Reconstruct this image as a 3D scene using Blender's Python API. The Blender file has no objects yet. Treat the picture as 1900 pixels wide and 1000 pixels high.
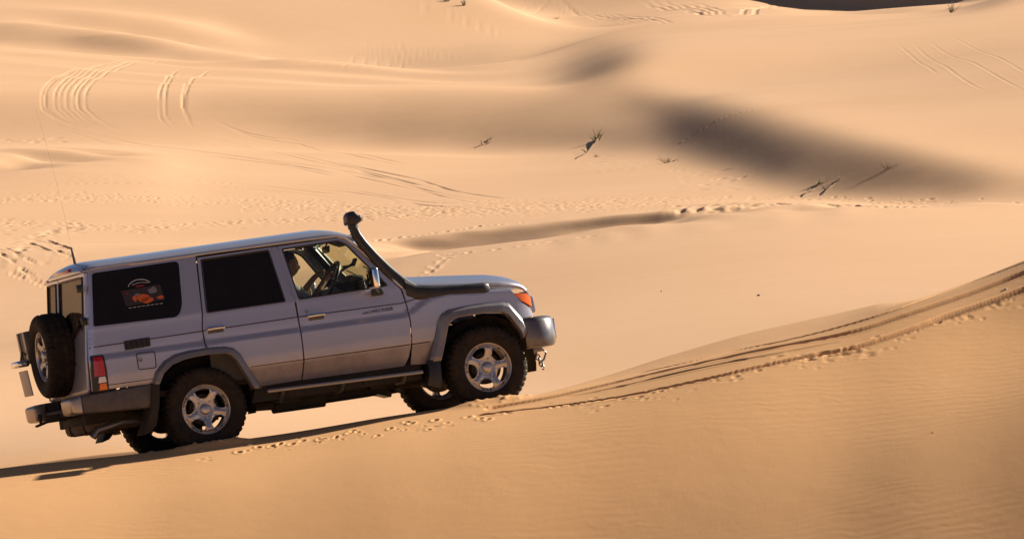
# height samples of the dune field: one row per sight column, depths as listed, in 2 mm steps, each row the change from the one before
BG_ROWS=[60,65.67,71.33,77,82.67,88.33,94,99.67,105.33,111,116.67,122.33,128,130,132,134,136,138,140,148.8,157.6,166.4,175.2,184,184.44,184.88,185.31,185.75,186.19,186.62,187.06,187.5,187.94,188.38,188.81,189.25,189.69,190.12,190.56,191,192.77,194.53,196.3,198.07,199.83,201.6,203.37,205.13,206.9,208.67,210.43,212.2,213.97,215.73,217.5,219.27,221.03,222.8,224.57,226.33,228.1,229.87,231.63,233.4,235.17,236.93,238.7,240.47,242.23,244,245.77,247.53,249.3,251.07,252.83,254.6,256.37,258.13,259.9,261.67,263.43,265.2,266.97,268.73,270.5,272.27,274.03,275.8,277.57,279.33,281.1,282.87,284.63,286.4,288.17,289.93,291.7,293.47,295.23,297,298.77,300.53,302.3,304.07,305.83,307.6,309.37,311.13,312.9,314.67,316.43,318.2,319.97,321.73,323.5,325.27,327.03,328.8,330.57,332.33,334.1,335.87,337.63,339.4,341.17,342.93,344.7,346.47,348.23,350,351.86,353.71,355.57,357.43,359.29,361.14,363,364.86,366.71,368.57,370.43,372.29,374.14,376,377.86,379.71,381.57,383.43,385.29,387.14,389,390.86,392.71,394.57,396.43,398.29,400.14,402,403.86,405.71,407.57,409.43,411.29,413.14,415,416.86,418.71,420.57,422.43,424.29,426.14,428,429.86,431.71,433.57,435.43,437.29,439.14,441,442.86,444.71,446.57,448.43,450.29,452.14,454,455.86,457.71,459.57,461.43,463.29,465.14,467,468.86,470.71,472.57,474.43,476.29,478.14,480,493.33,506.67,520,533.33,546.67,560,565,570,575,580,585,590,595,600,605,610,615,620,625,630,662.5,695,727.5,760]
FG_ROWS=(50.0,.34)
BG_STEPS=[[-2171,-2209,-2223,-2246,-2306,-2394,-2498,-2603,-2700,-2812,-2927,-3021,-3119,-3123,-3122,-3114,-3100,-3093,-3092,-3083,-3101,-3128,-3159,-3126,-3117,-3108,-3101,-3097,-3095,-3094,-3093,-3093,-3093,-3095,-3097,-3099,-3100,-3100,-3101,-3104,-3106,-3101,-3091,-3082,-3072,-3061,-3049,-3036,-3022,-3007,-2992,-2976,-2960,-2944,-2928,-2912,-2897,-2881,-2867,-2853,-2839,-2827,-2816,-2808,-2804,-2802,-2806,-2803,-2811,-2862,-2941,-2888,-2710,-2537,-2489,-2475,-2472,-2467,-2461,-2456,-2450,-2446,-2442,-2440,-2440,-2442,-2439,-2414,-2345,-2222,-2066,-1913,-1773,-1644,-1530,-1443,-1382,-1339,-1306,-1279,-1256,-1234,-1213,-1193,-1174,-1155,-1137,-1118,-1098,-1077,-1056,-1033,-1008,-983,-958,-932,-906,-880,-852,-824,-796,-768,-740,-711,-682,-653,-624,-595,-569,-548,-537,-524,-508,-486,-461,-434,-410,-389,-375,-366,-362,-364,-370,-379,-388,-398,-412,-426,-441,-455,-466,-475,-479,-479,-475,-466,-455,-443,-433,-428,-425,-419,-403,-379,-358,-350,-354,-354,-335,-299,-252,-194,-112,16,197,402,589,735,848,944,1037,1132,1230,1327,1421,1510,1591,1664,1730,1789,1842,1889,1931,1966,1994,2014,2027,2038,2050,2070,2096,2113,2124,2135,2146,2156,2165,2172,2180,2186,2192,2197,2202,2207,2212,2218,2225,2232,2240,2247,2255,2320,2996,4161],
[1,1,1,0,1,1,1,1,2,3,4,5,7,5,6,5,5,5,5,4,6,8,9,5,5,5,5,5,5,4,4,4,4,4,4,5,6,5,5,6,6,6,4,3,3,4,4,4,4,4,4,4,4,4,4,4,5,4,5,5,5,5,5,6,7,7,13,14,16,20,16,-5,46,36,29,22,20,17,14,11,9,8,7,6,6,5,4,0,-5,-4,-2,3,6,9,9,8,8,7,6,5,6,6,6,6,6,6,7,7,7,7,8,8,8,8,8,8,8,8,8,8,8,8,8,7,7,7,7,6,5,4,5,5,7,7,8,7,5,2,0,-2,-3,-3,-3,-2,-3,-4,-4,-5,-5,-4,-5,-4,-5,-5,-5,-6,-6,-6,-6,-5,-3,2,6,6,2,-3,-1,5,12,19,26,32,37,39,36,27,16,11,10,12,13,15,16,17,19,19,20,21,22,23,23,23,20,15,10,6,5,5,5,3,-3,-6,-6,-6,-6,-6,-6,-5,-6,-6,-6,-6,-6,-6,-5,-5,-6,-6,-6,-5,-6,32,69,34],
[3,2,1,0,0,1,1,2,2,4,5,7,7,8,7,6,4,5,5,5,6,7,9,5,5,4,4,4,4,4,3,3,4,4,4,4,4,5,5,5,6,6,5,5,6,5,5,6,6,6,6,6,6,7,7,7,7,8,8,8,8,8,9,9,9,11,13,13,15,20,17,-4,29,30,24,18,16,14,11,10,9,8,7,7,5,5,4,1,-4,-6,-3,3,10,12,12,12,10,9,8,8,7,7,7,7,8,8,8,9,9,9,9,10,10,10,11,10,10,11,10,10,10,10,10,10,9,9,8,7,6,5,5,7,9,11,10,8,5,0,-3,-5,-6,-6,-5,-5,-5,-6,-7,-7,-7,-8,-7,-8,-8,-8,-8,-8,-8,-9,-9,-8,-5,2,7,7,0,-4,-2,7,18,29,40,50,56,58,51,37,23,16,14,16,18,20,22,24,25,27,29,30,32,33,34,31,26,19,12,8,6,6,7,2,-6,-8,-9,-8,-9,-9,-9,-9,-9,-8,-9,-8,-8,-8,-9,-9,-8,-8,-9,-9,-8,47,103,50],
[4,4,1,1,2,1,3,3,4,5,5,6,9,9,9,7,5,5,6,5,6,7,8,5,5,5,4,4,3,2,3,3,3,3,3,4,4,3,3,4,5,5,4,5,4,5,5,5,5,5,6,6,6,6,6,7,7,7,7,8,8,9,9,9,11,12,13,14,16,20,19,-1,11,25,17,14,13,12,11,10,8,8,7,6,6,5,3,1,-3,-6,-4,3,8,12,12,11,10,8,7,7,7,7,6,7,6,7,7,7,7,7,8,9,9,9,8,8,8,8,8,8,8,8,8,8,8,7,6,4,3,3,4,6,8,9,9,6,0,-4,-7,-6,-7,-7,-7,-6,-6,-7,-7,-7,-8,-7,-8,-8,-8,-8,-8,-8,-9,-9,-10,-8,-4,2,6,4,-1,-5,-3,7,19,32,45,55,59,58,50,36,23,15,14,14,17,19,21,23,25,26,27,30,31,33,32,29,21,14,8,4,4,4,3,-1,-6,-10,-9,-10,-9,-9,-9,-9,-9,-10,-9,-10,-10,-10,-9,-9,-10,-10,-9,-9,-10,48,104,63],
[5,4,2,0,1,2,2,3,4,6,7,7,11,9,9,7,6,6,6,5,6,6,8,4,4,3,3,3,3,2,2,2,2,2,2,3,3,3,3,3,4,4,4,4,5,4,5,4,5,5,5,5,6,5,6,6,6,7,7,7,8,8,8,9,10,12,14,14,17,21,20,5,-2,18,13,12,11,9,8,8,8,7,6,6,5,5,4,2,-1,-4,-4,1,7,10,10,9,7,7,6,4,4,4,5,4,5,4,5,4,5,5,6,5,6,6,6,5,5,5,6,6,6,5,5,4,4,3,2,1,-1,-1,0,3,6,7,5,0,-5,-8,-8,-8,-8,-8,-8,-8,-8,-8,-8,-9,-8,-9,-8,-8,-8,-9,-9,-10,-9,-9,-9,-8,-3,2,4,1,-4,-6,-3,6,18,35,50,58,58,52,43,32,20,13,11,11,13,15,18,20,22,24,25,26,28,29,27,21,14,7,3,2,0,0,-2,-4,-8,-9,-9,-9,-10,-10,-10,-10,-10,-9,-10,-9,-9,-9,-10,-10,-9,-9,-10,-10,-9,45,97,244],
[6,5,3,1,1,1,3,4,5,6,6,7,10,11,10,9,7,6,6,6,5,7,8,5,3,4,3,3,2,2,1,2,2,2,2,2,2,3,3,3,3,3,4,4,3,4,3,4,4,4,4,5,5,6,6,6,7,6,7,8,7,8,9,10,11,12,13,16,17,22,23,10,-12,13,10,10,9,9,8,8,8,7,6,5,5,4,4,2,-1,-4,-3,1,6,8,9,7,6,4,3,3,2,2,2,2,2,3,2,3,2,3,3,4,3,3,2,2,2,2,2,2,2,2,2,2,1,1,0,-2,-3,-3,0,2,4,4,1,-6,-10,-11,-9,-9,-8,-8,-8,-9,-9,-9,-8,-8,-8,-8,-9,-9,-9,-9,-9,-9,-10,-10,-8,-6,-2,1,1,-3,-6,-7,-3,6,21,37,52,58,54,46,36,26,18,12,9,9,10,13,15,17,18,20,22,24,26,25,21,14,7,3,1,-1,-1,-4,-5,-8,-10,-10,-10,-10,-9,-9,-10,-10,-9,-10,-9,-10,-10,-10,-10,-10,-10,-10,-9,-10,-10,42,88,83],
[7,5,2,1,2,3,4,5,5,7,8,7,12,11,10,9,7,6,6,5,6,6,7,3,4,3,3,2,2,1,2,1,1,2,1,2,2,2,2,2,3,3,3,3,3,3,4,4,3,4,4,4,4,4,5,5,5,6,7,7,8,8,8,9,10,11,12,13,15,20,24,12,-24,8,9,9,9,7,7,8,7,7,6,5,5,5,3,2,-1,-3,-3,-1,4,7,7,6,4,3,2,1,1,1,1,1,1,1,1,0,1,1,1,2,2,1,0,0,0,0,1,1,0,1,0,0,-1,-2,-4,-5,-6,-4,-2,2,4,2,-5,-10,-13,-12,-9,-8,-8,-9,-9,-9,-8,-8,-9,-9,-9,-9,-9,-8,-9,-9,-10,-10,-9,-9,-8,-5,-3,-2,-3,-5,-8,-8,-3,8,22,41,55,56,48,37,30,22,16,11,7,7,8,10,12,15,17,18,20,22,23,21,15,7,2,0,-1,-1,-4,-6,-9,-10,-10,-10,-10,-10,-10,-10,-9,-9,-10,-10,-10,-10,-10,-10,-9,-9,-10,-10,-10,-10,-9,39,83,9],
[7,6,3,0,2,2,3,4,6,8,8,7,11,11,11,10,7,7,7,6,6,6,7,4,3,2,3,2,2,2,1,2,1,2,2,2,2,1,1,2,2,2,2,2,3,3,3,3,4,3,4,4,4,5,5,5,6,6,6,6,7,7,8,8,9,9,9,10,11,16,25,12,-45,3,9,10,8,6,6,7,8,6,6,5,4,4,4,2,0,-2,-3,0,3,5,6,4,3,1,0,0,0,0,0,0,0,-1,-1,-1,-1,0,0,0,-1,-1,-2,-2,-2,-1,-2,-2,-1,-2,-2,-3,-3,-4,-6,-7,-7,-5,-2,1,1,-3,-9,-14,-14,-10,-8,-8,-9,-9,-9,-9,-9,-9,-9,-8,-9,-9,-9,-10,-9,-9,-10,-9,-10,-9,-8,-6,-3,-3,-5,-8,-10,-10,-2,9,26,43,53,51,40,30,23,18,13,8,6,4,5,8,10,12,14,16,18,20,19,16,8,1,-1,-2,-2,-4,-6,-9,-11,-12,-10,-10,-10,-10,-10,-10,-10,-10,-10,-10,-10,-10,-10,-10,-10,-10,-10,-10,-10,-9,-10,38,82,0],
[7,5,2,1,1,2,4,6,6,8,9,7,12,12,11,9,8,7,7,6,6,7,6,4,3,3,2,2,1,1,1,1,1,2,0,2,1,2,2,2,2,2,3,3,2,2,2,2,3,4,3,4,4,4,4,5,5,6,6,6,6,7,7,8,8,9,8,8,9,13,24,11,-29,-3,8,9,7,5,5,7,7,6,5,5,5,4,3,2,1,-2,-2,-1,2,5,4,4,2,1,0,-1,-1,-2,-1,-1,-1,-2,-2,-2,-2,-2,-1,-1,-1,-3,-3,-3,-3,-3,-2,-2,-3,-3,-4,-4,-5,-7,-7,-9,-8,-6,-2,0,-1,-7,-14,-16,-13,-9,-8,-8,-9,-9,-9,-9,-9,-9,-9,-10,-9,-9,-9,-9,-10,-10,-10,-11,-10,-10,-9,-8,-6,-6,-8,-11,-14,-10,-2,11,28,44,51,44,31,23,19,15,11,8,4,3,4,5,8,11,12,14,16,17,17,10,3,-2,-3,-3,-4,-6,-9,-11,-13,-13,-11,-10,-9,-9,-10,-10,-10,-10,-10,-9,-9,-9,-9,-9,-10,-10,-9,-9,-10,-10,-10,35,81,0],
[8,7,3,1,2,2,4,5,7,8,10,8,11,11,10,10,8,7,7,6,6,6,7,3,3,3,2,2,2,1,2,1,1,1,1,1,1,1,1,1,2,2,2,2,2,2,3,3,2,3,4,3,4,4,4,5,5,5,6,7,7,7,8,8,8,8,8,8,7,12,25,15,-3,-12,6,8,5,1,4,7,7,6,4,4,4,4,3,2,0,-1,-2,-1,1,3,4,3,1,0,-1,-1,-2,-1,-2,-2,-3,-2,-3,-3,-2,-2,-2,-3,-4,-4,-5,-5,-4,-3,-3,-3,-4,-4,-5,-5,-6,-8,-10,-10,-9,-5,-2,-1,-5,-12,-15,-15,-12,-9,-8,-9,-9,-9,-10,-9,-10,-10,-10,-9,-10,-10,-10,-10,-10,-11,-10,-10,-11,-11,-11,-10,-9,-8,-10,-15,-16,-12,-1,13,30,43,45,35,23,16,13,12,9,6,3,1,1,3,7,8,11,13,15,16,13,7,-1,-4,-5,-5,-7,-9,-11,-12,-13,-12,-11,-9,-10,-10,-9,-9,-9,-9,-9,-9,-10,-9,-9,-9,-9,-9,-9,-9,-9,-9,-9,33,77,0],
[7,6,3,1,1,3,4,5,7,8,10,8,11,10,10,9,8,7,6,6,6,6,6,3,3,2,2,2,1,1,1,1,1,2,0,1,2,1,2,1,1,2,1,2,2,2,2,2,3,2,2,3,3,4,4,4,5,5,5,5,6,7,7,7,8,8,9,8,8,13,24,21,9,-22,5,3,1,-2,3,8,6,4,3,3,3,3,3,2,1,-1,-2,-2,1,3,3,2,1,-1,-2,-2,-2,-3,-2,-2,-2,-4,-4,-3,-4,-2,-2,-3,-4,-6,-5,-5,-5,-4,-4,-5,-4,-5,-5,-7,-8,-10,-11,-10,-9,-5,-3,-2,-8,-14,-16,-14,-10,-8,-8,-9,-10,-10,-9,-10,-10,-10,-10,-10,-10,-10,-11,-11,-11,-11,-11,-12,-12,-12,-13,-12,-11,-11,-14,-17,-18,-12,-1,14,31,42,38,27,17,12,10,8,7,4,1,-2,-1,2,4,8,9,11,12,13,10,3,-2,-5,-6,-8,-9,-11,-12,-13,-13,-12,-9,-8,-8,-8,-8,-8,-8,-9,-8,-9,-8,-9,-9,-9,-8,-9,-9,-9,-8,-9,-10,27,70,0],
[8,6,2,0,2,2,4,6,6,9,10,8,10,10,9,9,9,7,8,7,6,5,5,3,3,2,2,1,1,1,1,1,1,1,0,0,1,1,1,2,2,2,2,1,2,2,2,2,2,3,3,3,3,3,4,4,4,4,5,5,6,6,6,7,7,8,9,9,8,13,23,28,-12,-28,0,-2,-5,-5,5,7,6,3,3,3,3,3,3,2,1,0,-2,-1,0,1,2,1,0,-1,-2,-3,-3,-2,-3,-3,-4,-4,-4,-4,-3,-3,-3,-4,-5,-6,-7,-6,-5,-5,-5,-4,-5,-7,-8,-9,-10,-11,-12,-11,-8,-4,-2,-5,-11,-15,-17,-14,-10,-8,-9,-10,-11,-11,-11,-10,-10,-10,-10,-11,-11,-12,-11,-12,-12,-12,-12,-12,-12,-13,-13,-14,-13,-13,-16,-21,-21,-14,-1,16,32,39,33,20,11,6,5,6,6,3,-1,-3,-3,0,3,5,8,10,12,11,7,1,-4,-5,-7,-9,-12,-13,-12,-11,-11,-10,-9,-8,-8,-8,-8,-8,-8,-7,-8,-8,-8,-8,-8,-8,-8,-7,-8,-8,-8,-8,-8,22,58,0],
[7,6,3,1,1,2,4,6,8,8,10,9,10,10,9,9,8,8,7,7,6,6,6,3,2,3,2,2,1,1,2,1,0,1,0,1,1,1,1,1,1,1,1,2,2,2,2,2,2,2,2,2,3,3,3,3,4,4,4,5,5,5,6,7,8,8,10,9,11,15,24,34,-8,-34,-7,-11,-12,-9,6,8,3,2,2,3,3,3,2,2,1,0,-1,-1,0,2,1,1,-1,-2,-2,-3,-3,-3,-3,-4,-4,-4,-5,-5,-4,-4,-4,-5,-6,-7,-7,-6,-5,-5,-5,-5,-6,-7,-8,-10,-12,-12,-12,-11,-8,-5,-4,-8,-14,-17,-16,-14,-10,-9,-10,-12,-12,-12,-12,-12,-12,-12,-12,-12,-12,-12,-13,-13,-13,-13,-13,-13,-13,-14,-15,-14,-13,-15,-19,-23,-23,-14,0,17,32,36,26,15,7,1,1,4,5,2,-2,-4,-4,-1,2,5,7,8,10,8,4,-1,-4,-5,-8,-10,-11,-11,-11,-11,-10,-9,-7,-7,-7,-7,-7,-7,-7,-7,-7,-7,-7,-7,-7,-7,-7,-7,-7,-7,-7,-6,-9,14,45,0],
[7,6,4,1,1,3,4,5,7,9,10,10,9,8,9,9,9,8,7,6,6,6,5,3,3,2,1,1,1,1,1,1,1,1,0,1,1,1,1,1,2,1,2,1,1,1,1,2,2,2,2,3,2,3,3,3,3,4,4,5,4,6,6,6,7,9,10,11,14,18,22,36,8,-42,-9,-19,-23,-6,12,7,3,1,2,3,4,3,3,2,1,0,-2,-2,0,0,1,0,-1,-2,-3,-3,-3,-4,-4,-4,-5,-5,-4,-4,-3,-3,-4,-5,-8,-8,-7,-7,-6,-6,-5,-6,-7,-8,-11,-11,-12,-13,-12,-11,-8,-5,-5,-9,-14,-16,-15,-12,-10,-10,-12,-13,-13,-13,-13,-13,-13,-13,-14,-14,-14,-14,-13,-13,-14,-14,-14,-14,-14,-14,-14,-14,-13,-15,-22,-28,-26,-17,-1,17,30,31,21,11,3,-3,-2,3,4,1,-4,-7,-5,-2,1,4,6,8,8,7,1,-4,-5,-6,-7,-9,-11,-11,-10,-9,-8,-7,-6,-6,-6,-6,-6,-6,-6,-6,-6,-6,-6,-6,-6,-6,-6,-6,-6,-6,-6,-6,-7,9,31,0],
[7,7,3,2,1,2,4,6,7,9,11,11,8,8,8,8,9,8,8,7,6,6,5,3,2,2,2,1,1,1,1,1,1,1,1,1,1,1,1,1,1,2,1,1,1,2,2,1,1,1,2,2,2,2,2,3,3,3,3,3,5,4,5,5,6,8,10,12,16,16,18,33,22,-47,-21,-22,-36,0,14,6,0,0,2,3,3,3,2,2,1,0,-1,-1,-1,1,1,0,-1,-2,-3,-3,-3,-3,-4,-4,-5,-5,-5,-4,-4,-4,-5,-7,-8,-8,-8,-6,-6,-5,-5,-6,-8,-11,-12,-13,-14,-13,-13,-10,-8,-5,-7,-11,-14,-15,-15,-13,-10,-11,-14,-15,-15,-14,-14,-15,-15,-15,-14,-14,-14,-14,-15,-15,-15,-15,-15,-15,-15,-15,-14,-12,-13,-18,-24,-29,-28,-16,0,16,28,26,15,5,-4,-9,-6,1,3,1,-4,-7,-5,-3,1,2,5,6,6,3,-2,-6,-7,-7,-8,-9,-10,-9,-9,-7,-6,-5,-6,-5,-5,-5,-5,-5,-5,-5,-5,-5,-5,-5,-5,-4,-5,-5,-5,-5,-5,-5,-7,3,21,0],
[7,6,4,1,1,2,4,6,7,9,10,11,8,8,8,9,9,8,8,7,6,5,5,3,3,1,1,1,1,2,2,1,2,1,1,1,1,1,1,1,1,1,1,2,1,1,1,2,2,2,2,1,2,2,2,2,2,3,3,4,3,4,4,5,6,7,7,9,12,12,14,27,31,-13,-43,-27,-46,6,10,2,-1,-1,1,2,3,3,3,2,2,0,0,-1,-1,0,0,-1,-1,-3,-3,-4,-4,-4,-4,-5,-5,-6,-5,-5,-4,-5,-6,-8,-9,-9,-8,-7,-6,-5,-5,-6,-9,-12,-13,-14,-13,-13,-12,-10,-7,-5,-8,-12,-15,-16,-14,-12,-12,-13,-15,-16,-16,-16,-16,-15,-15,-15,-16,-16,-16,-16,-16,-16,-16,-16,-16,-15,-16,-15,-14,-13,-14,-19,-27,-30,-26,-15,-1,14,23,19,8,-4,-14,-17,-8,1,3,-1,-7,-8,-6,-3,-1,2,4,6,5,2,-3,-7,-8,-8,-8,-9,-8,-8,-6,-6,-5,-5,-4,-4,-4,-4,-4,-4,-4,-4,-4,-4,-4,-4,-4,-4,-4,-4,-4,-4,-4,-4,-6,0,11,0],
[6,6,4,2,1,3,4,6,7,9,11,12,8,8,7,8,8,9,8,8,6,5,5,3,2,2,2,1,1,1,1,0,1,1,1,1,2,1,1,1,1,1,1,1,2,1,1,1,1,1,1,1,1,1,2,2,2,2,3,2,3,4,4,5,5,5,6,7,7,7,10,21,30,14,-47,-42,-47,16,5,0,-4,-3,1,3,2,2,2,2,1,0,-1,-2,-1,-1,0,0,-2,-2,-4,-4,-4,-4,-4,-5,-5,-5,-5,-4,-5,-4,-6,-8,-9,-9,-7,-7,-5,-5,-6,-8,-12,-14,-15,-14,-13,-13,-11,-9,-7,-7,-9,-14,-16,-16,-15,-13,-12,-14,-16,-17,-16,-16,-16,-17,-17,-17,-16,-16,-16,-16,-16,-16,-16,-17,-17,-17,-16,-15,-13,-12,-15,-21,-27,-28,-22,-12,0,13,19,13,-3,-18,-27,-25,-11,1,2,-2,-8,-9,-7,-3,-1,2,3,4,4,1,-3,-6,-7,-8,-9,-8,-6,-5,-5,-4,-4,-3,-3,-3,-3,-3,-3,-3,-3,-3,-3,-3,-3,-3,-3,-4,-3,-3,-3,-3,-3,-4,-3,-1,6,6],
[7,7,4,2,0,2,4,6,8,10,11,12,9,9,9,8,9,8,8,7,5,6,5,3,2,2,1,1,1,1,1,1,1,1,1,1,1,1,1,1,1,1,1,1,0,1,1,1,1,1,1,1,2,1,1,1,2,2,2,3,3,2,3,3,4,5,4,6,6,6,9,16,29,26,-43,-52,-19,13,-2,-7,-7,-4,0,2,2,1,1,1,0,0,-1,-1,-1,0,0,-1,-2,-3,-3,-3,-3,-4,-5,-5,-6,-6,-5,-5,-4,-6,-7,-9,-10,-9,-8,-6,-5,-5,-6,-10,-14,-16,-15,-13,-13,-12,-10,-8,-7,-7,-11,-15,-16,-16,-15,-13,-13,-16,-17,-17,-17,-17,-17,-16,-16,-17,-17,-17,-17,-17,-17,-17,-17,-17,-18,-17,-17,-15,-14,-14,-17,-23,-27,-26,-18,-10,-1,11,15,4,-15,-31,-39,-29,-11,-1,1,-6,-10,-10,-7,-4,-1,0,2,3,2,0,-3,-5,-6,-7,-7,-7,-6,-5,-4,-3,-2,-2,-2,-3,-2,-2,-3,-2,-3,-3,-2,-2,-2,-2,-2,-2,-2,-3,-2,-2,-2,-2,-2,1,4,4],
[6,6,4,2,1,2,4,6,7,9,11,12,10,9,9,9,9,10,8,8,6,5,5,3,3,2,2,1,1,2,1,1,2,1,1,1,1,1,1,1,1,1,1,0,1,1,0,0,0,1,0,1,0,1,1,1,1,1,1,1,2,3,3,4,4,3,5,6,7,6,10,16,32,20,-27,-44,-3,9,-7,-15,-12,-4,1,1,1,1,1,1,1,-1,-1,-1,-1,-1,-1,-1,-2,-3,-4,-4,-4,-4,-5,-6,-6,-5,-5,-4,-4,-5,-8,-10,-10,-8,-7,-5,-5,-4,-7,-12,-16,-16,-14,-13,-13,-12,-10,-8,-6,-9,-13,-16,-18,-17,-16,-14,-14,-16,-17,-17,-17,-17,-17,-17,-17,-16,-17,-17,-17,-17,-17,-18,-18,-18,-17,-18,-17,-17,-15,-14,-17,-23,-26,-24,-17,-10,-1,9,11,-5,-27,-42,-42,-29,-11,-1,-2,-8,-13,-11,-8,-5,-2,0,2,2,2,-1,-3,-4,-5,-6,-6,-5,-4,-3,-2,-2,-1,-1,-1,-1,-2,-2,-1,-2,-1,-1,-2,-2,-2,-2,-2,-1,-2,-1,-2,-2,-2,-1,1,5,4,1],
[6,6,5,2,0,3,4,6,8,9,11,13,11,10,9,9,10,9,9,7,7,5,5,3,2,2,1,2,1,1,1,0,2,1,1,1,1,1,0,0,1,1,1,1,1,0,1,1,1,0,1,1,1,1,1,1,1,1,1,2,1,2,2,2,2,3,4,6,6,8,13,20,34,10,-11,-22,3,2,-15,-24,-17,-5,1,1,0,0,1,1,0,0,-1,-2,-1,-1,0,-1,-2,-3,-3,-3,-4,-4,-5,-5,-5,-6,-5,-4,-4,-6,-9,-10,-10,-8,-6,-5,-4,-5,-9,-16,-19,-17,-13,-12,-11,-11,-10,-8,-7,-9,-13,-17,-17,-17,-16,-14,-15,-16,-18,-17,-16,-17,-17,-17,-17,-17,-17,-17,-17,-17,-17,-17,-17,-17,-18,-18,-18,-16,-16,-16,-19,-22,-25,-22,-16,-9,1,12,8,-14,-36,-47,-42,-25,-9,-1,-5,-12,-15,-13,-9,-5,-3,-1,0,2,0,-2,-3,-3,-3,-3,-4,-3,-3,-2,-1,-1,-1,-1,-1,-1,-1,-1,-1,-1,-1,-1,-1,-1,-1,-1,-1,-1,-1,-1,-1,-1,-1,-1,5,12,7,1],
[6,6,4,2,1,2,4,6,7,10,12,13,12,11,11,10,10,9,9,8,6,6,4,3,2,2,1,1,1,2,1,1,2,0,0,2,1,1,1,1,1,0,1,1,1,1,1,0,0,0,0,0,0,0,0,0,0,1,1,0,1,1,2,2,3,3,3,4,6,9,13,22,27,5,0,0,10,-3,-28,-30,-19,-3,1,0,-1,-1,0,0,0,0,-1,-1,-2,0,-1,-2,-2,-3,-4,-4,-4,-5,-5,-6,-6,-5,-4,-4,-5,-7,-9,-11,-9,-8,-5,-4,-4,-7,-13,-19,-19,-14,-12,-11,-12,-10,-9,-8,-8,-12,-15,-17,-18,-17,-16,-15,-14,-16,-17,-17,-17,-16,-16,-17,-17,-17,-17,-17,-17,-17,-18,-17,-18,-18,-18,-18,-18,-18,-16,-17,-19,-24,-24,-21,-16,-7,6,16,6,-21,-43,-47,-37,-20,-5,-2,-8,-15,-17,-14,-9,-6,-3,-1,0,0,0,-1,-3,-3,-3,-3,-2,-3,-2,-1,-1,-1,-1,0,-1,-1,-1,-1,-1,-1,-1,-1,-1,0,0,0,0,-1,-1,-1,0,0,-1,-1,10,22,13,2],
[6,6,5,2,0,2,4,6,8,9,12,13,12,12,11,11,10,10,9,8,7,6,5,3,3,2,2,1,1,2,1,1,1,-1,1,1,1,1,1,1,0,1,1,1,0,1,0,1,1,1,0,0,0,0,0,0,0,0,0,1,1,1,1,2,1,2,3,3,3,4,8,13,10,1,8,15,15,-7,-35,-32,-18,-1,0,-3,-3,-1,-1,0,0,-1,-2,-2,-1,-2,-1,-1,-2,-3,-3,-4,-4,-4,-5,-6,-6,-5,-5,-4,-5,-7,-11,-11,-9,-6,-5,-4,-4,-9,-17,-21,-18,-14,-11,-11,-11,-10,-8,-7,-9,-13,-17,-18,-17,-18,-15,-14,-15,-16,-17,-17,-16,-16,-17,-16,-16,-17,-16,-17,-17,-17,-17,-18,-17,-18,-18,-18,-18,-18,-18,-19,-22,-25,-26,-23,-14,-1,16,23,4,-27,-46,-47,-32,-13,-2,-2,-10,-18,-18,-14,-10,-7,-4,-2,0,0,-1,-3,-3,-3,-3,-2,-2,-1,-1,-1,-1,0,0,0,0,0,0,0,0,0,0,0,0,0,-1,0,0,0,0,0,-1,0,0,0,16,35,99,1],
[6,5,4,3,1,3,4,6,7,10,12,13,14,13,13,11,10,10,10,9,7,5,4,3,2,2,1,1,1,1,0,1,1,-2,1,1,1,1,1,1,1,1,0,0,1,0,0,0,0,-1,0,0,0,-1,-1,0,-1,-1,0,-1,0,0,0,0,1,1,1,1,1,3,5,6,3,1,10,22,23,-18,-35,-31,-12,1,-2,-3,-3,-2,-1,-1,-1,-2,-1,-2,-2,-1,-1,-1,-2,-3,-3,-4,-4,-5,-5,-5,-5,-5,-3,-3,-5,-9,-11,-11,-8,-6,-4,-3,-6,-13,-21,-22,-16,-11,-10,-11,-10,-10,-8,-8,-10,-15,-19,-19,-19,-17,-16,-13,-14,-16,-16,-16,-17,-17,-16,-16,-17,-16,-17,-16,-17,-17,-17,-17,-17,-17,-17,-18,-18,-19,-20,-20,-24,-26,-27,-22,-10,8,27,27,-2,-35,-49,-45,-29,-10,-1,-4,-12,-19,-19,-15,-10,-7,-5,-2,-2,-1,-1,-2,-3,-2,-2,-2,-2,-1,-1,-1,0,0,0,0,0,0,0,0,0,0,0,0,0,0,0,-1,0,0,0,0,0,0,0,0,23,48,272,2],
[5,5,4,2,0,2,4,6,8,9,12,14,14,14,13,12,11,11,10,8,7,6,5,2,3,2,2,1,2,2,1,1,1,-1,2,1,1,0,0,0,1,1,1,1,0,0,1,0,0,0,0,-1,-1,0,0,-1,-1,-1,-1,0,-1,-1,0,0,0,0,1,0,0,2,4,5,1,3,13,25,25,-27,-30,-26,-6,2,-5,-6,-4,-3,-2,-1,-1,-1,-2,-2,-2,-1,-1,-1,-3,-3,-4,-3,-4,-5,-6,-6,-6,-4,-4,-4,-6,-10,-12,-10,-7,-4,-3,-3,-8,-16,-22,-19,-13,-9,-9,-10,-10,-8,-7,-7,-11,-19,-22,-22,-19,-18,-14,-12,-13,-16,-17,-16,-16,-16,-16,-17,-16,-17,-16,-17,-16,-17,-16,-17,-18,-17,-18,-18,-19,-20,-20,-23,-26,-28,-27,-19,-6,15,33,25,-9,-40,-52,-45,-27,-8,-2,-6,-14,-19,-19,-16,-12,-8,-5,-3,-1,-2,-2,-2,-3,-3,-2,-2,-1,-1,0,0,0,0,1,0,0,0,0,0,0,0,0,0,0,0,0,1,0,0,0,0,1,0,0,0,30,63,173,2],
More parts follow.
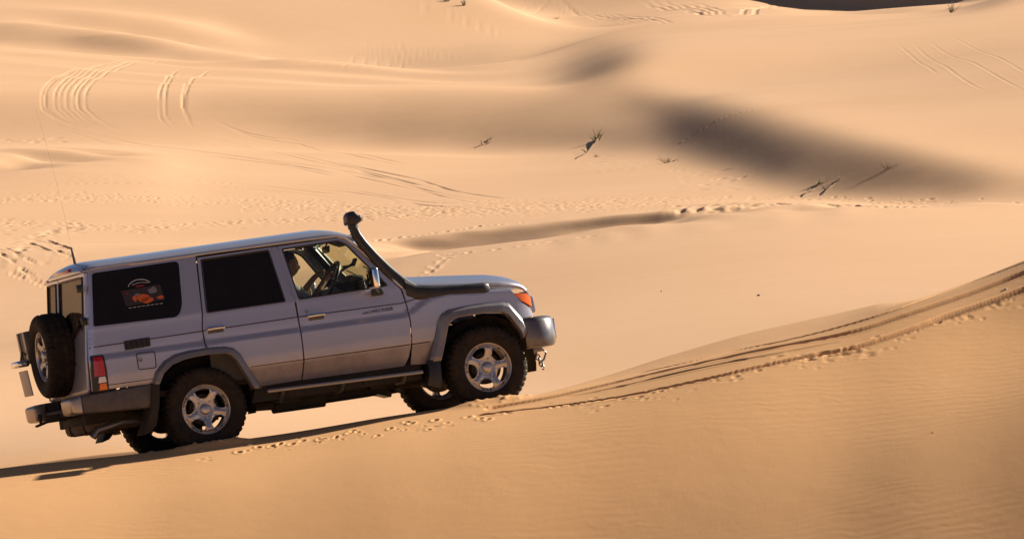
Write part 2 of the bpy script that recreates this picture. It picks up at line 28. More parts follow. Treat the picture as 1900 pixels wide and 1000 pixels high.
[6,5,4,2,1,2,4,6,7,9,13,14,15,14,13,13,11,10,10,8,7,5,4,3,2,2,2,2,1,1,1,1,0,0,2,2,1,1,1,1,1,1,1,1,1,1,0,0,-1,0,-1,-1,-1,-2,-2,-1,-1,-1,-2,-2,-1,-1,-1,-1,0,0,-1,0,0,1,3,4,3,7,15,25,18,-30,-19,-14,4,0,-7,-6,-4,-3,-2,-2,-2,-2,-3,-3,-2,-1,-1,-2,-2,-3,-3,-4,-4,-4,-5,-6,-4,-4,-3,-3,-7,-11,-12,-9,-6,-4,-2,-4,-11,-20,-22,-17,-10,-9,-9,-10,-10,-8,-7,-8,-12,-20,-23,-23,-23,-19,-15,-10,-13,-16,-17,-17,-16,-16,-16,-16,-16,-16,-17,-16,-17,-16,-17,-17,-17,-17,-17,-17,-18,-20,-22,-25,-28,-28,-23,-14,0,20,35,20,-16,-44,-53,-46,-27,-9,-4,-10,-17,-21,-21,-16,-12,-8,-5,-4,-3,-2,-2,-3,-2,-3,-3,-2,-1,-1,0,0,0,0,0,0,0,0,0,0,0,0,0,0,0,0,1,0,0,0,0,0,0,0,0,0,37,76,47,2],
[5,4,3,2,1,2,3,6,8,9,12,14,15,15,14,13,12,11,11,9,6,6,4,3,3,2,1,1,2,1,1,1,1,0,2,1,1,0,0,1,1,0,0,0,0,0,0,0,0,-1,-1,-1,-1,-1,-1,-2,-2,-2,-2,-2,-3,-2,-2,-2,-2,-1,-1,-2,-1,0,2,2,3,6,12,19,6,-19,-7,-1,5,-4,-9,-8,-5,-3,-3,-2,-2,-3,-3,-3,-2,-1,-1,-1,-2,-3,-3,-3,-4,-5,-6,-5,-5,-3,-3,-5,-9,-13,-12,-8,-4,-2,-2,-6,-14,-21,-20,-13,-9,-7,-9,-10,-8,-6,-6,-8,-14,-22,-24,-25,-25,-22,-14,-10,-12,-16,-16,-16,-15,-16,-16,-16,-16,-16,-16,-16,-16,-17,-17,-16,-17,-17,-17,-18,-19,-20,-22,-26,-29,-28,-21,-10,5,24,32,12,-25,-48,-53,-47,-29,-13,-9,-14,-20,-23,-21,-18,-13,-9,-6,-4,-3,-2,-3,-2,-2,-2,-2,-2,-2,-1,-1,0,0,1,0,1,1,0,0,1,0,1,0,0,1,0,0,0,0,0,1,0,0,0,1,0,42,82,3,-1],
[5,4,2,1,1,2,4,5,7,9,12,15,15,15,15,13,12,11,11,8,7,5,5,3,2,2,2,1,1,1,1,2,1,1,1,2,0,0,1,1,1,1,1,1,1,0,0,-1,-1,-1,-1,-1,-2,-2,-2,-2,-2,-3,-2,-3,-2,-3,-3,-2,-2,-3,-2,-2,-2,0,0,0,1,4,9,10,-2,-11,2,11,4,-6,-11,-7,-5,-5,-3,-3,-3,-3,-4,-4,-2,-1,0,-1,-2,-2,-3,-4,-4,-5,-5,-5,-4,-3,-2,-6,-11,-13,-11,-6,-4,-2,-3,-9,-18,-20,-17,-11,-6,-8,-9,-8,-7,-6,-6,-10,-18,-23,-24,-27,-28,-23,-13,-11,-14,-16,-17,-16,-16,-16,-16,-16,-16,-16,-16,-17,-17,-16,-17,-17,-16,-17,-17,-17,-19,-20,-23,-26,-27,-26,-18,-6,11,28,29,0,-35,-52,-54,-45,-31,-17,-15,-20,-24,-24,-22,-18,-13,-9,-6,-4,-3,-3,-2,-3,-2,-2,-2,-2,-1,0,0,0,0,0,1,0,0,1,1,0,1,0,1,1,0,0,0,0,0,0,0,1,0,0,0,1,44,84,0,-3],
[5,4,2,1,1,2,4,6,8,9,12,14,15,15,14,14,12,12,11,9,7,6,4,3,3,2,1,2,2,1,2,1,1,0,2,2,0,0,0,0,0,1,1,0,0,0,-1,0,-1,-1,-1,-2,-2,-2,-3,-3,-3,-3,-4,-4,-4,-4,-4,-4,-4,-4,-4,-3,-3,-2,-1,0,1,4,7,6,-5,-5,10,19,4,-10,-11,-8,-6,-5,-4,-3,-3,-4,-5,-4,-3,-2,-1,-1,-1,-3,-3,-3,-5,-5,-6,-5,-3,-2,-4,-7,-12,-14,-9,-5,-2,-2,-5,-12,-19,-20,-15,-8,-7,-7,-9,-8,-7,-6,-7,-14,-21,-24,-25,-27,-27,-19,-11,-11,-16,-18,-16,-15,-16,-16,-16,-16,-17,-16,-16,-16,-16,-17,-16,-17,-18,-17,-17,-18,-19,-20,-22,-25,-28,-24,-17,-4,15,31,21,-14,-44,-55,-52,-42,-28,-18,-19,-25,-28,-28,-24,-18,-13,-9,-7,-5,-4,-3,-3,-2,-2,-2,-2,-2,-2,-2,-1,-1,0,0,0,0,0,0,0,0,0,0,0,0,0,1,0,1,1,1,0,0,0,1,0,0,44,81,0,-8],
[4,2,2,1,0,2,4,5,7,9,11,15,16,15,14,14,13,12,11,9,8,6,4,3,2,1,2,1,1,1,1,1,0,1,1,2,0,0,1,1,1,1,0,0,0,0,0,-1,-1,-1,-2,-2,-2,-3,-3,-4,-4,-4,-4,-4,-5,-5,-5,-6,-6,-5,-5,-6,-4,-4,-2,-1,1,2,3,2,-4,0,11,16,1,-12,-11,-8,-7,-6,-5,-4,-4,-5,-5,-6,-4,-1,0,-1,-2,-2,-3,-3,-4,-6,-5,-4,-3,-2,-4,-10,-15,-12,-7,-4,-2,-2,-6,-15,-19,-19,-11,-6,-5,-7,-8,-8,-6,-6,-10,-17,-23,-26,-27,-27,-24,-14,-9,-13,-18,-18,-17,-16,-15,-16,-17,-17,-16,-17,-17,-17,-17,-17,-17,-18,-17,-17,-18,-18,-19,-20,-22,-25,-26,-25,-16,-1,19,31,11,-28,-53,-57,-50,-36,-19,-14,-22,-29,-30,-28,-24,-18,-13,-9,-7,-6,-5,-4,-4,-3,-2,-2,-2,-2,-1,-1,-1,0,0,0,0,1,0,0,0,0,0,0,0,0,0,0,0,0,0,0,0,0,1,0,0,0,45,80,0,-9],
[4,3,1,1,1,2,3,5,7,9,12,15,15,15,15,14,13,12,11,10,7,5,4,3,2,2,1,1,1,2,2,0,1,1,1,1,-1,0,0,1,1,0,1,1,0,-1,-1,-1,-1,-2,-2,-3,-4,-4,-4,-4,-5,-6,-6,-6,-6,-7,-7,-6,-7,-7,-7,-7,-7,-5,-5,-3,-2,0,0,-5,-6,-2,4,6,-7,-14,-12,-10,-9,-8,-7,-6,-5,-5,-7,-6,-4,-1,0,0,-1,-2,-2,-3,-4,-5,-5,-4,-3,-3,-5,-11,-14,-11,-6,-2,-2,-3,-10,-18,-20,-16,-10,-6,-6,-8,-8,-7,-6,-8,-13,-20,-25,-27,-28,-28,-19,-8,-7,-14,-18,-18,-16,-15,-16,-16,-16,-17,-17,-17,-17,-17,-17,-17,-18,-17,-17,-18,-18,-19,-19,-20,-22,-24,-26,-24,-17,1,22,25,-2,-40,-59,-59,-48,-30,-11,-10,-23,-30,-31,-31,-25,-18,-12,-10,-7,-6,-4,-4,-3,-3,-3,-2,-2,-2,-2,-1,0,0,0,0,0,0,1,0,0,0,0,0,0,0,1,0,1,0,0,0,0,0,0,0,1,1,46,82,0,0],
[4,2,1,0,1,1,4,5,7,9,11,15,16,15,15,14,13,12,12,9,7,6,4,3,3,2,2,1,1,1,1,1,0,1,1,1,-1,0,1,1,1,1,0,0,0,0,-1,-1,-2,-2,-3,-3,-3,-4,-5,-6,-6,-6,-7,-8,-8,-8,-8,-9,-9,-10,-10,-9,-8,-8,-7,-7,-6,-5,-7,-8,-9,-5,-2,-2,-9,-13,-11,-11,-11,-8,-7,-6,-5,-6,-7,-7,-4,-1,0,0,-1,-1,-2,-3,-5,-5,-4,-3,-1,-2,-8,-14,-13,-8,-4,-2,-1,-5,-12,-18,-19,-14,-7,-4,-6,-7,-7,-6,-6,-9,-16,-23,-26,-27,-29,-25,-13,-5,-8,-17,-20,-18,-16,-16,-17,-17,-17,-17,-18,-17,-17,-17,-17,-18,-18,-18,-18,-18,-18,-19,-19,-20,-21,-24,-26,-24,-15,2,19,15,-17,-50,-63,-61,-48,-26,-9,-9,-23,-32,-34,-32,-27,-18,-12,-9,-8,-6,-6,-5,-5,-3,-2,-2,-2,-2,-2,-2,-1,0,0,0,0,0,0,0,0,1,0,1,0,0,0,0,0,0,0,0,1,1,0,0,0,0,45,82,0,0],
[4,2,0,0,2,2,3,5,7,9,10,14,16,16,15,15,13,12,12,9,8,6,4,3,2,2,1,1,2,2,1,1,1,0,1,0,1,1,1,0,1,1,1,0,0,-1,-1,-2,-2,-3,-4,-4,-5,-5,-6,-7,-8,-8,-9,-9,-10,-10,-11,-12,-12,-12,-12,-12,-12,-12,-11,-11,-10,-12,-12,-14,-13,-9,-7,-7,-12,-12,-9,-10,-10,-9,-8,-6,-6,-7,-7,-7,-4,-1,1,1,0,-1,-2,-3,-4,-5,-4,-2,-2,-4,-10,-13,-12,-7,-2,-1,-2,-7,-15,-19,-18,-12,-6,-5,-6,-6,-6,-5,-8,-13,-20,-24,-25,-28,-28,-20,-8,-3,-10,-18,-20,-17,-16,-16,-18,-18,-18,-17,-18,-18,-18,-18,-18,-18,-18,-18,-19,-19,-19,-20,-20,-20,-22,-24,-25,-23,-15,1,13,2,-30,-57,-66,-61,-48,-27,-12,-13,-22,-31,-37,-36,-28,-18,-13,-9,-8,-7,-6,-5,-4,-4,-4,-2,-2,-2,-2,-1,-1,-1,0,1,1,0,0,0,1,0,1,0,1,1,0,0,0,0,0,0,0,0,0,0,0,0,45,84,0,0],
[4,1,0,0,1,1,3,5,6,8,11,14,17,16,15,15,14,13,12,10,7,5,4,2,2,1,1,1,1,2,0,1,1,1,1,1,0,0,0,1,0,0,0,0,-1,-1,-1,-2,-3,-4,-4,-5,-6,-7,-7,-7,-8,-9,-10,-11,-11,-12,-13,-13,-13,-14,-15,-15,-15,-15,-16,-16,-17,-18,-19,-19,-16,-14,-11,-12,-13,-12,-9,-10,-9,-8,-7,-7,-6,-6,-8,-6,-4,-1,1,1,0,0,-1,-3,-4,-4,-3,-2,-2,-6,-11,-14,-10,-4,-2,-1,-2,-9,-17,-18,-16,-10,-5,-4,-4,-5,-4,-6,-10,-16,-22,-25,-26,-27,-24,-14,-3,-3,-12,-18,-18,-17,-16,-18,-18,-18,-18,-18,-18,-19,-18,-18,-19,-18,-19,-19,-19,-19,-20,-19,-20,-20,-21,-24,-24,-21,-11,1,5,-12,-41,-62,-66,-61,-47,-29,-16,-15,-23,-34,-42,-40,-29,-18,-12,-10,-8,-7,-6,-6,-5,-5,-3,-2,-1,-1,-1,0,0,0,0,0,0,0,0,1,0,0,0,0,0,0,0,0,0,0,1,1,0,0,0,1,0,1,43,83,0,0],
[3,1,0,0,0,2,3,4,6,8,10,14,16,16,16,15,14,13,12,9,7,6,4,3,2,2,1,2,2,1,0,1,1,1,1,1,1,1,1,1,1,1,1,1,0,0,-2,-2,-2,-3,-4,-5,-5,-6,-8,-9,-9,-10,-10,-11,-13,-13,-14,-15,-16,-16,-17,-17,-18,-18,-19,-21,-23,-24,-25,-22,-19,-16,-15,-14,-15,-12,-9,-9,-9,-8,-6,-6,-6,-7,-7,-7,-4,0,2,2,2,1,0,-2,-4,-4,-3,-1,-2,-6,-11,-11,-7,-3,-1,0,-5,-12,-16,-16,-12,-7,-4,-3,-4,-4,-5,-7,-12,-20,-23,-23,-23,-22,-16,-6,0,-5,-13,-17,-16,-15,-16,-18,-19,-19,-18,-19,-18,-18,-19,-19,-19,-20,-19,-19,-19,-19,-20,-21,-20,-20,-22,-23,-21,-15,-5,4,0,-24,-51,-64,-65,-56,-42,-26,-16,-19,-28,-40,-47,-41,-27,-18,-12,-10,-9,-8,-7,-7,-7,-5,-4,-2,0,1,1,0,-1,0,0,0,0,1,0,0,0,0,0,0,0,0,0,1,0,1,0,0,0,0,1,0,2,15,54,67,0,0],
[3,1,0,0,1,1,3,4,6,9,11,13,16,16,16,15,15,13,12,9,7,6,5,2,1,1,1,1,2,2,-1,1,0,0,1,0,1,1,1,1,1,1,1,0,0,-1,-1,-2,-3,-3,-4,-4,-6,-7,-7,-8,-9,-10,-11,-11,-12,-13,-13,-14,-15,-15,-17,-17,-18,-19,-20,-22,-24,-25,-24,-23,-19,-17,-15,-15,-14,-12,-9,-9,-7,-6,-6,-6,-7,-7,-8,-7,-4,-1,1,2,3,2,0,-2,-3,-2,-1,-1,-3,-8,-10,-8,-5,-2,0,-2,-6,-12,-13,-11,-8,-4,-2,-2,-2,-2,-4,-9,-14,-18,-20,-19,-17,-13,-6,1,0,-7,-12,-12,-11,-11,-14,-16,-17,-18,-19,-19,-19,-19,-19,-19,-19,-19,-19,-20,-19,-20,-20,-20,-20,-21,-22,-21,-16,-6,7,9,-8,-38,-62,-67,-60,-46,-28,-13,-13,-24,-39,-51,-50,-37,-23,-15,-13,-12,-12,-11,-10,-9,-9,-8,-5,-2,-1,0,1,0,0,0,0,0,0,0,0,0,0,0,0,0,0,0,0,0,1,0,0,0,1,1,0,0,10,64,92,22,0,0],
[4,2,0,0,1,2,2,4,6,8,10,13,17,16,16,16,15,13,13,10,8,5,3,2,2,1,1,1,2,0,0,2,1,1,1,1,0,1,0,0,1,1,1,1,1,0,0,-1,-1,-2,-2,-4,-4,-5,-6,-6,-7,-8,-9,-10,-10,-11,-12,-13,-13,-14,-12,-12,-13,-15,-17,-17,-19,-18,-17,-15,-14,-13,-12,-12,-10,-9,-8,-6,-6,-6,-5,-3,-1,-6,-8,-8,-5,-3,0,3,4,4,2,-1,-2,-1,0,-1,-5,-8,-7,-4,-2,0,1,-1,-7,-11,-9,-5,-3,-3,-2,-2,-1,-2,-5,-10,-15,-16,-15,-12,-9,-2,4,5,-1,-7,-9,-8,-6,-7,-8,-12,-15,-18,-20,-19,-19,-19,-19,-20,-20,-20,-20,-19,-20,-20,-20,-20,-20,-22,-22,-19,-11,2,13,11,-14,-47,-65,-65,-53,-36,-15,-6,-13,-31,-51,-61,-52,-31,-18,-14,-14,-14,-12,-12,-12,-11,-11,-10,-7,-4,-1,0,0,1,1,0,0,0,1,1,1,0,0,1,0,0,0,0,1,0,0,0,0,1,0,0,0,0,14,97,114,-18,0,0],
[3,1,0,0,1,1,3,4,5,7,9,13,15,17,17,16,15,14,12,9,7,5,4,1,1,1,1,2,2,1,1,2,0,0,0,0,0,0,1,1,1,2,2,2,1,1,0,0,-1,-1,-2,-3,-3,-3,-4,-5,-6,-7,-7,-8,-9,-10,-10,-10,-11,-11,-11,-12,-12,-13,-14,-16,-17,-17,-16,-15,-14,-12,-12,-11,-10,-8,-7,-7,-6,-6,-6,-6,-7,-8,-10,-8,-5,0,2,4,5,4,2,0,0,0,0,-1,-4,-7,-6,-4,-1,0,1,-2,-8,-9,-7,-4,-3,-2,-1,0,0,-2,-6,-10,-13,-13,-11,-9,-6,0,4,4,0,-5,-5,-3,-3,-3,-5,-8,-13,-17,-19,-20,-20,-20,-20,-20,-20,-20,-20,-20,-20,-21,-21,-21,-21,-21,-20,-16,-9,2,10,5,-17,-45,-61,-60,-51,-34,-17,-9,-16,-34,-54,-62,-53,-34,-20,-16,-14,-13,-12,-11,-10,-10,-9,-7,-5,-2,-1,0,1,1,1,1,1,0,0,0,0,0,1,0,0,0,0,1,0,0,0,0,1,0,0,0,1,1,10,68,79,-10,0,0],
[3,1,0,-1,1,2,3,4,6,8,10,13,15,16,17,17,16,13,13,10,8,5,4,1,1,2,2,2,2,0,0,2,0,1,1,0,1,1,1,1,2,2,2,1,1,1,1,1,0,-1,-1,-1,-2,-3,-3,-4,-4,-5,-5,-6,-6,-7,-8,-8,-8,-9,-9,-9,-10,-11,-12,-13,-13,-13,-13,-11,-10,-10,-9,-9,-8,-7,-6,-5,-5,-5,-6,-7,-8,-10,-11,-9,-4,0,4,6,7,6,4,2,1,0,1,-1,-5,-7,-6,-4,-2,1,1,-3,-7,-8,-7,-6,-4,-3,0,2,1,-1,-5,-9,-9,-9,-9,-8,-7,-2,1,3,2,0,-1,-1,0,0,-2,-5,-11,-16,-19,-20,-21,-21,-21,-20,-20,-20,-20,-21,-21,-21,-22,-21,-22,-21,-19,-14,-7,1,6,0,-18,-39,-52,-55,-47,-35,-21,-15,-20,-37,-54,-62,-54,-38,-24,-16,-14,-12,-11,-10,-9,-8,-6,-5,-3,-2,0,0,0,1,1,1,1,1,0,0,0,1,0,0,1,1,1,0,0,1,0,1,0,0,1,1,0,0,3,21,31,13,0,0],
[4,1,0,0,1,2,2,4,5,7,10,13,15,17,17,18,17,15,13,9,8,5,4,1,1,1,2,2,1,0,1,2,0,0,1,1,0,0,1,1,1,2,2,3,3,2,2,1,1,1,0,0,-1,-1,-2,-2,-3,-3,-4,-4,-5,-5,-6,-6,-7,-6,-7,-8,-8,-8,-10,-11,-11,-11,-9,-10,-9,-8,-8,-7,-7,-6,-6,-5,-5,-5,-6,-7,-9,-10,-11,-9,-3,2,5,7,7,6,5,4,2,2,1,-2,-5,-6,-6,-5,-1,2,0,-3,-7,-8,-8,-7,-6,-2,1,2,1,-2,-5,-7,-8,-8,-7,-7,-7,-3,2,5,5,4,3,3,3,2,1,-3,-8,-14,-18,-20,-21,-21,-20,-21,-20,-20,-21,-20,-21,-22,-21,-22,-21,-20,-17,-12,-4,3,6,-1,-19,-38,-51,-52,-45,-31,-20,-15,-25,-41,-58,-63,-52,-35,-22,-16,-13,-12,-11,-10,-8,-7,-6,-4,-3,-2,-1,0,1,1,2,2,1,1,1,0,0,0,0,0,0,0,0,0,0,0,1,0,0,1,0,0,1,0,0,3,10,16,0,0],
[3,1,0,0,1,1,3,5,6,8,9,13,15,16,17,17,17,14,13,10,7,5,4,1,2,2,2,2,1,0,1,1,0,0,1,0,0,1,1,1,2,2,3,2,2,2,2,2,2,1,1,1,0,0,0,-1,-1,-2,-2,-3,-3,-3,-4,-5,-5,-5,-5,-5,-6,-7,-8,-8,-8,-8,-8,-7,-7,-7,-7,-6,-5,-5,-4,-4,-4,-5,-6,-8,-8,-10,-10,-8,-3,2,5,6,7,7,6,5,4,2,1,-2,-5,-6,-6,-4,0,2,1,-4,-6,-7,-7,-8,-5,0,2,2,1,-2,-5,-5,-6,-6,-6,-6,-5,-1,3,6,8,8,6,6,6,6,5,1,-7,-13,-18,-20,-21,-20,-21,-20,-21,-21,-20,-21,-22,-21,-22,-22,-21,-19,-15,-8,0,8,7,-4,-21,-40,-50,-51,-41,-28,-17,-16,-28,-48,-60,-59,-45,-29,-18,-14,-13,-12,-11,-10,-9,-7,-6,-4,-3,-1,-1,-1,0,1,2,2,1,1,1,1,1,0,1,1,0,0,0,0,1,0,0,0,1,0,0,0,0,0,0,2,6,10,0,0],
[4,2,0,0,1,2,3,4,6,8,10,13,16,16,17,17,17,16,13,9,8,5,3,1,1,1,2,2,1,0,2,0,-1,1,0,1,1,1,0,1,2,3,3,3,3,3,2,2,2,2,2,1,1,0,0,0,-1,-1,-2,-2,-2,-3,-3,-3,-3,-4,-4,-5,-5,-6,-6,-7,-7,-6,-6,-5,-6,-5,-5,-5,-5,-5,-4,-4,-4,-5,-6,-7,-9,-10,-11,-7,-3,2,4,6,7,6,5,6,4,3,0,-4,-6,-6,-6,-3,1,1,-1,-6,-8,-8,-8,-7,-4,0,2,2,0,-4,-6,-6,-5,-5,-6,-6,-6,0,5,9,10,9,9,9,8,8,6,1,-5,-13,-17,-20,-20,-21,-21,-21,-20,-20,-21,-21,-21,-22,-22,-22,-22,-20,-15,-7,2,8,6,-6,-26,-42,-50,-48,-40,-27,-17,-19,-32,-48,-57,-50,-35,-22,-15,-14,-14,-13,-12,-10,-9,-8,-6,-5,-2,-2,-1,0,0,1,1,2,2,1,0,0,0,0,0,0,0,0,0,1,0,0,0,1,0,0,0,0,0,1,0,0,3,19,0,0],
[3,1,0,0,1,2,3,5,6,8,11,13,15,17,17,17,17,16,13,9,7,5,3,0,1,2,2,2,0,1,1,0,0,1,1,0,0,1,1,1,3,3,3,3,3,3,3,3,2,2,1,1,2,1,1,0,0,0,-1,-1,-2,-2,-2,-3,-3,-3,-4,-4,-4,-5,-6,-6,-6,-6,-5,-5,-4,-5,-5,-5,-4,-4,-4,-4,-4,-4,-6,-8,-9,-10,-10,-7,-2,2,5,5,5,5,6,5,5,3,-1,-4,-6,-6,-5,-2,1,2,-3,-7,-8,-8,-8,-8,-4,1,3,2,-2,-5,-6,-6,-6,-7,-6,-6,-5,2,7,11,12,11,10,9,9,9,7,3,-5,-12,-17,-20,-21,-21,-20,-20,-21,-21,-21,-21,-21,-22,-22,-22,-21,-19,-15,-7,2,7,2,-13,-31,-44,-49,-46,-36,-25,-18,-22,-34,-46,-47,-37,-24,-15,-13,-13,-13,-13,-12,-11,-10,-8,-6,-4,-3,-2,-2,-1,0,1,2,1,2,1,1,1,0,0,0,0,0,0,0,-1,0,0,0,-1,0,0,0,0,0,-1,0,0,1,287,0,0],
[4,2,0,0,1,3,4,5,6,9,11,13,16,16,16,16,17,16,14,8,8,5,2,0,1,2,2,1,0,0,2,1,-1,2,0,0,0,1,2,2,2,3,3,4,3,3,3,3,3,3,3,2,1,2,1,1,0,0,0,-1,-1,-1,-2,-2,-2,-3,-3,-3,-4,-5,-5,-5,-5,-4,-4,-5,-5,-5,-4,-4,-5,-4,-4,-3,-3,-4,-5,-7,-8,-10,-10,-7,-2,2,3,5,5,5,5,5,4,2,-1,-5,-5,-6,-5,-1,2,0,-5,-8,-9,-9,-9,-8,-3,2,2,0,-4,-7,-7,-7,-7,-7,-7,-7,-5,5,10,13,12,11,10,10,10,10,8,3,-5,-13,-17,-19,-20,-20,-21,-21,-20,-21,-21,-21,-22,-21,-22,-22,-21,-19,-14,-8,-1,0,-6,-21,-36,-45,-47,-43,-34,-24,-19,-23,-32,-37,-34,-24,-15,-11,-11,-13,-14,-13,-13,-11,-9,-8,-6,-4,-3,-1,-1,0,0,1,2,2,1,1,1,1,0,0,-1,-1,0,0,0,0,-1,0,0,0,-1,-1,0,0,-1,0,0,0,1,281,0,0],
[4,1,0,0,2,2,4,5,7,9,11,13,17,17,16,16,17,17,14,9,7,4,2,1,1,2,2,2,1,1,2,0,1,2,0,0,1,1,1,1,3,4,4,4,4,4,4,3,3,3,2,3,3,2,1,1,1,1,0,0,-1,-1,-1,-1,-2,-2,-2,-3,-4,-4,-4,-5,-4,-4,-4,-4,-4,-3,-4,-4,-4,-4,-3,-4,-4,-4,-5,-6,-8,-9,-9,-7,-1,2,3,4,4,4,4,4,4,1,-3,-4,-5,-4,-3,0,2,-1,-6,-9,-10,-10,-10,-8,-1,2,2,-1,-6,-7,-8,-8,-9,-8,-8,-8,-3,8,13,15,14,12,10,10,10,10,8,3,-5,-12,-18,-19,-20,-20,-20,-20,-21,-20,-20,-21,-21,-21,-21,-21,-21,-20,-16,-12,-9,-10,-18,-30,-41,-46,-45,-37,-28,-20,-17,-21,-27,-28,-22,-14,-10,-9,-11,-13,-13,-14,-13,-12,-10,-8,-6,-4,-2,-2,-1,-1,1,1,0,0,0,1,1,0,0,-1,-1,-1,-1,-1,-1,-1,-1,-1,-1,-1,-1,-1,-1,-1,-1,-1,-1,1,2,215,0,0],
[3,2,1,0,1,3,4,6,7,9,11,13,16,16,17,16,16,17,14,7,8,4,2,0,1,1,2,1,0,1,2,0,0,1,0,-1,0,1,1,2,2,3,4,3,4,4,3,4,3,3,3,3,2,2,2,2,1,1,1,1,0,-1,-1,-1,-1,-1,-2,-2,-3,-4,-4,-4,-4,-4,-4,-3,-3,-4,-3,-4,-3,-3,-4,-2,-2,-4,-5,-7,-8,-8,-9,-6,-1,1,3,3,4,3,3,3,3,1,-2,-3,-4,-4,-2,2,1,-4,-9,-11,-11,-11,-11,-7,-1,2,0,-4,-7,-10,-9,-10,-9,-9,-10,-9,-2,10,15,15,13,11,10,9,10,9,8,2,-6,-13,-17,-20,-19,-20,-20,-20,-20,-20,-21,-21,-20,-21,-21,-21,-21,-19,-18,-16,-17,-22,-31,-40,-45,-46,-40,-32,-22,-15,-14,-18,-21,-19,-13,-8,-6,-8,-11,-13,-14,-14,-13,-12,-11,-8,-6,-4,-3,-1,-1,0,-1,0,0,0,0,0,0,0,-1,-1,-2,-2,-2,-2,-2,-2,-2,-2,-2,-2,-2,-1,-2,-2,-2,-2,0,3,5,65,0,0],
[4,2,0,0,2,3,4,6,8,9,12,13,16,17,17,16,16,17,15,8,8,5,1,0,1,2,2,1,1,2,1,-1,1,2,1,-1,1,1,2,2,3,4,4,5,4,4,4,3,4,3,4,3,3,3,2,2,2,1,1,0,1,0,0,-1,-1,-1,-1,-2,-2,-2,-3,-3,-3,-3,-3,-3,-3,-3,-4,-3,-4,-4,-3,-3,-3,-3,-5,-6,-7,-8,-7,-4,-1,2,2,3,2,3,2,2,2,1,0,-2,-1,-1,0,2,0,-5,-10,-11,-12,-12,-11,-6,0,2,0,-6,-10,-10,-11,-10,-11,-11,-10,-9,-1,12,15,14,11,7,7,7,7,6,4,-1,-7,-14,-18,-19,-20,-20,-20,-20,-20,-20,-20,-20,-21,-21,-21,-21,-20,-20,-20,-21,-26,-33,-42,-48,-49,-44,-36,-25,-16,-10,-11,-14,-16,-14,-9,-6,-6,-8,-10,-12,-15,-14,-13,-12,-10,-9,-7,-5,-3,-2,-1,-1,-1,-1,-1,-2,-2,-2,-1,-2,-2,-3,-2,-3,-3,-3,-3,-3,-2,-3,-3,-3,-2,-3,-3,-3,-2,-2,1,7,11,4,0,0],
[4,1,0,0,1,3,5,6,8,10,11,13,16,17,16,16,15,17,15,8,7,5,1,0,1,1,2,1,1,2,1,0,0,1,1,0,1,1,1,2,4,4,4,4,4,4,5,5,4,4,4,3,3,3,3,2,2,2,2,2,1,1,0,0,0,-1,-1,-2,-2,-3,-3,-2,-2,-2,-2,-3,-3,-3,-3,-3,-3,-3,-2,-2,-2,-3,-5,-6,-6,-6,-5,-2,2,2,2,2,2,1,2,2,1,1,0,0,0,0,1,1,-1,-8,-11,-12,-12,-12,-10,-4,2,2,-3,-8,-11,-12,-11,-12,-12,-12,-12,-9,1,10,10,8,4,3,1,1,1,2,0,-4,-10,-15,-17,-18,-19,-19,-19,-19,-19,-20,-20,-20,-20,-20,-20,-19,-20,-19,-21,-25,-31,-41,-49,-53,-50,-42,-31,-21,-11,-7,-9,-12,-13,-9,-6,-5,-5,-7,-11,-13,-14,-15,-14,-13,-11,-9,-6,-5,-3,-2,-1,-2,-1,-3,-3,-2,-2,-2,-4,-4,-4,-4,-5,-4,-4,-4,-4,-4,-4,-4,-4,-4,-4,-4,-4,-4,-4,-3,1,10,16,0,0,0],
[4,2,0,0,2,3,5,7,8,10,12,14,17,16,17,17,16,16,16,9,8,4,0,-1,0,1,1,2,2,1,1,-1,2,1,0,-1,2,2,2,2,3,4,5,5,5,5,4,4,5,5,4,4,4,3,3,3,3,2,2,1,1,1,1,1,0,0,-1,-1,-2,-2,-2,-2,-2,-2,-2,-2,-2,-2,-3,-3,-3,-2,-3,-2,-3,-4,-4,-6,-6,-5,-4,1,2,2,2,1,1,1,1,1,1,1,0,1,0,0,2,1,-4,-10,-12,-13,-12,-12,-9,-2,2,0,-4,-10,-13,-12,-13,-13,-12,-13,-13,-9,1,6,5,1,-2,-4,-4,-5,-5,-5,-6,-9,-13,-16,-18,-18,-18,-18,-18,-19,-19,-19,-18,-19,-19,-19,-18,-19,-19,-20,-21,-26,-34,-43,-50,-51,-47,-38,-28,-18,-11,-8,-8,-10,-9,-8,-5,-4,-6,-8,-10,-13,-14,-15,-15,-13,-12,-9,-8,-5,-3,-3,-3,-2,-3,-3,-4,-5,-5,-5,-5,-5,-6,-5,-5,-5,-5,-5,-5,-5,-6,-5,-6,-5,-6,-6,-5,-5,-6,-4,3,14,23,0,0,0],
[4,2,0,0,2,4,5,7,9,10,13,13,17,17,18,17,15,16,16,8,6,4,-1,-1,0,1,1,1,1,1,0,0,1,1,1,1,2,1,2,2,4,5,4,5,5,5,5,5,4,4,4,5,4,4,4,4,3,3,2,3,2,2,2,1,1,1,0,0,-1,-1,-1,-2,-2,-2,-2,-1,-2,-3,-2,-3,-3,-3,-2,-2,-2,-3,-5,-5,-5,-5,-1,3,5,3,2,1,1,1,0,0,1,0,0,0,0,1,2,0,-7,-10,-12,-12,-12,-11,-7,1,3,0,-7,-12,-13,-14,-14,-13,-14,-14,-13,-8,2,4,1,-4,-7,-10,-10,-10,-10,-11,-11,-12,-14,-16,-17,-17,-17,-18,-18,-17,-17,-17,-18,-18,-18,-18,-18,-18,-17,-19,-22,-27,-34,-41,-47,-47,-43,-35,-25,-16,-11,-8,-9,-9,-8,-6,-5,-4,-5,-8,-11,-13,-15,-15,-14,-13,-11,-10,-7,-5,-4,-3,-3,-4,-5,-5,-6,-6,-6,-7,-8,-8,-7,-8,-7,-7,-8,-8,-8,-7,-7,-8,-7,-7,-7,-7,-7,-7,-7,-6,3,20,31,0,0,0],
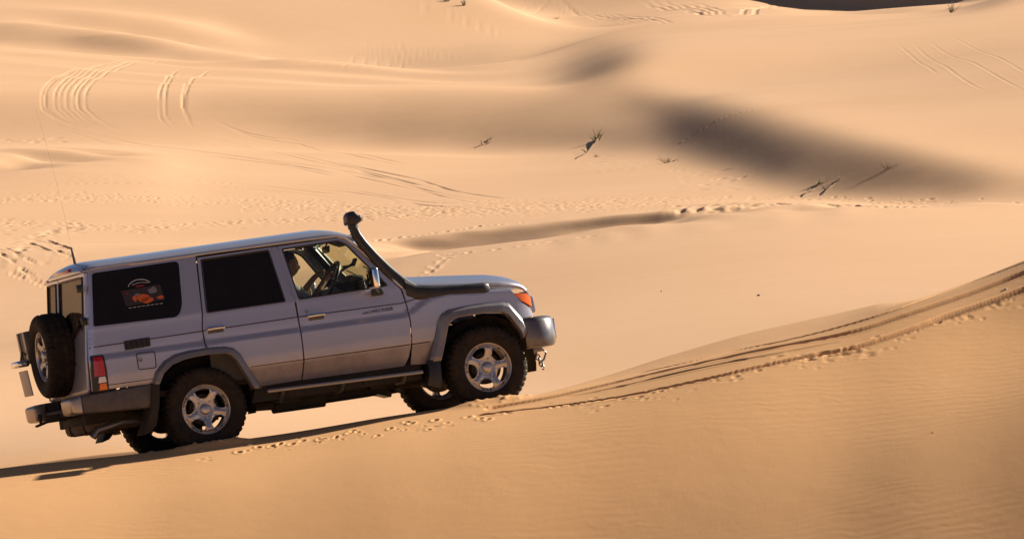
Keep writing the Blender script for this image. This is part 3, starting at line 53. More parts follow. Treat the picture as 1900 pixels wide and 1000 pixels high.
[4,2,0,0,2,3,6,7,8,11,12,13,17,18,17,17,15,16,16,9,6,3,-2,-2,-1,0,0,0,0,0,0,0,2,0,0,1,2,2,2,2,4,4,5,5,5,5,5,5,6,5,5,4,5,4,4,3,4,3,3,2,3,2,2,2,1,1,1,0,0,-1,-1,-1,-1,-1,-1,-2,-2,-2,-2,-3,-3,-2,-2,-2,-3,-4,-5,-6,-5,-2,2,6,5,3,1,1,0,-1,0,0,-1,0,0,0,0,0,1,-2,-7,-11,-12,-11,-12,-10,-3,3,3,-2,-9,-13,-14,-14,-14,-15,-14,-14,-13,-5,3,1,-4,-8,-13,-14,-15,-14,-15,-14,-15,-15,-15,-15,-15,-16,-16,-16,-16,-16,-17,-17,-16,-16,-16,-16,-17,-16,-17,-18,-21,-25,-31,-37,-40,-41,-36,-30,-23,-17,-12,-10,-7,-7,-6,-5,-4,-5,-6,-9,-11,-13,-15,-15,-15,-14,-12,-10,-8,-6,-5,-5,-5,-5,-6,-7,-7,-8,-9,-10,-10,-10,-10,-9,-9,-9,-9,-9,-8,-9,-9,-8,-9,-9,-9,-9,-9,-9,-9,-6,3,23,37,0,0,0],
[3,2,0,1,2,4,5,8,10,11,13,14,17,17,17,17,16,15,15,10,6,2,-2,-2,-2,-1,0,0,0,-3,0,0,1,1,2,1,2,3,2,3,4,5,6,5,6,6,6,6,5,6,5,5,5,5,5,5,4,4,4,4,3,3,2,2,2,1,1,0,0,0,-1,0,0,-1,-1,-1,-1,-1,-2,-2,-2,-3,-2,-2,-2,-4,-4,-5,-5,-2,3,8,7,3,1,1,0,0,-1,-1,0,-1,-1,-1,0,0,0,-4,-9,-11,-11,-11,-11,-8,0,5,3,-3,-11,-14,-14,-14,-14,-14,-15,-14,-11,-1,5,1,-5,-12,-15,-17,-17,-18,-17,-18,-17,-15,-13,-12,-13,-14,-15,-14,-15,-15,-14,-14,-16,-15,-15,-15,-15,-16,-16,-17,-19,-23,-27,-31,-34,-33,-31,-26,-21,-16,-12,-8,-7,-6,-5,-4,-3,-4,-6,-8,-11,-14,-15,-16,-15,-14,-12,-10,-8,-7,-6,-5,-5,-7,-7,-8,-9,-10,-12,-12,-12,-12,-12,-11,-11,-11,-10,-10,-11,-11,-11,-11,-10,-11,-11,-11,-11,-11,-11,-9,4,26,40,0,0,0],
[4,2,0,0,2,4,6,8,9,10,13,13,17,18,18,17,16,15,15,9,5,1,-3,-4,-3,-3,-3,-2,-3,-4,-1,-1,1,1,1,2,2,2,3,3,4,6,5,6,6,6,6,6,6,5,6,6,5,5,5,5,5,5,4,3,3,3,3,2,2,2,1,1,0,0,0,0,-1,0,-1,-1,-1,-2,-2,-2,-2,-2,-2,-3,-3,-4,-5,-5,-4,-1,5,9,8,3,1,0,0,-1,0,0,-1,-1,0,-1,-1,0,-1,-6,-9,-10,-10,-10,-9,-4,3,6,3,-5,-11,-13,-13,-14,-14,-14,-14,-13,-7,4,7,-1,-8,-14,-19,-19,-20,-19,-20,-19,-17,-12,-8,-8,-10,-12,-12,-13,-13,-13,-14,-14,-13,-14,-14,-14,-14,-14,-15,-15,-17,-20,-23,-26,-27,-28,-26,-24,-21,-17,-12,-8,-5,-3,-3,-3,-4,-4,-6,-8,-11,-13,-15,-15,-16,-14,-13,-11,-9,-7,-6,-7,-7,-8,-9,-11,-12,-13,-13,-14,-15,-15,-13,-13,-13,-13,-13,-13,-13,-13,-13,-13,-13,-13,-13,-12,-13,-13,-12,-10,3,26,41,0,0,0],
[4,2,1,0,2,5,7,8,10,11,13,13,17,17,17,18,16,15,15,10,5,0,-2,-5,-5,-6,-4,-4,-4,-5,-1,-3,0,2,2,3,3,4,4,4,5,5,6,6,6,6,6,6,6,6,6,6,6,6,5,5,5,4,4,5,4,4,3,3,3,2,2,2,2,1,1,0,1,0,0,0,-1,-1,-2,-2,-2,-2,-2,-2,-3,-4,-5,-5,-4,-1,6,11,8,4,2,1,-1,0,-1,-1,-1,0,-1,0,-1,0,-2,-6,-9,-9,-9,-9,-7,-1,6,6,0,-8,-13,-14,-14,-13,-13,-13,-13,-12,-3,8,8,-2,-10,-17,-19,-21,-21,-22,-21,-21,-17,-9,-2,-1,-6,-9,-11,-12,-12,-12,-12,-12,-12,-13,-13,-13,-13,-13,-13,-15,-16,-17,-19,-20,-21,-22,-23,-22,-21,-17,-12,-7,-4,-3,-3,-3,-3,-5,-6,-9,-11,-14,-15,-17,-16,-15,-13,-10,-9,-8,-8,-7,-9,-9,-10,-11,-14,-15,-16,-17,-16,-16,-16,-15,-15,-15,-15,-15,-15,-15,-14,-15,-15,-15,-14,-15,-14,-14,-15,-11,2,26,39,0,0,0],
[4,2,0,0,2,4,6,8,9,12,13,13,17,18,18,16,16,14,13,10,5,-2,-3,-7,-8,-8,-8,-7,-8,-9,-3,-4,0,2,3,3,4,3,4,4,5,6,6,6,6,6,7,6,6,7,6,6,6,6,6,6,5,6,5,4,4,4,4,4,3,3,2,2,1,1,1,1,0,1,1,0,-1,-1,-1,-2,-2,-1,-2,-2,-4,-5,-5,-4,-3,0,7,12,9,4,1,0,0,-1,0,0,0,0,0,-1,0,-1,-4,-6,-7,-7,-7,-7,-4,3,7,5,-2,-10,-12,-12,-13,-13,-13,-13,-13,-8,3,10,8,-5,-13,-19,-22,-22,-22,-22,-23,-22,-17,-8,1,0,-4,-9,-10,-10,-10,-11,-10,-11,-11,-11,-11,-11,-12,-12,-13,-12,-13,-14,-14,-16,-17,-18,-20,-22,-21,-18,-11,-6,-3,-3,-3,-3,-4,-4,-7,-9,-12,-14,-16,-16,-16,-14,-13,-11,-9,-8,-7,-8,-9,-10,-12,-14,-15,-17,-18,-18,-18,-17,-17,-17,-16,-16,-16,-16,-16,-16,-17,-16,-16,-16,-17,-17,-17,-17,-16,-14,0,26,40,0,0,0],
[4,2,0,0,3,4,7,8,10,11,13,13,16,17,17,17,16,13,12,9,5,-2,-3,-10,-11,-12,-12,-12,-11,-11,-6,-7,-2,1,2,3,4,4,4,4,5,6,6,7,7,7,6,7,7,7,7,7,7,7,7,6,6,5,6,6,5,4,4,4,4,3,3,2,2,2,1,1,2,1,0,0,0,-1,-1,-1,-1,-2,-1,-2,-3,-4,-5,-5,-2,2,9,12,9,5,3,1,1,1,0,0,0,0,0,1,0,0,-3,-5,-5,-5,-5,-5,-1,6,7,3,-5,-11,-13,-13,-13,-13,-13,-13,-11,-4,8,11,4,-9,-17,-20,-22,-23,-23,-23,-23,-22,-19,-11,-4,-2,-5,-7,-9,-9,-10,-9,-10,-10,-10,-10,-10,-11,-10,-11,-11,-12,-11,-11,-12,-12,-14,-16,-19,-22,-21,-16,-10,-4,-2,-1,-2,-3,-3,-5,-6,-8,-11,-14,-15,-17,-16,-16,-13,-12,-10,-9,-9,-9,-9,-11,-12,-15,-17,-19,-19,-19,-19,-19,-18,-18,-18,-18,-18,-18,-18,-18,-18,-18,-19,-18,-18,-18,-18,-18,-18,-15,0,24,39,0,0,0],
[4,2,0,1,2,5,6,9,10,11,13,13,16,16,16,15,15,12,11,10,4,-2,-4,-14,-15,-15,-15,-16,-15,-15,-8,-10,-6,1,3,3,4,5,5,5,6,6,7,7,7,7,7,7,7,7,7,7,7,6,6,6,6,6,6,5,6,5,5,4,4,4,4,3,3,2,2,2,1,1,1,0,0,0,-1,-1,-2,-1,-2,-2,-4,-5,-4,-3,-1,5,11,14,11,6,2,2,1,0,1,1,1,1,1,0,1,0,-2,-2,-3,-3,-3,-2,2,7,7,0,-8,-12,-12,-13,-12,-12,-13,-12,-8,2,11,9,-1,-15,-19,-23,-24,-24,-24,-24,-24,-24,-22,-17,-12,-8,-7,-8,-8,-9,-8,-9,-9,-9,-9,-9,-10,-9,-10,-10,-10,-10,-10,-10,-10,-10,-11,-15,-18,-20,-19,-14,-7,-2,0,-1,-2,-2,-4,-5,-6,-9,-11,-13,-17,-17,-17,-15,-13,-11,-9,-9,-9,-10,-10,-11,-14,-17,-19,-20,-21,-21,-20,-20,-20,-20,-20,-20,-20,-20,-20,-20,-19,-20,-19,-20,-19,-19,-19,-19,-20,-17,-3,25,39,0,0,0],
[4,2,1,0,3,5,7,8,10,11,13,14,13,13,14,13,13,11,10,9,2,-2,-5,-19,-18,-17,-19,-20,-18,-17,-12,-13,-9,0,2,4,4,5,5,6,5,6,7,7,7,7,8,7,8,7,7,7,7,7,7,7,7,7,6,6,5,6,5,5,5,4,3,4,3,3,3,2,2,1,1,1,1,0,-1,-1,-1,-1,-1,-2,-3,-4,-5,-3,2,8,15,17,11,7,5,2,1,2,1,1,2,1,1,2,1,0,0,-1,0,0,0,1,5,7,4,-3,-10,-11,-12,-12,-12,-13,-12,-11,-4,8,12,6,-8,-19,-23,-24,-24,-25,-25,-25,-26,-26,-25,-23,-18,-12,-9,-7,-7,-7,-8,-8,-8,-8,-9,-8,-8,-9,-8,-8,-9,-9,-9,-9,-8,-9,-11,-12,-15,-16,-14,-8,-1,3,2,1,-1,-2,-3,-4,-6,-8,-11,-15,-16,-17,-17,-15,-14,-11,-10,-8,-9,-9,-11,-13,-16,-18,-20,-21,-21,-21,-22,-21,-21,-20,-21,-20,-21,-21,-21,-20,-21,-21,-21,-21,-21,-21,-21,-21,-21,-19,-3,24,41,0,0,0],
[4,2,0,0,2,4,7,9,11,11,13,14,13,12,13,12,13,9,11,10,3,-1,-6,-22,-20,-19,-20,-21,-21,-19,-16,-16,-15,-1,3,4,5,6,6,6,7,6,6,7,7,8,7,8,7,7,8,8,7,8,7,7,7,7,6,6,6,6,6,6,5,5,4,3,3,3,2,3,2,2,2,1,0,0,0,0,0,-1,0,-2,-4,-5,-4,-1,3,11,19,18,13,8,5,4,3,2,2,2,2,2,2,2,2,2,2,2,2,1,2,3,8,8,2,-6,-11,-12,-12,-12,-12,-12,-11,-6,3,11,10,-1,-14,-23,-25,-26,-26,-25,-26,-26,-26,-26,-26,-24,-19,-13,-8,-7,-7,-7,-7,-7,-7,-7,-7,-7,-7,-7,-8,-8,-7,-7,-8,-7,-8,-8,-9,-11,-13,-12,-6,1,6,6,5,2,1,-2,-2,-3,-5,-8,-11,-14,-16,-18,-17,-16,-13,-11,-9,-9,-8,-9,-11,-14,-17,-20,-22,-23,-23,-23,-22,-22,-21,-22,-22,-22,-22,-22,-22,-23,-22,-22,-22,-22,-23,-22,-22,-23,-23,-20,-6,22,41,0,0,0],
[4,2,1,1,3,5,6,8,10,12,13,13,19,20,18,16,14,10,17,18,5,0,-4,-20,-18,-18,-20,-22,-21,-18,-20,-18,-25,-5,4,5,6,6,6,6,6,7,7,7,8,7,8,8,8,8,8,7,8,7,8,8,7,7,7,7,7,6,6,5,5,5,5,4,4,3,4,2,3,2,1,1,1,0,0,-1,0,0,-1,-2,-3,-4,-4,-1,6,14,21,19,14,10,7,4,2,2,2,3,2,2,3,2,3,2,2,2,2,3,2,5,8,6,-1,-8,-11,-12,-12,-11,-12,-11,-8,-1,9,13,6,-7,-18,-24,-24,-24,-25,-25,-25,-25,-25,-25,-25,-23,-19,-13,-7,-5,-5,-5,-5,-5,-5,-5,-5,-6,-6,-6,-6,-6,-6,-6,-5,-6,-6,-6,-7,-8,-7,-3,4,11,13,12,8,4,1,0,-2,-3,-5,-7,-11,-14,-17,-18,-18,-16,-14,-11,-9,-8,-8,-9,-11,-15,-19,-22,-24,-24,-24,-23,-23,-23,-23,-23,-23,-24,-23,-23,-23,-23,-24,-24,-24,-24,-23,-24,-24,-24,-25,-23,-8,21,40,0,0,0],
[4,2,1,1,3,5,7,9,10,11,13,14,17,20,19,17,19,13,22,19,5,4,5,-11,-13,-16,-19,-19,-19,-15,-20,-18,-32,-6,4,5,6,7,7,7,7,7,8,8,8,8,8,8,8,8,8,8,8,8,8,7,8,7,7,7,7,6,6,6,5,5,5,5,4,4,3,4,2,3,2,2,1,1,0,1,0,0,0,-2,-4,-4,-4,0,8,17,23,20,14,10,7,5,3,3,3,2,2,3,2,3,2,3,3,3,2,2,3,6,8,4,-3,-10,-11,-11,-11,-11,-10,-8,-3,6,13,10,0,-11,-19,-22,-22,-23,-22,-23,-23,-23,-22,-23,-22,-21,-16,-9,-6,-3,-3,-4,-4,-4,-4,-4,-4,-4,-4,-4,-4,-4,-4,-4,-4,-4,-4,-5,-5,-4,0,7,13,18,19,14,10,6,3,1,-1,-3,-5,-8,-11,-14,-17,-18,-17,-16,-13,-11,-9,-6,-7,-9,-13,-17,-22,-24,-25,-25,-25,-25,-24,-24,-24,-24,-24,-24,-25,-25,-25,-25,-25,-25,-25,-25,-25,-25,-25,-26,-27,-25,-11,17,39,0,0,0],
[4,3,0,0,2,4,7,9,10,11,12,13,14,15,17,19,20,17,21,11,0,-6,0,3,-6,-14,-18,-18,-17,-16,-23,-25,-22,7,11,9,9,8,8,8,7,7,7,7,8,8,8,8,8,8,8,8,8,8,8,8,7,8,8,7,7,7,7,6,6,5,5,5,4,4,4,3,4,3,3,2,2,1,1,0,0,0,-1,-2,-4,-5,-3,1,8,18,24,21,15,11,7,4,3,2,2,3,3,2,3,2,3,3,2,2,3,3,4,7,7,1,-6,-9,-10,-10,-10,-10,-7,-2,5,12,13,8,-4,-14,-19,-19,-20,-19,-20,-19,-18,-17,-17,-16,-16,-14,-10,-6,-1,-1,-1,-1,0,-1,-1,-1,-1,0,-1,-1,-1,-1,-1,-2,-2,-2,-2,-2,-1,2,8,15,22,25,22,17,11,7,4,1,0,-2,-5,-7,-11,-14,-17,-18,-18,-16,-14,-10,-7,-6,-6,-9,-14,-20,-24,-27,-28,-27,-27,-26,-25,-25,-26,-26,-26,-27,-26,-27,-27,-27,-27,-27,-27,-27,-27,-27,-28,-28,-30,-29,-15,13,35,0,0,0],
[4,2,1,1,3,5,7,8,10,11,13,13,14,16,15,19,19,22,23,5,-4,-10,-8,4,-5,-13,-15,-14,-13,-12,-19,-21,-8,14,23,14,12,11,10,8,7,7,7,8,8,8,8,8,8,8,8,8,8,9,8,8,8,7,8,8,7,7,6,7,6,6,5,5,5,4,4,4,3,3,2,2,1,1,1,1,1,1,-1,-3,-5,-5,-4,2,10,20,25,21,16,11,8,5,3,3,3,2,2,3,2,3,2,2,3,3,3,3,4,7,5,-1,-7,-9,-9,-9,-8,-5,-2,4,11,14,12,2,-8,-15,-15,-16,-15,-16,-14,-13,-11,-10,-8,-7,-7,-6,-3,0,2,3,3,3,2,3,3,3,3,2,3,3,2,2,1,2,1,1,1,1,4,7,14,21,27,28,24,18,12,8,4,2,-1,-2,-4,-7,-10,-14,-17,-19,-19,-17,-13,-10,-7,-6,-7,-12,-19,-26,-30,-31,-31,-30,-29,-28,-28,-28,-28,-28,-29,-28,-29,-28,-29,-29,-29,-29,-29,-29,-29,-29,-30,-32,-33,-31,-19,7,29,0,0,0],
[4,2,1,1,3,5,7,9,10,11,12,14,15,15,15,19,16,23,20,1,-5,-13,-20,-9,-11,-11,-11,-10,-9,-8,-12,-9,-1,9,20,14,13,11,10,10,8,7,8,8,8,8,8,8,8,8,8,9,8,8,8,8,8,8,7,7,7,7,7,6,7,6,6,5,5,5,4,4,4,3,3,3,2,2,1,1,0,0,-1,-3,-4,-4,-3,2,10,20,25,21,15,11,7,4,3,2,2,2,2,2,2,2,3,2,2,2,2,2,4,6,3,-3,-8,-9,-8,-7,-4,-1,5,11,14,14,8,-1,-9,-12,-13,-12,-12,-9,-8,-5,-2,1,3,4,4,5,5,7,7,7,7,7,7,7,7,7,7,7,6,6,6,6,6,5,5,5,4,6,8,13,19,27,30,29,25,19,13,8,5,2,1,-2,-4,-7,-11,-14,-17,-18,-18,-17,-14,-10,-7,-7,-11,-18,-26,-32,-36,-37,-35,-34,-32,-31,-31,-30,-31,-32,-31,-32,-32,-32,-31,-32,-32,-32,-33,-32,-33,-33,-34,-35,-37,-36,-25,-1,167,0,0,0],
[4,3,2,1,3,5,7,8,10,11,12,14,15,14,15,16,11,19,14,0,-5,-13,-25,-15,-13,-9,-7,-6,-5,-5,-9,-3,0,4,12,14,10,10,10,9,8,8,8,8,8,9,8,8,8,9,8,8,9,8,9,9,9,9,8,8,8,8,8,7,7,7,6,6,6,5,5,4,4,4,4,2,3,2,2,1,1,0,-1,-4,-5,-5,-2,3,11,21,24,20,15,11,7,4,2,1,1,2,2,2,2,2,1,2,2,2,2,3,5,6,1,-5,-7,-7,-6,-3,0,6,11,14,16,12,5,-4,-8,-9,-9,-6,-4,-2,2,6,9,12,12,12,13,13,13,12,12,11,11,12,12,12,12,12,11,11,11,11,11,10,9,9,8,8,9,10,13,19,25,29,32,29,25,19,14,9,6,3,1,-1,-3,-7,-10,-14,-17,-19,-19,-16,-13,-10,-8,-9,-16,-27,-37,-43,-44,-43,-42,-40,-38,-37,-36,-36,-35,-35,-36,-36,-36,-36,-36,-36,-36,-36,-36,-36,-36,-37,-38,-40,-41,-40,-30,-7,274,0,0,0],
[3,2,1,2,3,5,6,9,10,11,12,14,11,12,14,13,11,20,9,-1,-4,-12,-24,-15,-11,-8,-5,-4,-3,-3,-6,-2,1,-1,7,14,11,10,10,10,8,7,8,8,8,8,9,8,8,8,9,9,8,9,8,8,8,8,9,8,8,7,7,8,7,7,7,6,5,6,5,5,4,4,3,4,2,2,2,2,2,0,-2,-4,-6,-5,-2,5,12,21,24,20,15,10,6,3,1,2,2,1,1,1,1,1,2,1,1,1,1,2,5,4,-1,-5,-5,-4,-2,2,7,11,14,16,14,10,2,-3,-6,-5,-3,1,5,9,13,16,18,18,19,18,18,17,17,17,16,16,17,16,17,17,17,16,17,16,16,15,15,14,14,13,13,12,13,14,18,22,28,32,32,30,25,20,14,10,6,4,2,0,-3,-6,-10,-14,-17,-19,-19,-18,-14,-11,-10,-16,-28,-41,-51,-55,-56,-54,-50,-48,-46,-44,-43,-42,-42,-42,-41,-41,-41,-41,-41,-41,-41,-42,-41,-42,-42,-43,-44,-46,-46,-44,-34,-14,271,0,0,0],
[4,3,2,1,3,5,7,8,9,11,12,13,12,13,13,11,13,17,3,0,-2,-9,-19,-12,-8,-5,-3,-1,-2,-2,-3,-1,5,-5,7,15,12,12,12,12,9,9,8,8,9,8,8,9,9,8,8,8,9,9,9,9,9,8,8,9,8,8,8,7,7,7,7,6,7,6,6,6,5,4,4,3,4,3,2,2,1,1,-2,-5,-5,-4,0,6,15,24,24,19,15,11,7,3,1,0,0,1,1,1,1,1,0,1,1,1,1,3,6,3,-1,-3,-3,-1,3,7,12,15,16,16,13,8,2,-2,-2,0,4,10,13,18,21,23,23,22,20,20,20,20,21,21,21,22,21,21,21,21,21,22,21,21,21,21,20,20,19,18,17,17,16,19,22,27,31,33,33,31,26,20,16,11,8,5,2,0,-3,-6,-10,-15,-18,-20,-20,-18,-15,-13,-17,-28,-44,-59,-69,-72,-69,-65,-62,-58,-56,-54,-53,-51,-50,-49,-49,-48,-47,-48,-48,-48,-48,-47,-48,-48,-48,-50,-52,-52,-51,-47,-36,-19,227,0,0,0],
[4,3,2,2,3,5,7,9,10,10,11,12,13,14,13,12,13,13,2,1,-1,-5,-13,-7,-5,-2,0,0,0,-1,-2,1,10,1,17,17,15,15,13,12,9,8,8,9,8,9,8,8,8,8,8,8,8,8,9,9,8,9,9,8,8,8,8,8,7,7,7,7,6,6,6,5,6,5,5,4,3,3,3,3,2,0,-2,-4,-5,-3,3,10,19,26,24,20,15,10,5,2,1,0,1,0,0,0,0,0,1,0,0,0,2,5,5,3,0,-1,1,5,9,13,15,16,17,15,12,7,3,3,5,8,12,17,21,23,25,24,24,22,21,20,20,22,23,26,28,27,26,26,26,26,27,26,27,27,26,25,25,24,24,23,22,21,22,23,25,29,32,35,34,30,26,22,17,13,9,6,3,0,-3,-7,-11,-14,-18,-20,-20,-18,-17,-18,-27,-45,-67,-84,-90,-91,-87,-82,-76,-72,-69,-67,-64,-63,-61,-59,-58,-57,-57,-56,-56,-56,-57,-57,-56,-55,-57,-58,-59,-59,-55,-49,-38,-20,105,0,0,0],
[3,2,2,2,3,4,6,8,9,11,11,14,14,13,13,12,13,8,3,3,2,-1,-6,-3,-1,0,2,2,2,1,2,2,7,0,15,16,15,14,13,12,10,8,8,8,8,8,9,8,8,9,9,9,9,9,8,8,9,9,8,9,9,9,8,8,8,8,7,8,7,7,6,6,5,6,5,5,5,4,4,3,3,1,-3,-4,-3,-1,6,14,23,29,26,20,16,10,6,2,-1,0,-1,0,0,0,0,0,-1,0,0,1,2,5,5,3,1,3,6,9,12,15,16,16,15,14,11,8,7,7,9,13,18,21,23,25,25,25,23,21,21,21,21,23,27,32,33,32,31,31,31,31,31,32,31,31,32,31,31,30,29,28,27,26,26,27,29,32,34,34,34,32,28,24,19,14,10,7,4,0,-3,-7,-11,-15,-19,-21,-21,-20,-20,-27,-46,-73,-97,-112,-117,-113,-107,-100,-95,-90,-86,-82,-80,-77,-74,-72,-70,-68,-67,-66,-67,-67,-67,-66,-65,-66,-67,-68,-69,-65,-59,-49,-36,-20,22,0,0,1],
[4,3,2,2,3,5,7,8,10,11,10,15,14,12,13,12,12,6,5,6,5,3,-1,3,3,4,4,5,5,5,4,4,7,2,9,13,15,12,12,11,10,9,8,8,9,9,8,8,8,8,8,8,9,9,9,9,9,9,9,8,8,8,8,8,8,8,8,7,7,7,7,7,7,6,6,5,5,5,5,4,3,1,-1,-3,-2,3,9,17,28,31,27,21,15,10,5,1,0,0,0,-1,0,-1,-1,-1,0,-1,0,1,5,7,7,4,5,7,9,13,15,15,16,17,16,13,11,9,9,11,15,18,20,23,24,24,24,23,21,21,21,21,21,24,30,35,38,38,37,36,36,37,36,37,37,38,37,37,36,36,35,34,33,32,31,31,32,33,34,34,33,31,28,24,20,16,12,8,4,1,-3,-7,-11,-16,-19,-21,-22,-23,-28,-45,-74,-107,-133,-143,-143,-136,-129,-122,-115,-110,-105,-101,-97,-93,-90,-87,-83,-81,-79,-79,-79,-80,-79,-77,-76,-75,-76,-78,-77,-71,-60,-45,-29,-15,1,0,0,0],
[3,3,3,3,4,6,7,9,9,10,10,12,11,13,13,12,11,5,7,7,8,6,6,6,8,8,9,9,8,8,8,8,9,5,3,12,13,12,11,12,10,8,8,8,8,8,8,8,8,8,8,9,8,8,9,9,9,9,9,9,9,9,9,9,9,8,8,8,8,8,8,7,7,6,6,6,6,6,5,5,4,2,0,-1,1,6,13,22,32,34,28,22,16,10,5,1,0,-1,-1,-1,-1,-1,0,-1,-1,0,0,3,6,7,6,7,8,10,13,14,16,17,16,15,14,13,11,10,11,14,16,18,20,21,22,22,22,21,21,21,21,22,23,25,30,37,42,44,43,43,42,42,43,43,44,43,44,44,44,43,42,41,39,38,37,36,35,34,34,33,32,30,28,25,20,16,12,8,4,0,-4,-8,-13,-16,-19,-21,-23,-27,-41,-70,-110,-147,-168,-174,-169,-161,-151,-143,-137,-131,-126,-121,-116,-112,-107,-102,-99,-96,-94,-93,-93,-92,-91,-90,-88,-87,-87,-88,-84,-74,-57,-37,-20,-7,0,0,0,0],
[3,3,2,2,4,5,6,8,9,11,11,12,13,13,12,12,12,6,9,11,11,11,10,12,11,12,11,12,12,12,12,12,12,9,3,12,14,12,12,12,11,9,9,9,8,8,8,8,8,8,8,8,9,9,9,9,9,9,9,9,9,9,9,9,9,9,9,9,9,8,8,8,7,8,7,7,6,7,7,6,5,3,1,3,5,10,17,26,34,35,29,22,16,10,4,0,-1,-1,-1,0,-1,0,-1,0,0,1,3,6,9,10,9,9,11,13,15,16,16,16,16,15,14,13,12,13,14,16,18,19,19,20,19,20,20,20,20,21,21,22,24,26,30,38,45,49,50,49,49,49,50,51,51,52,52,52,51,50,49,48,47,45,43,41,38,35,32,31,29,28,26,22,20,16,12,8,4,-1,-5,-9,-12,-16,-20,-23,-26,-37,-62,-104,-149,-184,-199,-199,-190,-180,-171,-163,-156,-150,-145,-140,-135,-129,-123,-118,-113,-109,-107,-106,-106,-106,-104,-102,-99,-97,-97,-95,-88,-73,-49,-24,-6,3,0,0,0,1],
[3,3,3,3,3,5,7,8,10,10,10,11,13,12,13,12,11,7,11,13,13,13,14,14,15,14,15,14,15,15,15,15,15,13,10,19,15,14,15,15,12,10,9,8,9,8,8,8,8,8,8,9,9,9,9,10,10,9,10,10,10,10,10,9,9,9,9,9,9,9,9,9,9,8,8,8,8,8,8,7,6,4,4,5,9,14,20,29,37,35,29,23,17,10,4,1,-1,-1,0,-1,-1,-1,-1,-1,0,2,6,9,11,10,11,11,13,15,16,17,17,16,16,15,14,13,13,14,16,17,18,19,18,17,18,18,18,18,20,21,22,24,26,28,32,39,48,54,57,57,58,58,58,59,60,60,60,60,59,58,57,55,54,53,51,47,43,38,33,29,26,24,22,20,17,15,11,7,3,0,-4,-8,-13,-17,-19,-23,-32,-51,-89,-139,-185,-212,-219,-213,-203,-192,-184,-177,-171,-166,-160,-155,-149,-143,-137,-131,-127,-123,-119,-118,-117,-116,-115,-111,-107,-104,-102,-98,-88,-65,-35,-7,12,16,0,0,0,0],
[3,3,3,4,4,5,7,8,9,10,11,11,10,11,12,11,10,10,12,14,15,16,17,17,17,17,17,17,17,17,17,18,17,13,13,16,15,14,15,14,11,10,9,9,8,9,8,8,8,8,9,8,8,9,9,9,9,10,9,10,10,10,9,10,10,10,10,10,10,9,9,9,9,9,9,9,9,9,8,9,7,7,7,9,13,17,24,34,39,36,30,24,17,10,4,0,-1,0,-1,-1,-1,-1,0,1,3,6,10,13,13,13,13,14,16,17,18,18,18,18,17,17,16,15,16,16,18,19,19,18,18,17,17,16,17,18,19,20,23,24,26,29,34,40,49,57,63,66,66,67,68,68,69,69,69,68,68,67,66,65,63,60,58,54,49,42,35,27,23,20,18,17,15,12,9,6,3,-1,-5,-9,-12,-16,-21,-26,-39,-70,-118,-169,-207,-222,-221,-212,-201,-193,-185,-180,-175,-171,-167,-162,-157,-151,-145,-140,-135,-131,-128,-127,-126,-124,-120,-115,-110,-107,-104,-97,-80,-51,-17,13,29,28,0,0,0,-1],
[3,3,3,3,5,6,7,8,9,9,11,11,13,13,11,9,10,11,13,15,16,16,18,18,18,18,18,19,19,19,19,19,18,14,13,13,13,14,13,13,11,10,8,8,8,8,8,8,7,7,7,8,9,9,9,9,10,10,10,10,10,10,11,10,10,10,10,10,10,11,10,10,10,10,10,10,10,10,10,9,9,8,9,12,15,21,28,37,40,36,30,25,17,10,3,0,0,-1,-1,0,0,0,1,3,7,11,14,16,16,16,17,18,19,21,21,21,20,20,19,18,18,18,18,19,20,21,21,21,20,18,17,17,17,18,19,21,23,25,27,30,34,40,49,59,67,71,74,76,77,77,78,79,78,78,77,75,73,72,70,69,65,62,56,48,39,30,23,18,15,13,12,10,8,5,2,-1,-5,-8,-12,-16,-20,-30,-51,-90,-140,-185,-210,-215,-208,-197,-187,-179,-175,-171,-169,-166,-162,-159,-155,-150,-145,-141,-136,-133,-131,-129,-127,-124,-119,-112,-106,-103,-99,-89,-65,-31,5,32,44,37,0,0,0,0],
[3,3,4,4,4,6,7,9,9,10,11,10,12,12,10,9,10,13,14,16,17,18,20,19,19,19,19,19,19,19,20,19,18,15,12,10,13,12,12,11,12,10,9,8,8,8,8,7,8,8,8,9,9,9,10,10,9,10,10,10,10,10,10,11,11,11,11,11,11,11,11,11,11,11,11,11,11,11,12,11,11,11,13,15,20,24,33,40,41,36,31,25,18,10,5,2,1,1,2,1,2,3,6,10,14,18,19,20,20,21,21,23,24,24,25,24,24,23,24,23,23,23,23,24,24,24,24,23,22,21,20,20,19,21,22,23,24,26,28,30,33,40,48,58,67,75,80,83,84,86,86,86,87,86,84,83,81,79,77,75,73,69,63,56,46,37,27,20,15,13,10,9,8,6,2,-1,-4,-8,-12,-16,-22,-34,-62,-105,-151,-182,-193,-189,-178,-167,-160,-155,-152,-150,-149,-148,-147,-145,-143,-140,-137,-133,-131,-128,-125,-123,-121,-115,-106,-99,-94,-91,-86,-72,-45,-9,24,49,56,44,0,0,0,0],
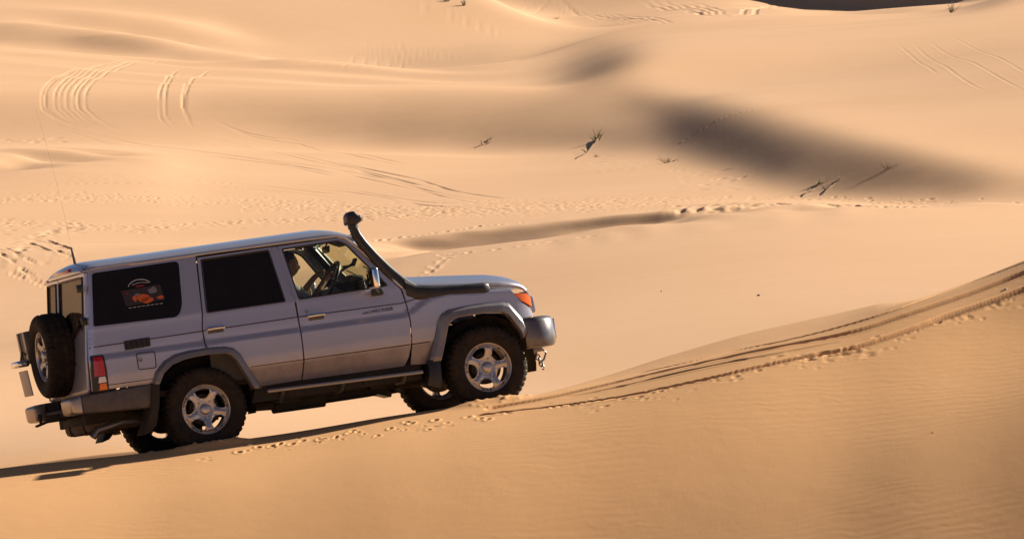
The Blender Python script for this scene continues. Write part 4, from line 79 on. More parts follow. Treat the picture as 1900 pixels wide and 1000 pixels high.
[2,3,3,4,5,5,7,8,9,10,10,11,7,5,9,8,10,13,14,16,17,19,19,20,19,20,19,19,19,20,19,20,19,16,11,10,13,12,12,13,12,10,10,9,9,8,7,7,7,7,8,8,8,9,9,10,10,10,11,10,11,11,11,11,11,11,12,12,12,11,12,12,11,11,11,11,12,12,12,13,13,14,15,19,23,29,37,43,42,36,31,26,20,12,7,5,5,5,4,6,7,10,14,18,22,24,26,26,27,28,29,30,30,31,30,31,31,30,29,29,29,29,29,30,30,30,30,29,28,26,25,24,24,24,25,27,28,29,30,31,34,38,45,54,65,75,82,86,90,91,93,93,92,91,90,89,87,85,84,81,78,75,70,64,55,45,35,26,20,14,12,10,8,6,4,1,-3,-7,-10,-14,-22,-40,-72,-112,-146,-163,-162,-151,-138,-129,-122,-120,-119,-120,-120,-121,-122,-122,-121,-120,-118,-117,-115,-113,-112,-109,-103,-95,-85,-77,-73,-72,-68,-51,-22,10,40,58,64,49,0,0,0,-1],
[3,4,4,4,5,6,7,8,10,10,10,11,7,8,9,9,14,15,15,16,17,18,20,19,19,19,19,19,20,19,19,19,19,16,16,17,14,14,15,16,14,11,9,9,8,7,8,7,7,8,8,8,9,9,10,9,10,10,10,11,11,11,11,12,12,12,12,12,12,13,12,12,13,12,13,13,13,13,14,15,15,16,19,22,27,34,42,46,42,36,32,27,20,14,10,9,10,10,12,13,16,21,25,30,32,34,35,36,37,38,39,39,40,40,40,40,39,39,38,38,37,37,38,37,38,37,37,36,35,34,32,31,31,31,31,32,32,33,34,35,36,39,43,51,59,69,79,86,90,94,95,97,97,96,95,93,92,90,87,85,83,79,76,71,66,58,48,38,28,21,16,13,11,9,7,3,0,-3,-8,-13,-23,-44,-74,-107,-127,-130,-120,-106,-95,-86,-82,-80,-81,-83,-86,-88,-89,-91,-92,-93,-94,-94,-94,-92,-89,-84,-77,-65,-55,-48,-49,-50,-44,-27,0,27,49,65,68,53,0,0,0,0],
[2,3,4,5,5,6,7,9,9,10,10,11,11,14,12,11,16,14,14,17,18,19,18,18,19,18,19,19,18,18,19,19,18,12,16,17,13,14,15,15,13,11,10,8,8,8,7,7,7,7,8,8,9,9,9,10,11,11,11,11,11,12,12,12,12,13,12,12,12,12,13,13,12,13,13,13,14,15,16,16,18,20,23,27,32,40,46,47,42,35,31,28,23,19,17,17,18,20,21,25,30,34,39,42,44,46,48,48,49,49,50,51,51,51,51,50,50,50,49,48,48,48,47,47,46,47,45,45,44,42,41,40,39,39,39,39,40,40,39,40,40,41,44,48,55,64,73,82,89,93,96,97,97,97,96,95,93,91,90,88,85,83,80,77,72,67,59,49,39,30,23,18,15,13,11,8,5,0,-3,-10,-22,-44,-71,-92,-99,-91,-77,-62,-50,-44,-41,-41,-43,-46,-49,-52,-56,-59,-62,-64,-66,-67,-65,-63,-59,-53,-43,-32,-22,-21,-24,-28,-22,-4,18,39,55,69,72,55,0,0,0,0],
[2,4,4,5,5,7,7,8,9,10,11,11,17,16,9,15,17,13,15,16,17,18,19,19,18,19,18,18,18,18,18,18,17,9,15,13,13,14,14,13,12,11,9,9,8,8,7,7,6,7,7,9,8,10,10,10,10,10,11,11,11,11,12,12,13,12,13,13,14,14,13,13,14,14,13,15,15,16,17,19,20,23,27,32,38,44,50,49,41,35,32,29,26,24,24,27,29,31,36,40,45,50,54,56,59,60,61,62,62,63,63,63,64,63,64,63,62,61,61,60,59,58,58,57,57,56,56,55,53,52,51,50,49,48,48,47,47,47,47,46,47,46,46,48,53,59,68,76,84,89,92,94,96,96,96,95,94,93,90,88,86,84,82,80,78,74,69,61,51,41,33,27,23,20,16,13,9,6,1,-6,-20,-39,-60,-69,-66,-53,-36,-22,-13,-7,-6,-6,-8,-11,-15,-19,-23,-27,-30,-35,-36,-36,-35,-32,-28,-20,-10,-1,3,2,-5,-8,-2,14,31,45,58,72,75,57,0,0,0,0],
[2,3,5,5,5,6,8,8,9,9,10,11,15,12,13,21,16,13,14,16,17,17,17,17,18,17,18,18,18,18,18,18,16,8,14,10,12,12,11,11,10,10,10,9,8,7,7,7,7,7,8,8,9,9,9,10,10,11,11,12,12,12,12,12,12,13,13,13,13,13,14,14,14,14,15,15,16,17,19,21,25,28,32,37,43,50,52,49,41,35,31,30,30,31,34,38,42,46,50,56,61,65,68,71,72,74,74,75,75,75,75,75,75,75,74,74,73,72,71,70,69,68,67,67,66,65,64,63,63,62,61,60,59,58,57,56,56,55,55,55,54,53,52,52,53,57,62,70,77,83,87,90,91,93,94,94,93,91,90,88,86,83,82,80,79,78,74,69,61,53,44,36,30,26,23,20,16,12,6,-2,-15,-31,-42,-44,-34,-18,-2,10,19,23,24,23,21,18,14,10,6,2,-3,-7,-10,-9,-6,-3,1,7,16,22,22,16,10,8,15,27,40,49,60,72,76,59,0,0,0,0],
[2,3,4,5,6,6,7,8,9,10,9,10,7,7,15,22,16,12,13,16,16,17,17,17,17,17,17,17,17,17,17,17,16,13,18,11,12,11,10,10,11,11,9,8,8,7,7,6,7,7,8,8,9,9,10,10,11,11,11,11,12,12,13,13,13,13,13,14,14,14,14,14,14,15,15,16,17,19,22,25,28,33,38,44,50,54,54,48,41,35,30,30,33,38,43,48,54,60,65,70,74,78,80,82,84,84,85,85,85,84,84,84,83,83,83,82,81,80,79,78,76,76,75,74,73,72,71,70,70,69,69,68,67,65,64,64,63,63,63,61,60,59,58,56,56,56,59,64,70,76,81,84,86,88,89,90,90,89,87,86,84,83,81,80,79,78,76,72,68,61,53,46,40,34,30,26,22,17,12,3,-8,-19,-24,-19,-6,10,25,36,42,46,47,45,42,39,36,33,28,24,19,16,13,14,17,20,23,27,32,34,32,27,22,23,28,37,45,53,62,75,78,60,0,0,0,0],
[2,4,4,5,5,7,7,9,9,9,10,11,9,13,18,16,11,12,13,15,16,17,17,17,16,17,16,16,16,16,16,16,16,14,15,13,13,12,13,13,13,11,10,9,8,8,6,6,6,7,7,8,9,9,10,11,10,11,11,12,12,13,12,13,13,13,13,14,13,14,14,15,15,16,17,18,20,23,26,30,35,40,45,50,54,57,55,48,41,35,31,29,35,42,50,58,64,71,76,80,85,88,90,91,92,92,92,91,90,90,89,89,89,88,87,86,86,84,83,82,81,80,79,78,77,76,75,75,74,74,73,72,71,70,69,68,67,67,66,66,65,64,63,61,57,57,57,59,63,69,73,76,80,82,84,85,85,85,85,82,81,79,78,77,77,75,75,73,70,66,60,54,47,42,37,32,28,23,17,9,0,-7,-6,2,16,31,43,52,58,60,60,59,58,55,52,47,44,40,35,31,30,31,34,36,37,40,41,42,39,34,32,33,39,45,49,54,64,74,77,61,0,0,0,0],
[1,3,5,5,6,6,8,8,9,10,9,10,15,16,13,14,9,12,12,14,16,16,16,16,16,16,17,16,16,17,16,16,15,11,17,19,15,14,15,15,13,12,10,9,8,7,7,6,6,7,8,8,8,10,10,10,11,11,12,11,12,12,13,12,13,13,14,13,14,14,15,15,17,17,19,21,24,28,32,37,42,47,52,56,59,58,53,47,41,35,30,30,34,44,54,63,72,78,84,88,91,93,94,95,95,95,93,93,92,92,91,90,90,89,88,88,86,85,83,82,82,80,79,78,77,76,76,75,74,74,74,73,72,71,70,69,69,67,67,67,66,65,62,60,58,54,53,53,56,60,65,70,73,76,78,79,81,81,80,79,77,76,75,74,73,73,72,71,69,67,64,60,54,48,42,37,33,28,21,14,7,5,8,18,31,44,55,62,66,68,68,67,65,62,59,57,53,49,46,42,41,42,43,44,46,47,47,45,42,40,40,43,47,49,51,56,64,75,78,61,0,0,0,0],
[2,4,5,6,6,7,7,8,8,9,10,11,17,15,13,16,9,11,13,15,16,16,16,16,16,16,15,16,16,15,16,16,15,12,20,16,15,15,14,14,12,10,9,9,8,7,6,6,6,6,7,9,9,9,9,10,11,11,11,12,12,12,12,13,13,14,13,14,15,15,16,16,17,19,21,25,29,33,39,45,50,54,58,60,61,59,53,46,41,37,33,29,33,43,54,65,74,80,85,89,91,93,94,94,93,92,91,90,89,88,88,87,86,86,85,83,82,81,80,79,77,77,76,75,74,73,72,71,71,70,70,69,68,67,66,65,64,65,64,63,62,60,59,56,54,51,48,47,48,51,57,61,66,69,71,74,75,76,75,75,74,72,70,70,69,68,68,68,67,66,64,61,57,52,46,41,36,31,26,20,15,14,19,29,41,52,59,65,69,70,70,69,66,65,63,59,57,54,51,49,47,47,49,50,51,50,50,47,45,44,46,49,50,51,53,56,64,75,78,61,0,0,0,0],
[1,3,4,5,6,6,7,8,9,9,9,10,8,5,14,14,8,12,14,16,15,16,15,16,16,16,16,16,16,16,16,16,14,13,17,13,13,14,13,12,10,9,10,8,8,7,6,6,6,7,8,8,9,9,10,10,10,10,11,12,12,12,13,13,13,13,14,14,14,15,16,18,19,22,25,29,34,41,46,52,57,60,62,63,61,57,52,47,43,40,35,30,29,36,49,61,70,78,83,86,87,87,88,87,86,85,84,82,82,80,80,80,78,77,76,75,74,74,73,71,71,69,68,67,67,66,65,65,64,63,62,62,60,59,59,59,58,57,56,56,55,54,52,51,47,44,42,41,41,44,48,54,58,62,65,68,69,70,70,70,69,68,67,65,64,64,63,62,63,62,62,60,58,53,49,44,39,35,29,24,21,21,26,35,45,54,61,65,66,67,67,66,65,63,61,60,58,55,53,51,50,51,51,52,52,53,51,49,47,47,49,52,53,53,53,57,65,75,77,61,0,0,0,0],
[2,4,5,6,6,7,7,7,8,9,9,10,6,12,16,7,7,11,13,15,16,15,16,16,16,15,16,15,15,15,15,16,14,8,11,10,11,12,11,10,8,9,8,9,8,7,6,5,6,6,7,8,8,9,10,10,11,11,11,11,12,12,12,13,13,13,14,14,15,16,17,19,21,24,29,35,41,48,54,59,61,64,64,63,61,57,52,49,47,44,39,31,25,28,39,51,61,68,72,74,76,77,75,75,74,72,71,71,70,70,68,67,67,67,66,65,64,62,61,61,60,60,59,59,57,57,56,55,54,53,53,51,52,51,50,50,49,49,48,47,47,46,45,42,40,38,36,34,35,37,41,46,51,55,59,60,63,63,65,64,63,63,62,60,59,58,57,58,57,57,57,57,55,53,49,45,41,36,33,28,26,27,32,39,46,52,57,60,62,62,62,61,61,60,59,58,56,55,53,51,50,51,52,53,53,52,51,49,48,50,52,54,53,52,53,58,66,74,76,60,0,0,0,0],
[1,3,5,6,6,6,7,8,9,8,9,8,12,16,12,3,5,11,14,16,17,17,16,16,16,16,15,16,16,15,16,16,14,3,9,9,9,9,8,8,7,7,9,8,7,6,6,5,5,7,7,8,9,9,9,10,10,11,12,12,11,13,12,12,13,13,13,14,15,17,18,20,24,29,34,40,48,53,59,62,65,66,66,64,61,57,55,53,53,50,41,29,19,18,25,37,46,53,57,59,60,60,60,59,58,58,58,56,56,55,55,55,54,53,53,52,52,52,51,51,50,49,49,48,48,47,47,46,45,44,42,43,42,42,42,41,41,40,40,40,39,38,37,36,34,33,30,30,30,31,35,39,44,49,52,55,56,58,58,59,59,58,56,56,55,53,52,51,51,52,52,51,51,50,48,45,41,38,34,31,29,30,34,39,45,49,52,54,55,56,56,57,56,56,55,54,54,53,52,50,50,50,52,51,52,52,50,48,49,50,52,52,52,51,53,57,65,74,75,238,0,0,0,0],
[1,3,5,6,6,7,7,8,8,9,9,8,17,17,8,3,3,11,14,17,17,16,17,16,16,16,16,16,15,16,16,16,15,3,8,8,9,9,8,6,7,8,9,8,8,7,5,6,6,6,8,8,9,9,10,10,11,11,11,11,12,11,13,13,13,14,14,15,16,17,20,24,28,33,40,47,53,60,64,67,68,68,67,67,64,62,60,60,57,51,39,25,13,8,12,20,30,35,39,42,43,43,43,42,42,42,42,43,42,43,43,42,42,42,41,42,41,40,41,40,40,40,39,39,39,39,38,37,36,35,35,34,34,35,34,34,34,34,34,32,32,32,31,30,30,28,27,26,26,28,30,34,38,42,45,47,49,51,52,53,53,52,52,51,49,48,47,46,46,45,46,47,47,46,45,44,41,38,35,33,32,32,34,37,41,44,47,48,50,50,51,51,52,52,52,51,50,49,47,46,47,49,49,50,51,51,49,48,48,50,51,51,50,49,51,57,65,74,74,260,0,0,0,0],
[2,4,4,5,6,6,7,7,7,8,9,9,10,6,6,3,5,13,14,18,18,18,17,16,16,16,16,16,17,17,16,16,15,11,11,9,10,8,6,7,7,8,8,8,7,6,6,4,5,7,7,8,8,9,9,10,10,11,10,11,11,12,12,12,13,13,15,16,18,21,25,29,35,41,48,55,62,66,69,71,72,73,73,72,71,69,68,66,60,48,33,19,8,2,2,7,14,21,25,26,28,28,29,30,30,31,31,31,32,31,32,32,32,32,32,31,32,32,32,32,32,31,32,32,31,31,31,30,30,29,28,28,28,28,29,28,28,28,27,28,27,27,26,26,25,25,25,24,24,24,26,29,33,36,39,42,43,44,46,47,47,47,47,45,44,43,42,41,40,40,39,39,40,41,41,40,39,37,34,32,31,31,32,35,37,40,41,43,44,46,46,47,47,47,46,46,45,43,42,42,43,46,48,48,48,48,47,46,46,47,49,48,47,46,50,57,65,72,153,260,0,0,0,0],
[1,3,5,6,6,6,7,7,8,8,9,9,6,4,3,-5,10,17,14,18,19,18,17,17,17,17,17,17,17,17,17,17,17,24,12,15,9,7,6,6,9,9,9,8,7,6,5,5,5,6,7,7,8,9,9,10,10,10,11,11,12,12,12,13,13,16,17,19,22,26,31,38,45,53,61,67,72,75,78,79,80,80,81,80,79,78,75,69,58,42,26,13,5,-2,-4,-1,5,9,13,16,17,18,19,19,21,21,22,22,23,24,24,24,25,24,25,25,25,26,25,25,25,26,26,26,26,26,25,26,25,24,25,24,24,24,24,25,24,24,25,24,24,24,24,24,24,23,23,23,22,22,23,25,27,30,33,35,38,39,40,41,42,42,41,40,39,37,36,35,34,34,34,34,35,35,36,36,36,34,33,31,29,30,31,32,34,35,37,38,39,40,41,41,41,41,41,40,39,37,35,36,40,44,45,45,45,45,44,44,44,45,44,45,43,44,48,56,64,72,259,251,0,0,0,0],
[1,3,5,6,6,7,7,7,8,8,8,9,6,5,1,-5,20,22,13,18,20,19,18,17,17,17,17,17,17,17,17,17,18,29,9,21,9,6,6,5,9,11,8,8,7,6,4,4,5,6,7,8,9,9,10,9,10,10,11,11,11,12,13,14,17,18,22,26,31,37,44,51,60,68,74,79,82,85,86,87,88,89,88,87,85,82,77,65,50,33,19,9,2,-3,-6,-4,-1,4,7,10,11,12,13,14,14,16,16,18,18,19,19,20,19,20,20,21,20,21,21,22,22,22,22,22,22,22,22,22,22,22,21,21,21,21,21,21,22,21,21,22,22,22,22,22,22,22,21,21,20,21,20,21,24,26,29,31,32,34,35,35,36,36,36,36,34,33,32,30,29,28,28,28,28,30,31,32,31,30,29,28,27,27,27,28,29,31,32,34,35,35,36,36,36,35,34,33,31,29,29,30,36,41,43,43,43,43,42,41,41,40,41,40,40,42,47,54,64,70,258,187,0,0,0,0],
[1,4,5,6,6,6,6,7,7,7,8,8,7,7,0,2,27,17,13,18,19,19,18,17,17,17,18,17,17,17,18,18,18,28,3,16,8,5,6,5,7,9,8,8,8,6,5,4,5,6,7,8,8,8,9,10,10,10,10,11,12,13,15,18,21,26,30,37,43,51,59,67,75,81,86,89,92,93,93,93,93,92,90,88,86,80,70,58,41,25,14,7,1,-3,-6,-6,-2,1,4,6,8,9,10,11,12,12,14,14,15,15,15,16,17,17,17,17,18,17,18,18,18,19,19,19,19,19,20,19,20,19,19,19,19,19,19,19,20,20,20,20,20,20,21,21,21,21,21,20,20,19,19,19,20,22,23,25,27,28,29,30,31,32,31,30,30,29,27,26,25,23,23,23,24,24,25,26,26,27,25,25,24,24,24,25,26,27,28,29,31,32,32,31,30,29,28,26,24,23,22,27,33,38,39,40,40,39,38,38,37,37,35,35,35,38,44,53,62,128,258,55,0,0,0,0],
[2,3,5,6,6,6,7,7,7,8,8,8,11,11,9,30,38,13,12,17,19,20,18,17,17,18,17,18,18,18,17,18,18,25,-4,11,7,6,6,6,4,7,8,8,6,6,3,4,5,6,7,7,8,9,8,9,9,11,11,12,14,17,21,26,31,37,45,51,60,67,74,81,87,91,94,96,96,96,95,94,92,89,87,83,78,71,60,45,31,19,11,5,1,-2,-4,-5,-4,0,3,5,7,8,9,10,11,11,11,12,12,13,14,14,14,15,15,15,16,16,16,16,17,16,17,17,18,18,17,18,17,18,18,18,18,18,18,19,18,19,19,19,20,20,20,20,20,20,20,19,19,18,18,18,18,19,21,22,23,24,25,26,26,26,26,26,25,24,22,21,20,20,18,19,18,19,20,21,22,22,22,21,22,20,21,21,22,23,25,26,26,27,26,25,24,22,20,18,16,15,17,23,30,35,37,36,35,34,33,32,33,32,32,31,31,34,42,52,61,256,258,4,0,0,0,0],
[1,3,5,6,6,6,6,6,7,7,7,9,11,8,10,35,26,10,12,18,20,20,19,18,18,17,18,17,17,17,18,18,17,15,-8,5,7,6,6,5,4,6,8,7,7,4,4,3,5,6,7,8,8,8,9,9,10,11,13,15,18,23,30,36,44,52,60,68,74,81,86,91,93,96,97,97,96,94,92,88,84,80,76,72,65,57,47,35,24,15,8,4,2,-2,-4,-4,-2,0,3,5,6,8,8,9,9,10,11,11,12,12,13,13,13,13,14,15,14,15,15,15,15,16,15,16,16,16,16,16,17,16,16,17,17,17,17,17,18,18,18,18,18,18,19,19,20,20,19,19,18,17,16,15,15,16,17,18,18,19,20,20,21,21,22,21,21,20,19,18,16,15,15,14,15,15,16,16,17,18,18,18,17,18,17,18,19,20,21,23,23,22,21,20,17,16,14,13,11,11,14,20,29,32,32,32,31,28,26,27,28,28,26,26,28,32,40,51,59,256,250,0,0,0,0,0],
[1,3,5,6,6,7,6,7,6,7,8,8,9,7,15,30,10,7,11,18,20,19,18,18,18,18,17,18,18,18,17,18,17,8,-6,2,6,6,6,7,4,6,7,7,6,5,3,3,4,6,7,7,7,8,9,10,11,13,17,21,27,35,43,52,61,68,74,81,86,90,93,95,97,97,96,95,92,87,82,76,71,66,61,57,52,44,35,27,19,13,9,5,2,0,-3,-4,-3,0,2,5,6,7,8,8,9,10,10,11,11,12,12,12,13,13,13,13,13,13,14,14,14,14,15,14,15,15,16,15,15,16,16,16,16,16,17,17,16,17,17,18,18,19,18,19,18,18,19,18,17,16,15,14,14,14,14,15,16,16,16,17,17,18,18,18,17,16,16,14,14,12,12,11,10,11,12,13,14,13,14,14,14,14,14,15,15,17,18,18,19,18,16,14,12,10,9,7,7,7,11,20,26,30,29,28,26,21,19,21,23,23,22,22,23,28,37,48,81,256,187,0,0,0,0,0],
[1,3,5,6,6,6,6,6,7,7,7,8,9,8,16,20,0,6,11,18,20,20,18,17,17,17,17,17,17,17,18,18,15,5,0,-1,5,6,6,6,4,5,6,7,5,3,2,3,4,6,6,7,8,9,9,11,14,18,24,32,40,49,58,67,74,81,86,89,93,94,96,96,95,94,92,87,81,75,68,61,55,51,47,43,39,34,28,21,16,12,8,6,4,1,-1,-2,-2,0,3,4,6,7,7,9,9,9,10,10,11,11,11,12,12,13,12,13,13,14,14,14,14,14,14,15,14,14,14,15,15,15,15,15,15,16,16,16,17,16,17,17,17,17,18,18,18,19,17,17,16,15,14,14,12,12,12,12,12,12,13,13,14,14,14,14,13,13,12,12,10,10,8,8,8,8,8,9,10,11,11,11,11,11,12,12,13,14,15,16,14,13,11,8,8,6,5,4,3,6,11,18,25,26,25,24,20,15,12,14,17,16,16,16,18,23,34,46,254,257,56,0,0,0,0,0],
[1,4,5,6,7,6,6,6,6,7,7,8,5,8,16,9,-2,5,11,18,20,19,18,17,17,17,17,17,17,17,17,18,15,5,4,-2,6,7,6,6,5,6,6,6,5,3,2,2,4,5,7,8,8,9,12,15,21,27,36,45,56,65,72,80,85,89,91,94,94,95,95,93,91,87,81,75,68,60,52,46,41,37,35,32,29,26,22,19,15,12,9,6,4,1,-1,-2,-1,0,2,4,5,6,8,8,9,10,10,11,11,11,11,12,12,12,13,12,13,13,13,13,14,14,14,14,14,14,15,14,14,15,15,15,16,16,15,15,16,16,16,16,17,17,17,17,18,17,18,17,16,15,13,12,12,11,10,10,10,10,10,10,10,11,11,11,11,11,10,9,8,7,7,6,6,6,6,6,7,8,9,9,9,9,10,11,12,13,14,12,11,8,6,5,3,3,2,1,3,5,12,19,23,23,20,17,13,9,7,9,9,8,8,9,11,18,30,43,254,256,4,0,0,0,0,0],
[2,3,6,6,6,6,6,6,6,6,7,7,6,12,13,2,-2,6,12,20,20,18,17,17,17,17,17,16,16,16,17,17,15,8,9,0,5,6,7,7,6,6,6,5,3,2,2,2,3,5,6,7,10,12,17,24,31,40,50,61,70,77,83,86,90,92,93,93,93,92,89,87,81,75,68,60,52,44,37,33,29,27,25,25,23,22,20,17,14,12,9,8,5,3,1,-1,-2,0,2,4,6,7,8,8,9,9,10,10,10,11,12,11,12,12,12,13,13,13,13,13,13,13,13,13,14,14,14,15,15,14,15,15,15,15,16,16,15,16,16,16,16,16,17,17,17,17,16,16,15,14,13,12,11,9,9,8,8,8,7,8,8,8,8,8,9,8,8,7,7,6,5,5,4,4,4,5,5,5,6,7,8,9,9,10,11,11,11,10,7,5,3,2,1,0,-1,0,1,6,11,18,19,15,12,9,6,2,2,0,-2,-4,-3,-1,3,11,25,59,254,252,0,0,0,0,0,1],
[1,3,5,6,6,5,6,6,6,6,7,6,10,13,9,1,2,8,15,21,20,19,17,16,16,16,16,17,16,17,16,17,14,19,20,3,5,6,6,6,9,7,6,4,3,3,1,2,4,6,8,10,12,19,26,35,45,56,65,73,80,85,88,90,91,92,92,91,89,85,81,74,68,60,52,44,36,31,27,23,21,20,20,19,20,19,18,16,15,12,11,8,6,4,1,0,0,0,2,4,5,7,7,9,9,10,9,10,11,11,11,12,12,12,13,13,13,13,13,14,13,14,14,14,14,14,13,14,14,15,14,15,15,15,15,15,16,16,16,16,16,17,16,16,16,16,16,16,15,14,13,12,10,10,8,7,6,6,6,6,7,6,7,7,6,6,6,6,5,5,4,3,3,3,3,3,4,5,6,7,8,8,9,10,11,11,8,6,4,1,0,0,-1,-2,-2,-1,2,6,13,16,14,7,0,-3,-4,-5,-5,-7,-13,-18,-17,-13,-8,3,21,253,255,197,0,0,0,0,0,0],
[1,3,5,7,6,6,6,5,6,6,6,6,8,7,5,5,5,12,21,22,20,19,17,15,15,15,15,15,16,15,17,17,13,16,15,0,3,6,6,6,9,7,6,4,3,1,2,1,3,5,8,13,20,28,39,50,60,69,76,82,85,88,89,90,89,88,86,83,79,73,67,60,52,44,36,30,26,21,19,18,17,17,17,17,17,17,17,17,15,14,11,9,7,5,3,1,0,1,2,3,6,6,8,8,9,9,10,10,11,11,11,12,12,13,12,12,13,13,13,13,14,13,13,13,13,14,14,13,14,14,15,15,15,15,15,15,15,15,16,16,16,15,16,16,16,16,16,15,15,14,13,12,11,9,8,7,6,5,5,5,5,5,4,5,5,5,4,4,4,3,3,3,3,2,3,3,3,5,5,6,7,8,9,9,9,8,6,3,0,-1,-2,-3,-3,-3,-3,-2,1,7,12,14,8,-4,-12,-15,-15,-12,-10,-14,-25,-31,-31,-27,-20,-6,15,252,254,60,0,0,0,0,3,1],
[1,3,5,6,6,6,5,6,5,6,7,7,7,7,8,11,10,22,22,19,19,18,16,14,15,15,15,14,14,15,15,16,13,12,11,-3,1,5,5,5,8,7,4,4,2,2,1,2,4,8,13,20,31,43,54,64,73,79,83,85,87,87,87,86,84,80,77,71,65,59,51,44,37,30,26,21,18,16,15,14,14,14,15,16,16,17,17,16,16,14,13,11,8,6,3,1,0,0,1,4,5,7,8,9,9,10,10,11,10,11,12,12,12,12,13,13,13,13,13,13,13,14,14,14,14,14,14,14,14,14,14,14,14,15,15,15,15,15,15,15,15,16,16,16,16,16,15,15,15,14,14,12,10,8,7,6,5,5,4,4,4,4,4,4,4,4,4,4,3,3,3,2,2,3,2,3,4,4,6,7,7,8,9,9,8,6,3,0,-3,-4,-4,-5,-5,-5,-4,-3,1,5,11,11,2,-12,-24,-28,-27,-21,-17,-23,-35,-43,-44,-41,-31,-11,82,252,254,4,0,0,0,0,5,1],
[1,3,5,6,6,6,6,5,5,6,6,6,9,6,6,9,10,18,15,15,19,17,15,14,13,13,13,14,13,14,15,14,11,8,2,-6,0,3,3,4,7,5,5,2,1,2,1,1,4,9,18,31,44,57,67,75,79,83,84,86,85,84,82,78,73,68,62,57,50,43,37,30,25,21,17,15,13,13,12,12,13,13,14,14,16,16,17,17,16,15,13,11,10,6,4,2,1,1,2,3,5,7,7,8,9,9,10,10,11,12,12,12,13,13,13,13,13,13,14,14,14,13,14,14,14,13,14,14,14,14,15,15,15,14,15,15,15,15,15,15,16,15,15,15,15,15,15,15,14,14,13,11,10,8,6,5,5,4,4,4,3,3,4,3,3,3,4,3,4,3,3,3,2,2,2,3,3,5,5,6,8,8,8,8,7,3,0,-3,-4,-5,-6,-6,-6,-6,-6,-3,-1,5,9,7,-3,-20,-31,-37,-35,-28,-25,-32,-44,-51,-53,-49,-37,-11,250,252,251,0,0,0,0,0,5,0],
[1,3,5,6,6,6,5,5,5,5,5,6,8,7,6,4,0,10,10,14,17,16,14,11,12,12,12,12,13,13,13,12,9,4,-2,-6,-3,2,4,6,5,4,3,3,2,1,2,2,6,14,27,43,57,68,76,80,83,83,83,81,79,76,71,65,60,54,47,40,35,30,25,21,17,15,13,12,11,11,11,12,12,13,13,15,16,17,17,18,17,17,15,13,10,8,5,3,1,1,2,4,5,6,8,8,9,10,11,11,11,11,11,12,12,12,13,14,14,14,14,14,14,14,13,14,13,14,14,14,14,14,14,14,15,15,15,15,15,15,15,15,15,15,15,15,15,15,15,14,14,13,12,11,10,8,7,6,5,4,4,3,3,3,3,3,4,4,3,4,3,3,3,3,3,3,3,3,4,4,6,7,7,8,8,6,3,0,-3,-5,-6,-6,-6,-6,-7,-7,-6,-5,-2,1,3,2,-9,-23,-35,-40,-39,-36,-36,-42,-49,-54,-56,-53,-34,3,250,252,203,0,0,0,0,18,6,1],
[1,4,5,6,6,5,5,5,5,5,5,6,8,6,5,-2,-6,6,7,12,16,16,12,10,10,10,11,10,11,11,12,10,7,2,-2,-4,-4,-1,2,3,5,4,3,2,1,1,1,3,9,21,37,53,67,75,79,81,81,80,79,75,71,64,58,51,44,38,33,28,24,20,17,15,13,12,11,10,10,10,11,11,12,13,14,14,15,17,18,18,19,17,16,14,11,9,6,3,2,2,3,3,5,6,7,9,9,10,10,11,11,12,12,12,13,13,13,13,13,14,14,14,14,14,15,14,15,14,14,14,14,15,14,15,14,15,14,15,15,15,14,15,14,15,14,15,14,14,14,14,14,13,12,11,8,7,6,5,5,4,3,3,3,4,3,3,3,3,4,3,3,4,3,3,3,3,4,4,4,5,5,5,6,6,5,4,1,-2,-4,-6,-6,-7,-7,-8,-8,-8,-7,-6,-5,-5,-3,-6,-15,-26,-35,-39,-41,-41,-44,-49,-53,-53,-53,-47,-19,123,250,252,79,0,0,0,0,23,5,0],
[2,3,5,6,6,6,6,5,5,5,5,6,2,1,2,-9,-6,6,7,12,15,14,11,8,8,8,8,10,10,10,9,8,5,1,-2,-3,-3,-3,-1,0,4,4,3,1,1,1,1,4,13,28,45,60,71,76,79,78,77,74,70,65,58,51,44,37,31,26,22,19,16,15,13,12,11,10,10,10,10,11,11,11,12,13,13,15,16,17,18,19,18,18,16,14,12,9,7,4,3,2,2,4,5,7,8,8,9,9,10,10,12,11,12,12,12,13,14,14,14,14,14,14,14,15,14,14,14,15,14,15,14,14,15,14,15,14,15,14,14,14,15,14,15,14,15,14,14,13,13,13,12,12,10,9,7,6,5,5,5,5,4,4,4,3,4,4,4,4,3,4,4,4,4,4,4,4,4,4,5,5,5,5,4,4,3,1,-1,-4,-6,-6,-6,-6,-6,-6,-7,-7,-7,-8,-10,-10,-12,-14,-20,-27,-32,-36,-38,-43,-47,-51,-49,-47,-45,-32,6,248,250,252,12,0,0,0,35,22,4,1],
[1,3,5,6,6,5,5,4,4,5,5,6,2,2,1,-9,5,9,7,12,13,14,10,6,6,7,7,7,7,7,6,5,3,1,0,-2,-2,-2,-2,-1,2,4,2,1,1,1,2,7,21,37,53,64,71,75,75,74,70,66,59,52,45,38,31,26,21,17,15,13,11,10,10,9,9,9,9,9,10,10,11,12,13,13,15,15,16,17,19,19,20,19,18,16,13,10,7,5,3,2,2,3,5,6,7,9,10,10,11,11,11,12,13,13,13,14,13,14,14,14,14,15,15,14,14,14,14,14,14,14,15,14,14,14,14,14,14,15,14,14,14,14,14,14,13,13,13,13,13,12,11,10,9,7,7,6,5,5,4,4,5,4,4,5,4,5,4,4,5,4,5,4,4,4,5,4,4,5,5,5,5,4,4,4,2,0,-3,-4,-5,-6,-6,-5,-6,-6,-5,-6,-7,-10,-14,-17,-18,-22,-25,-27,-28,-29,-34,-39,-46,-47,-42,-36,-30,-13,33,248,250,250,1,0,0,0,61,16,1,-1],
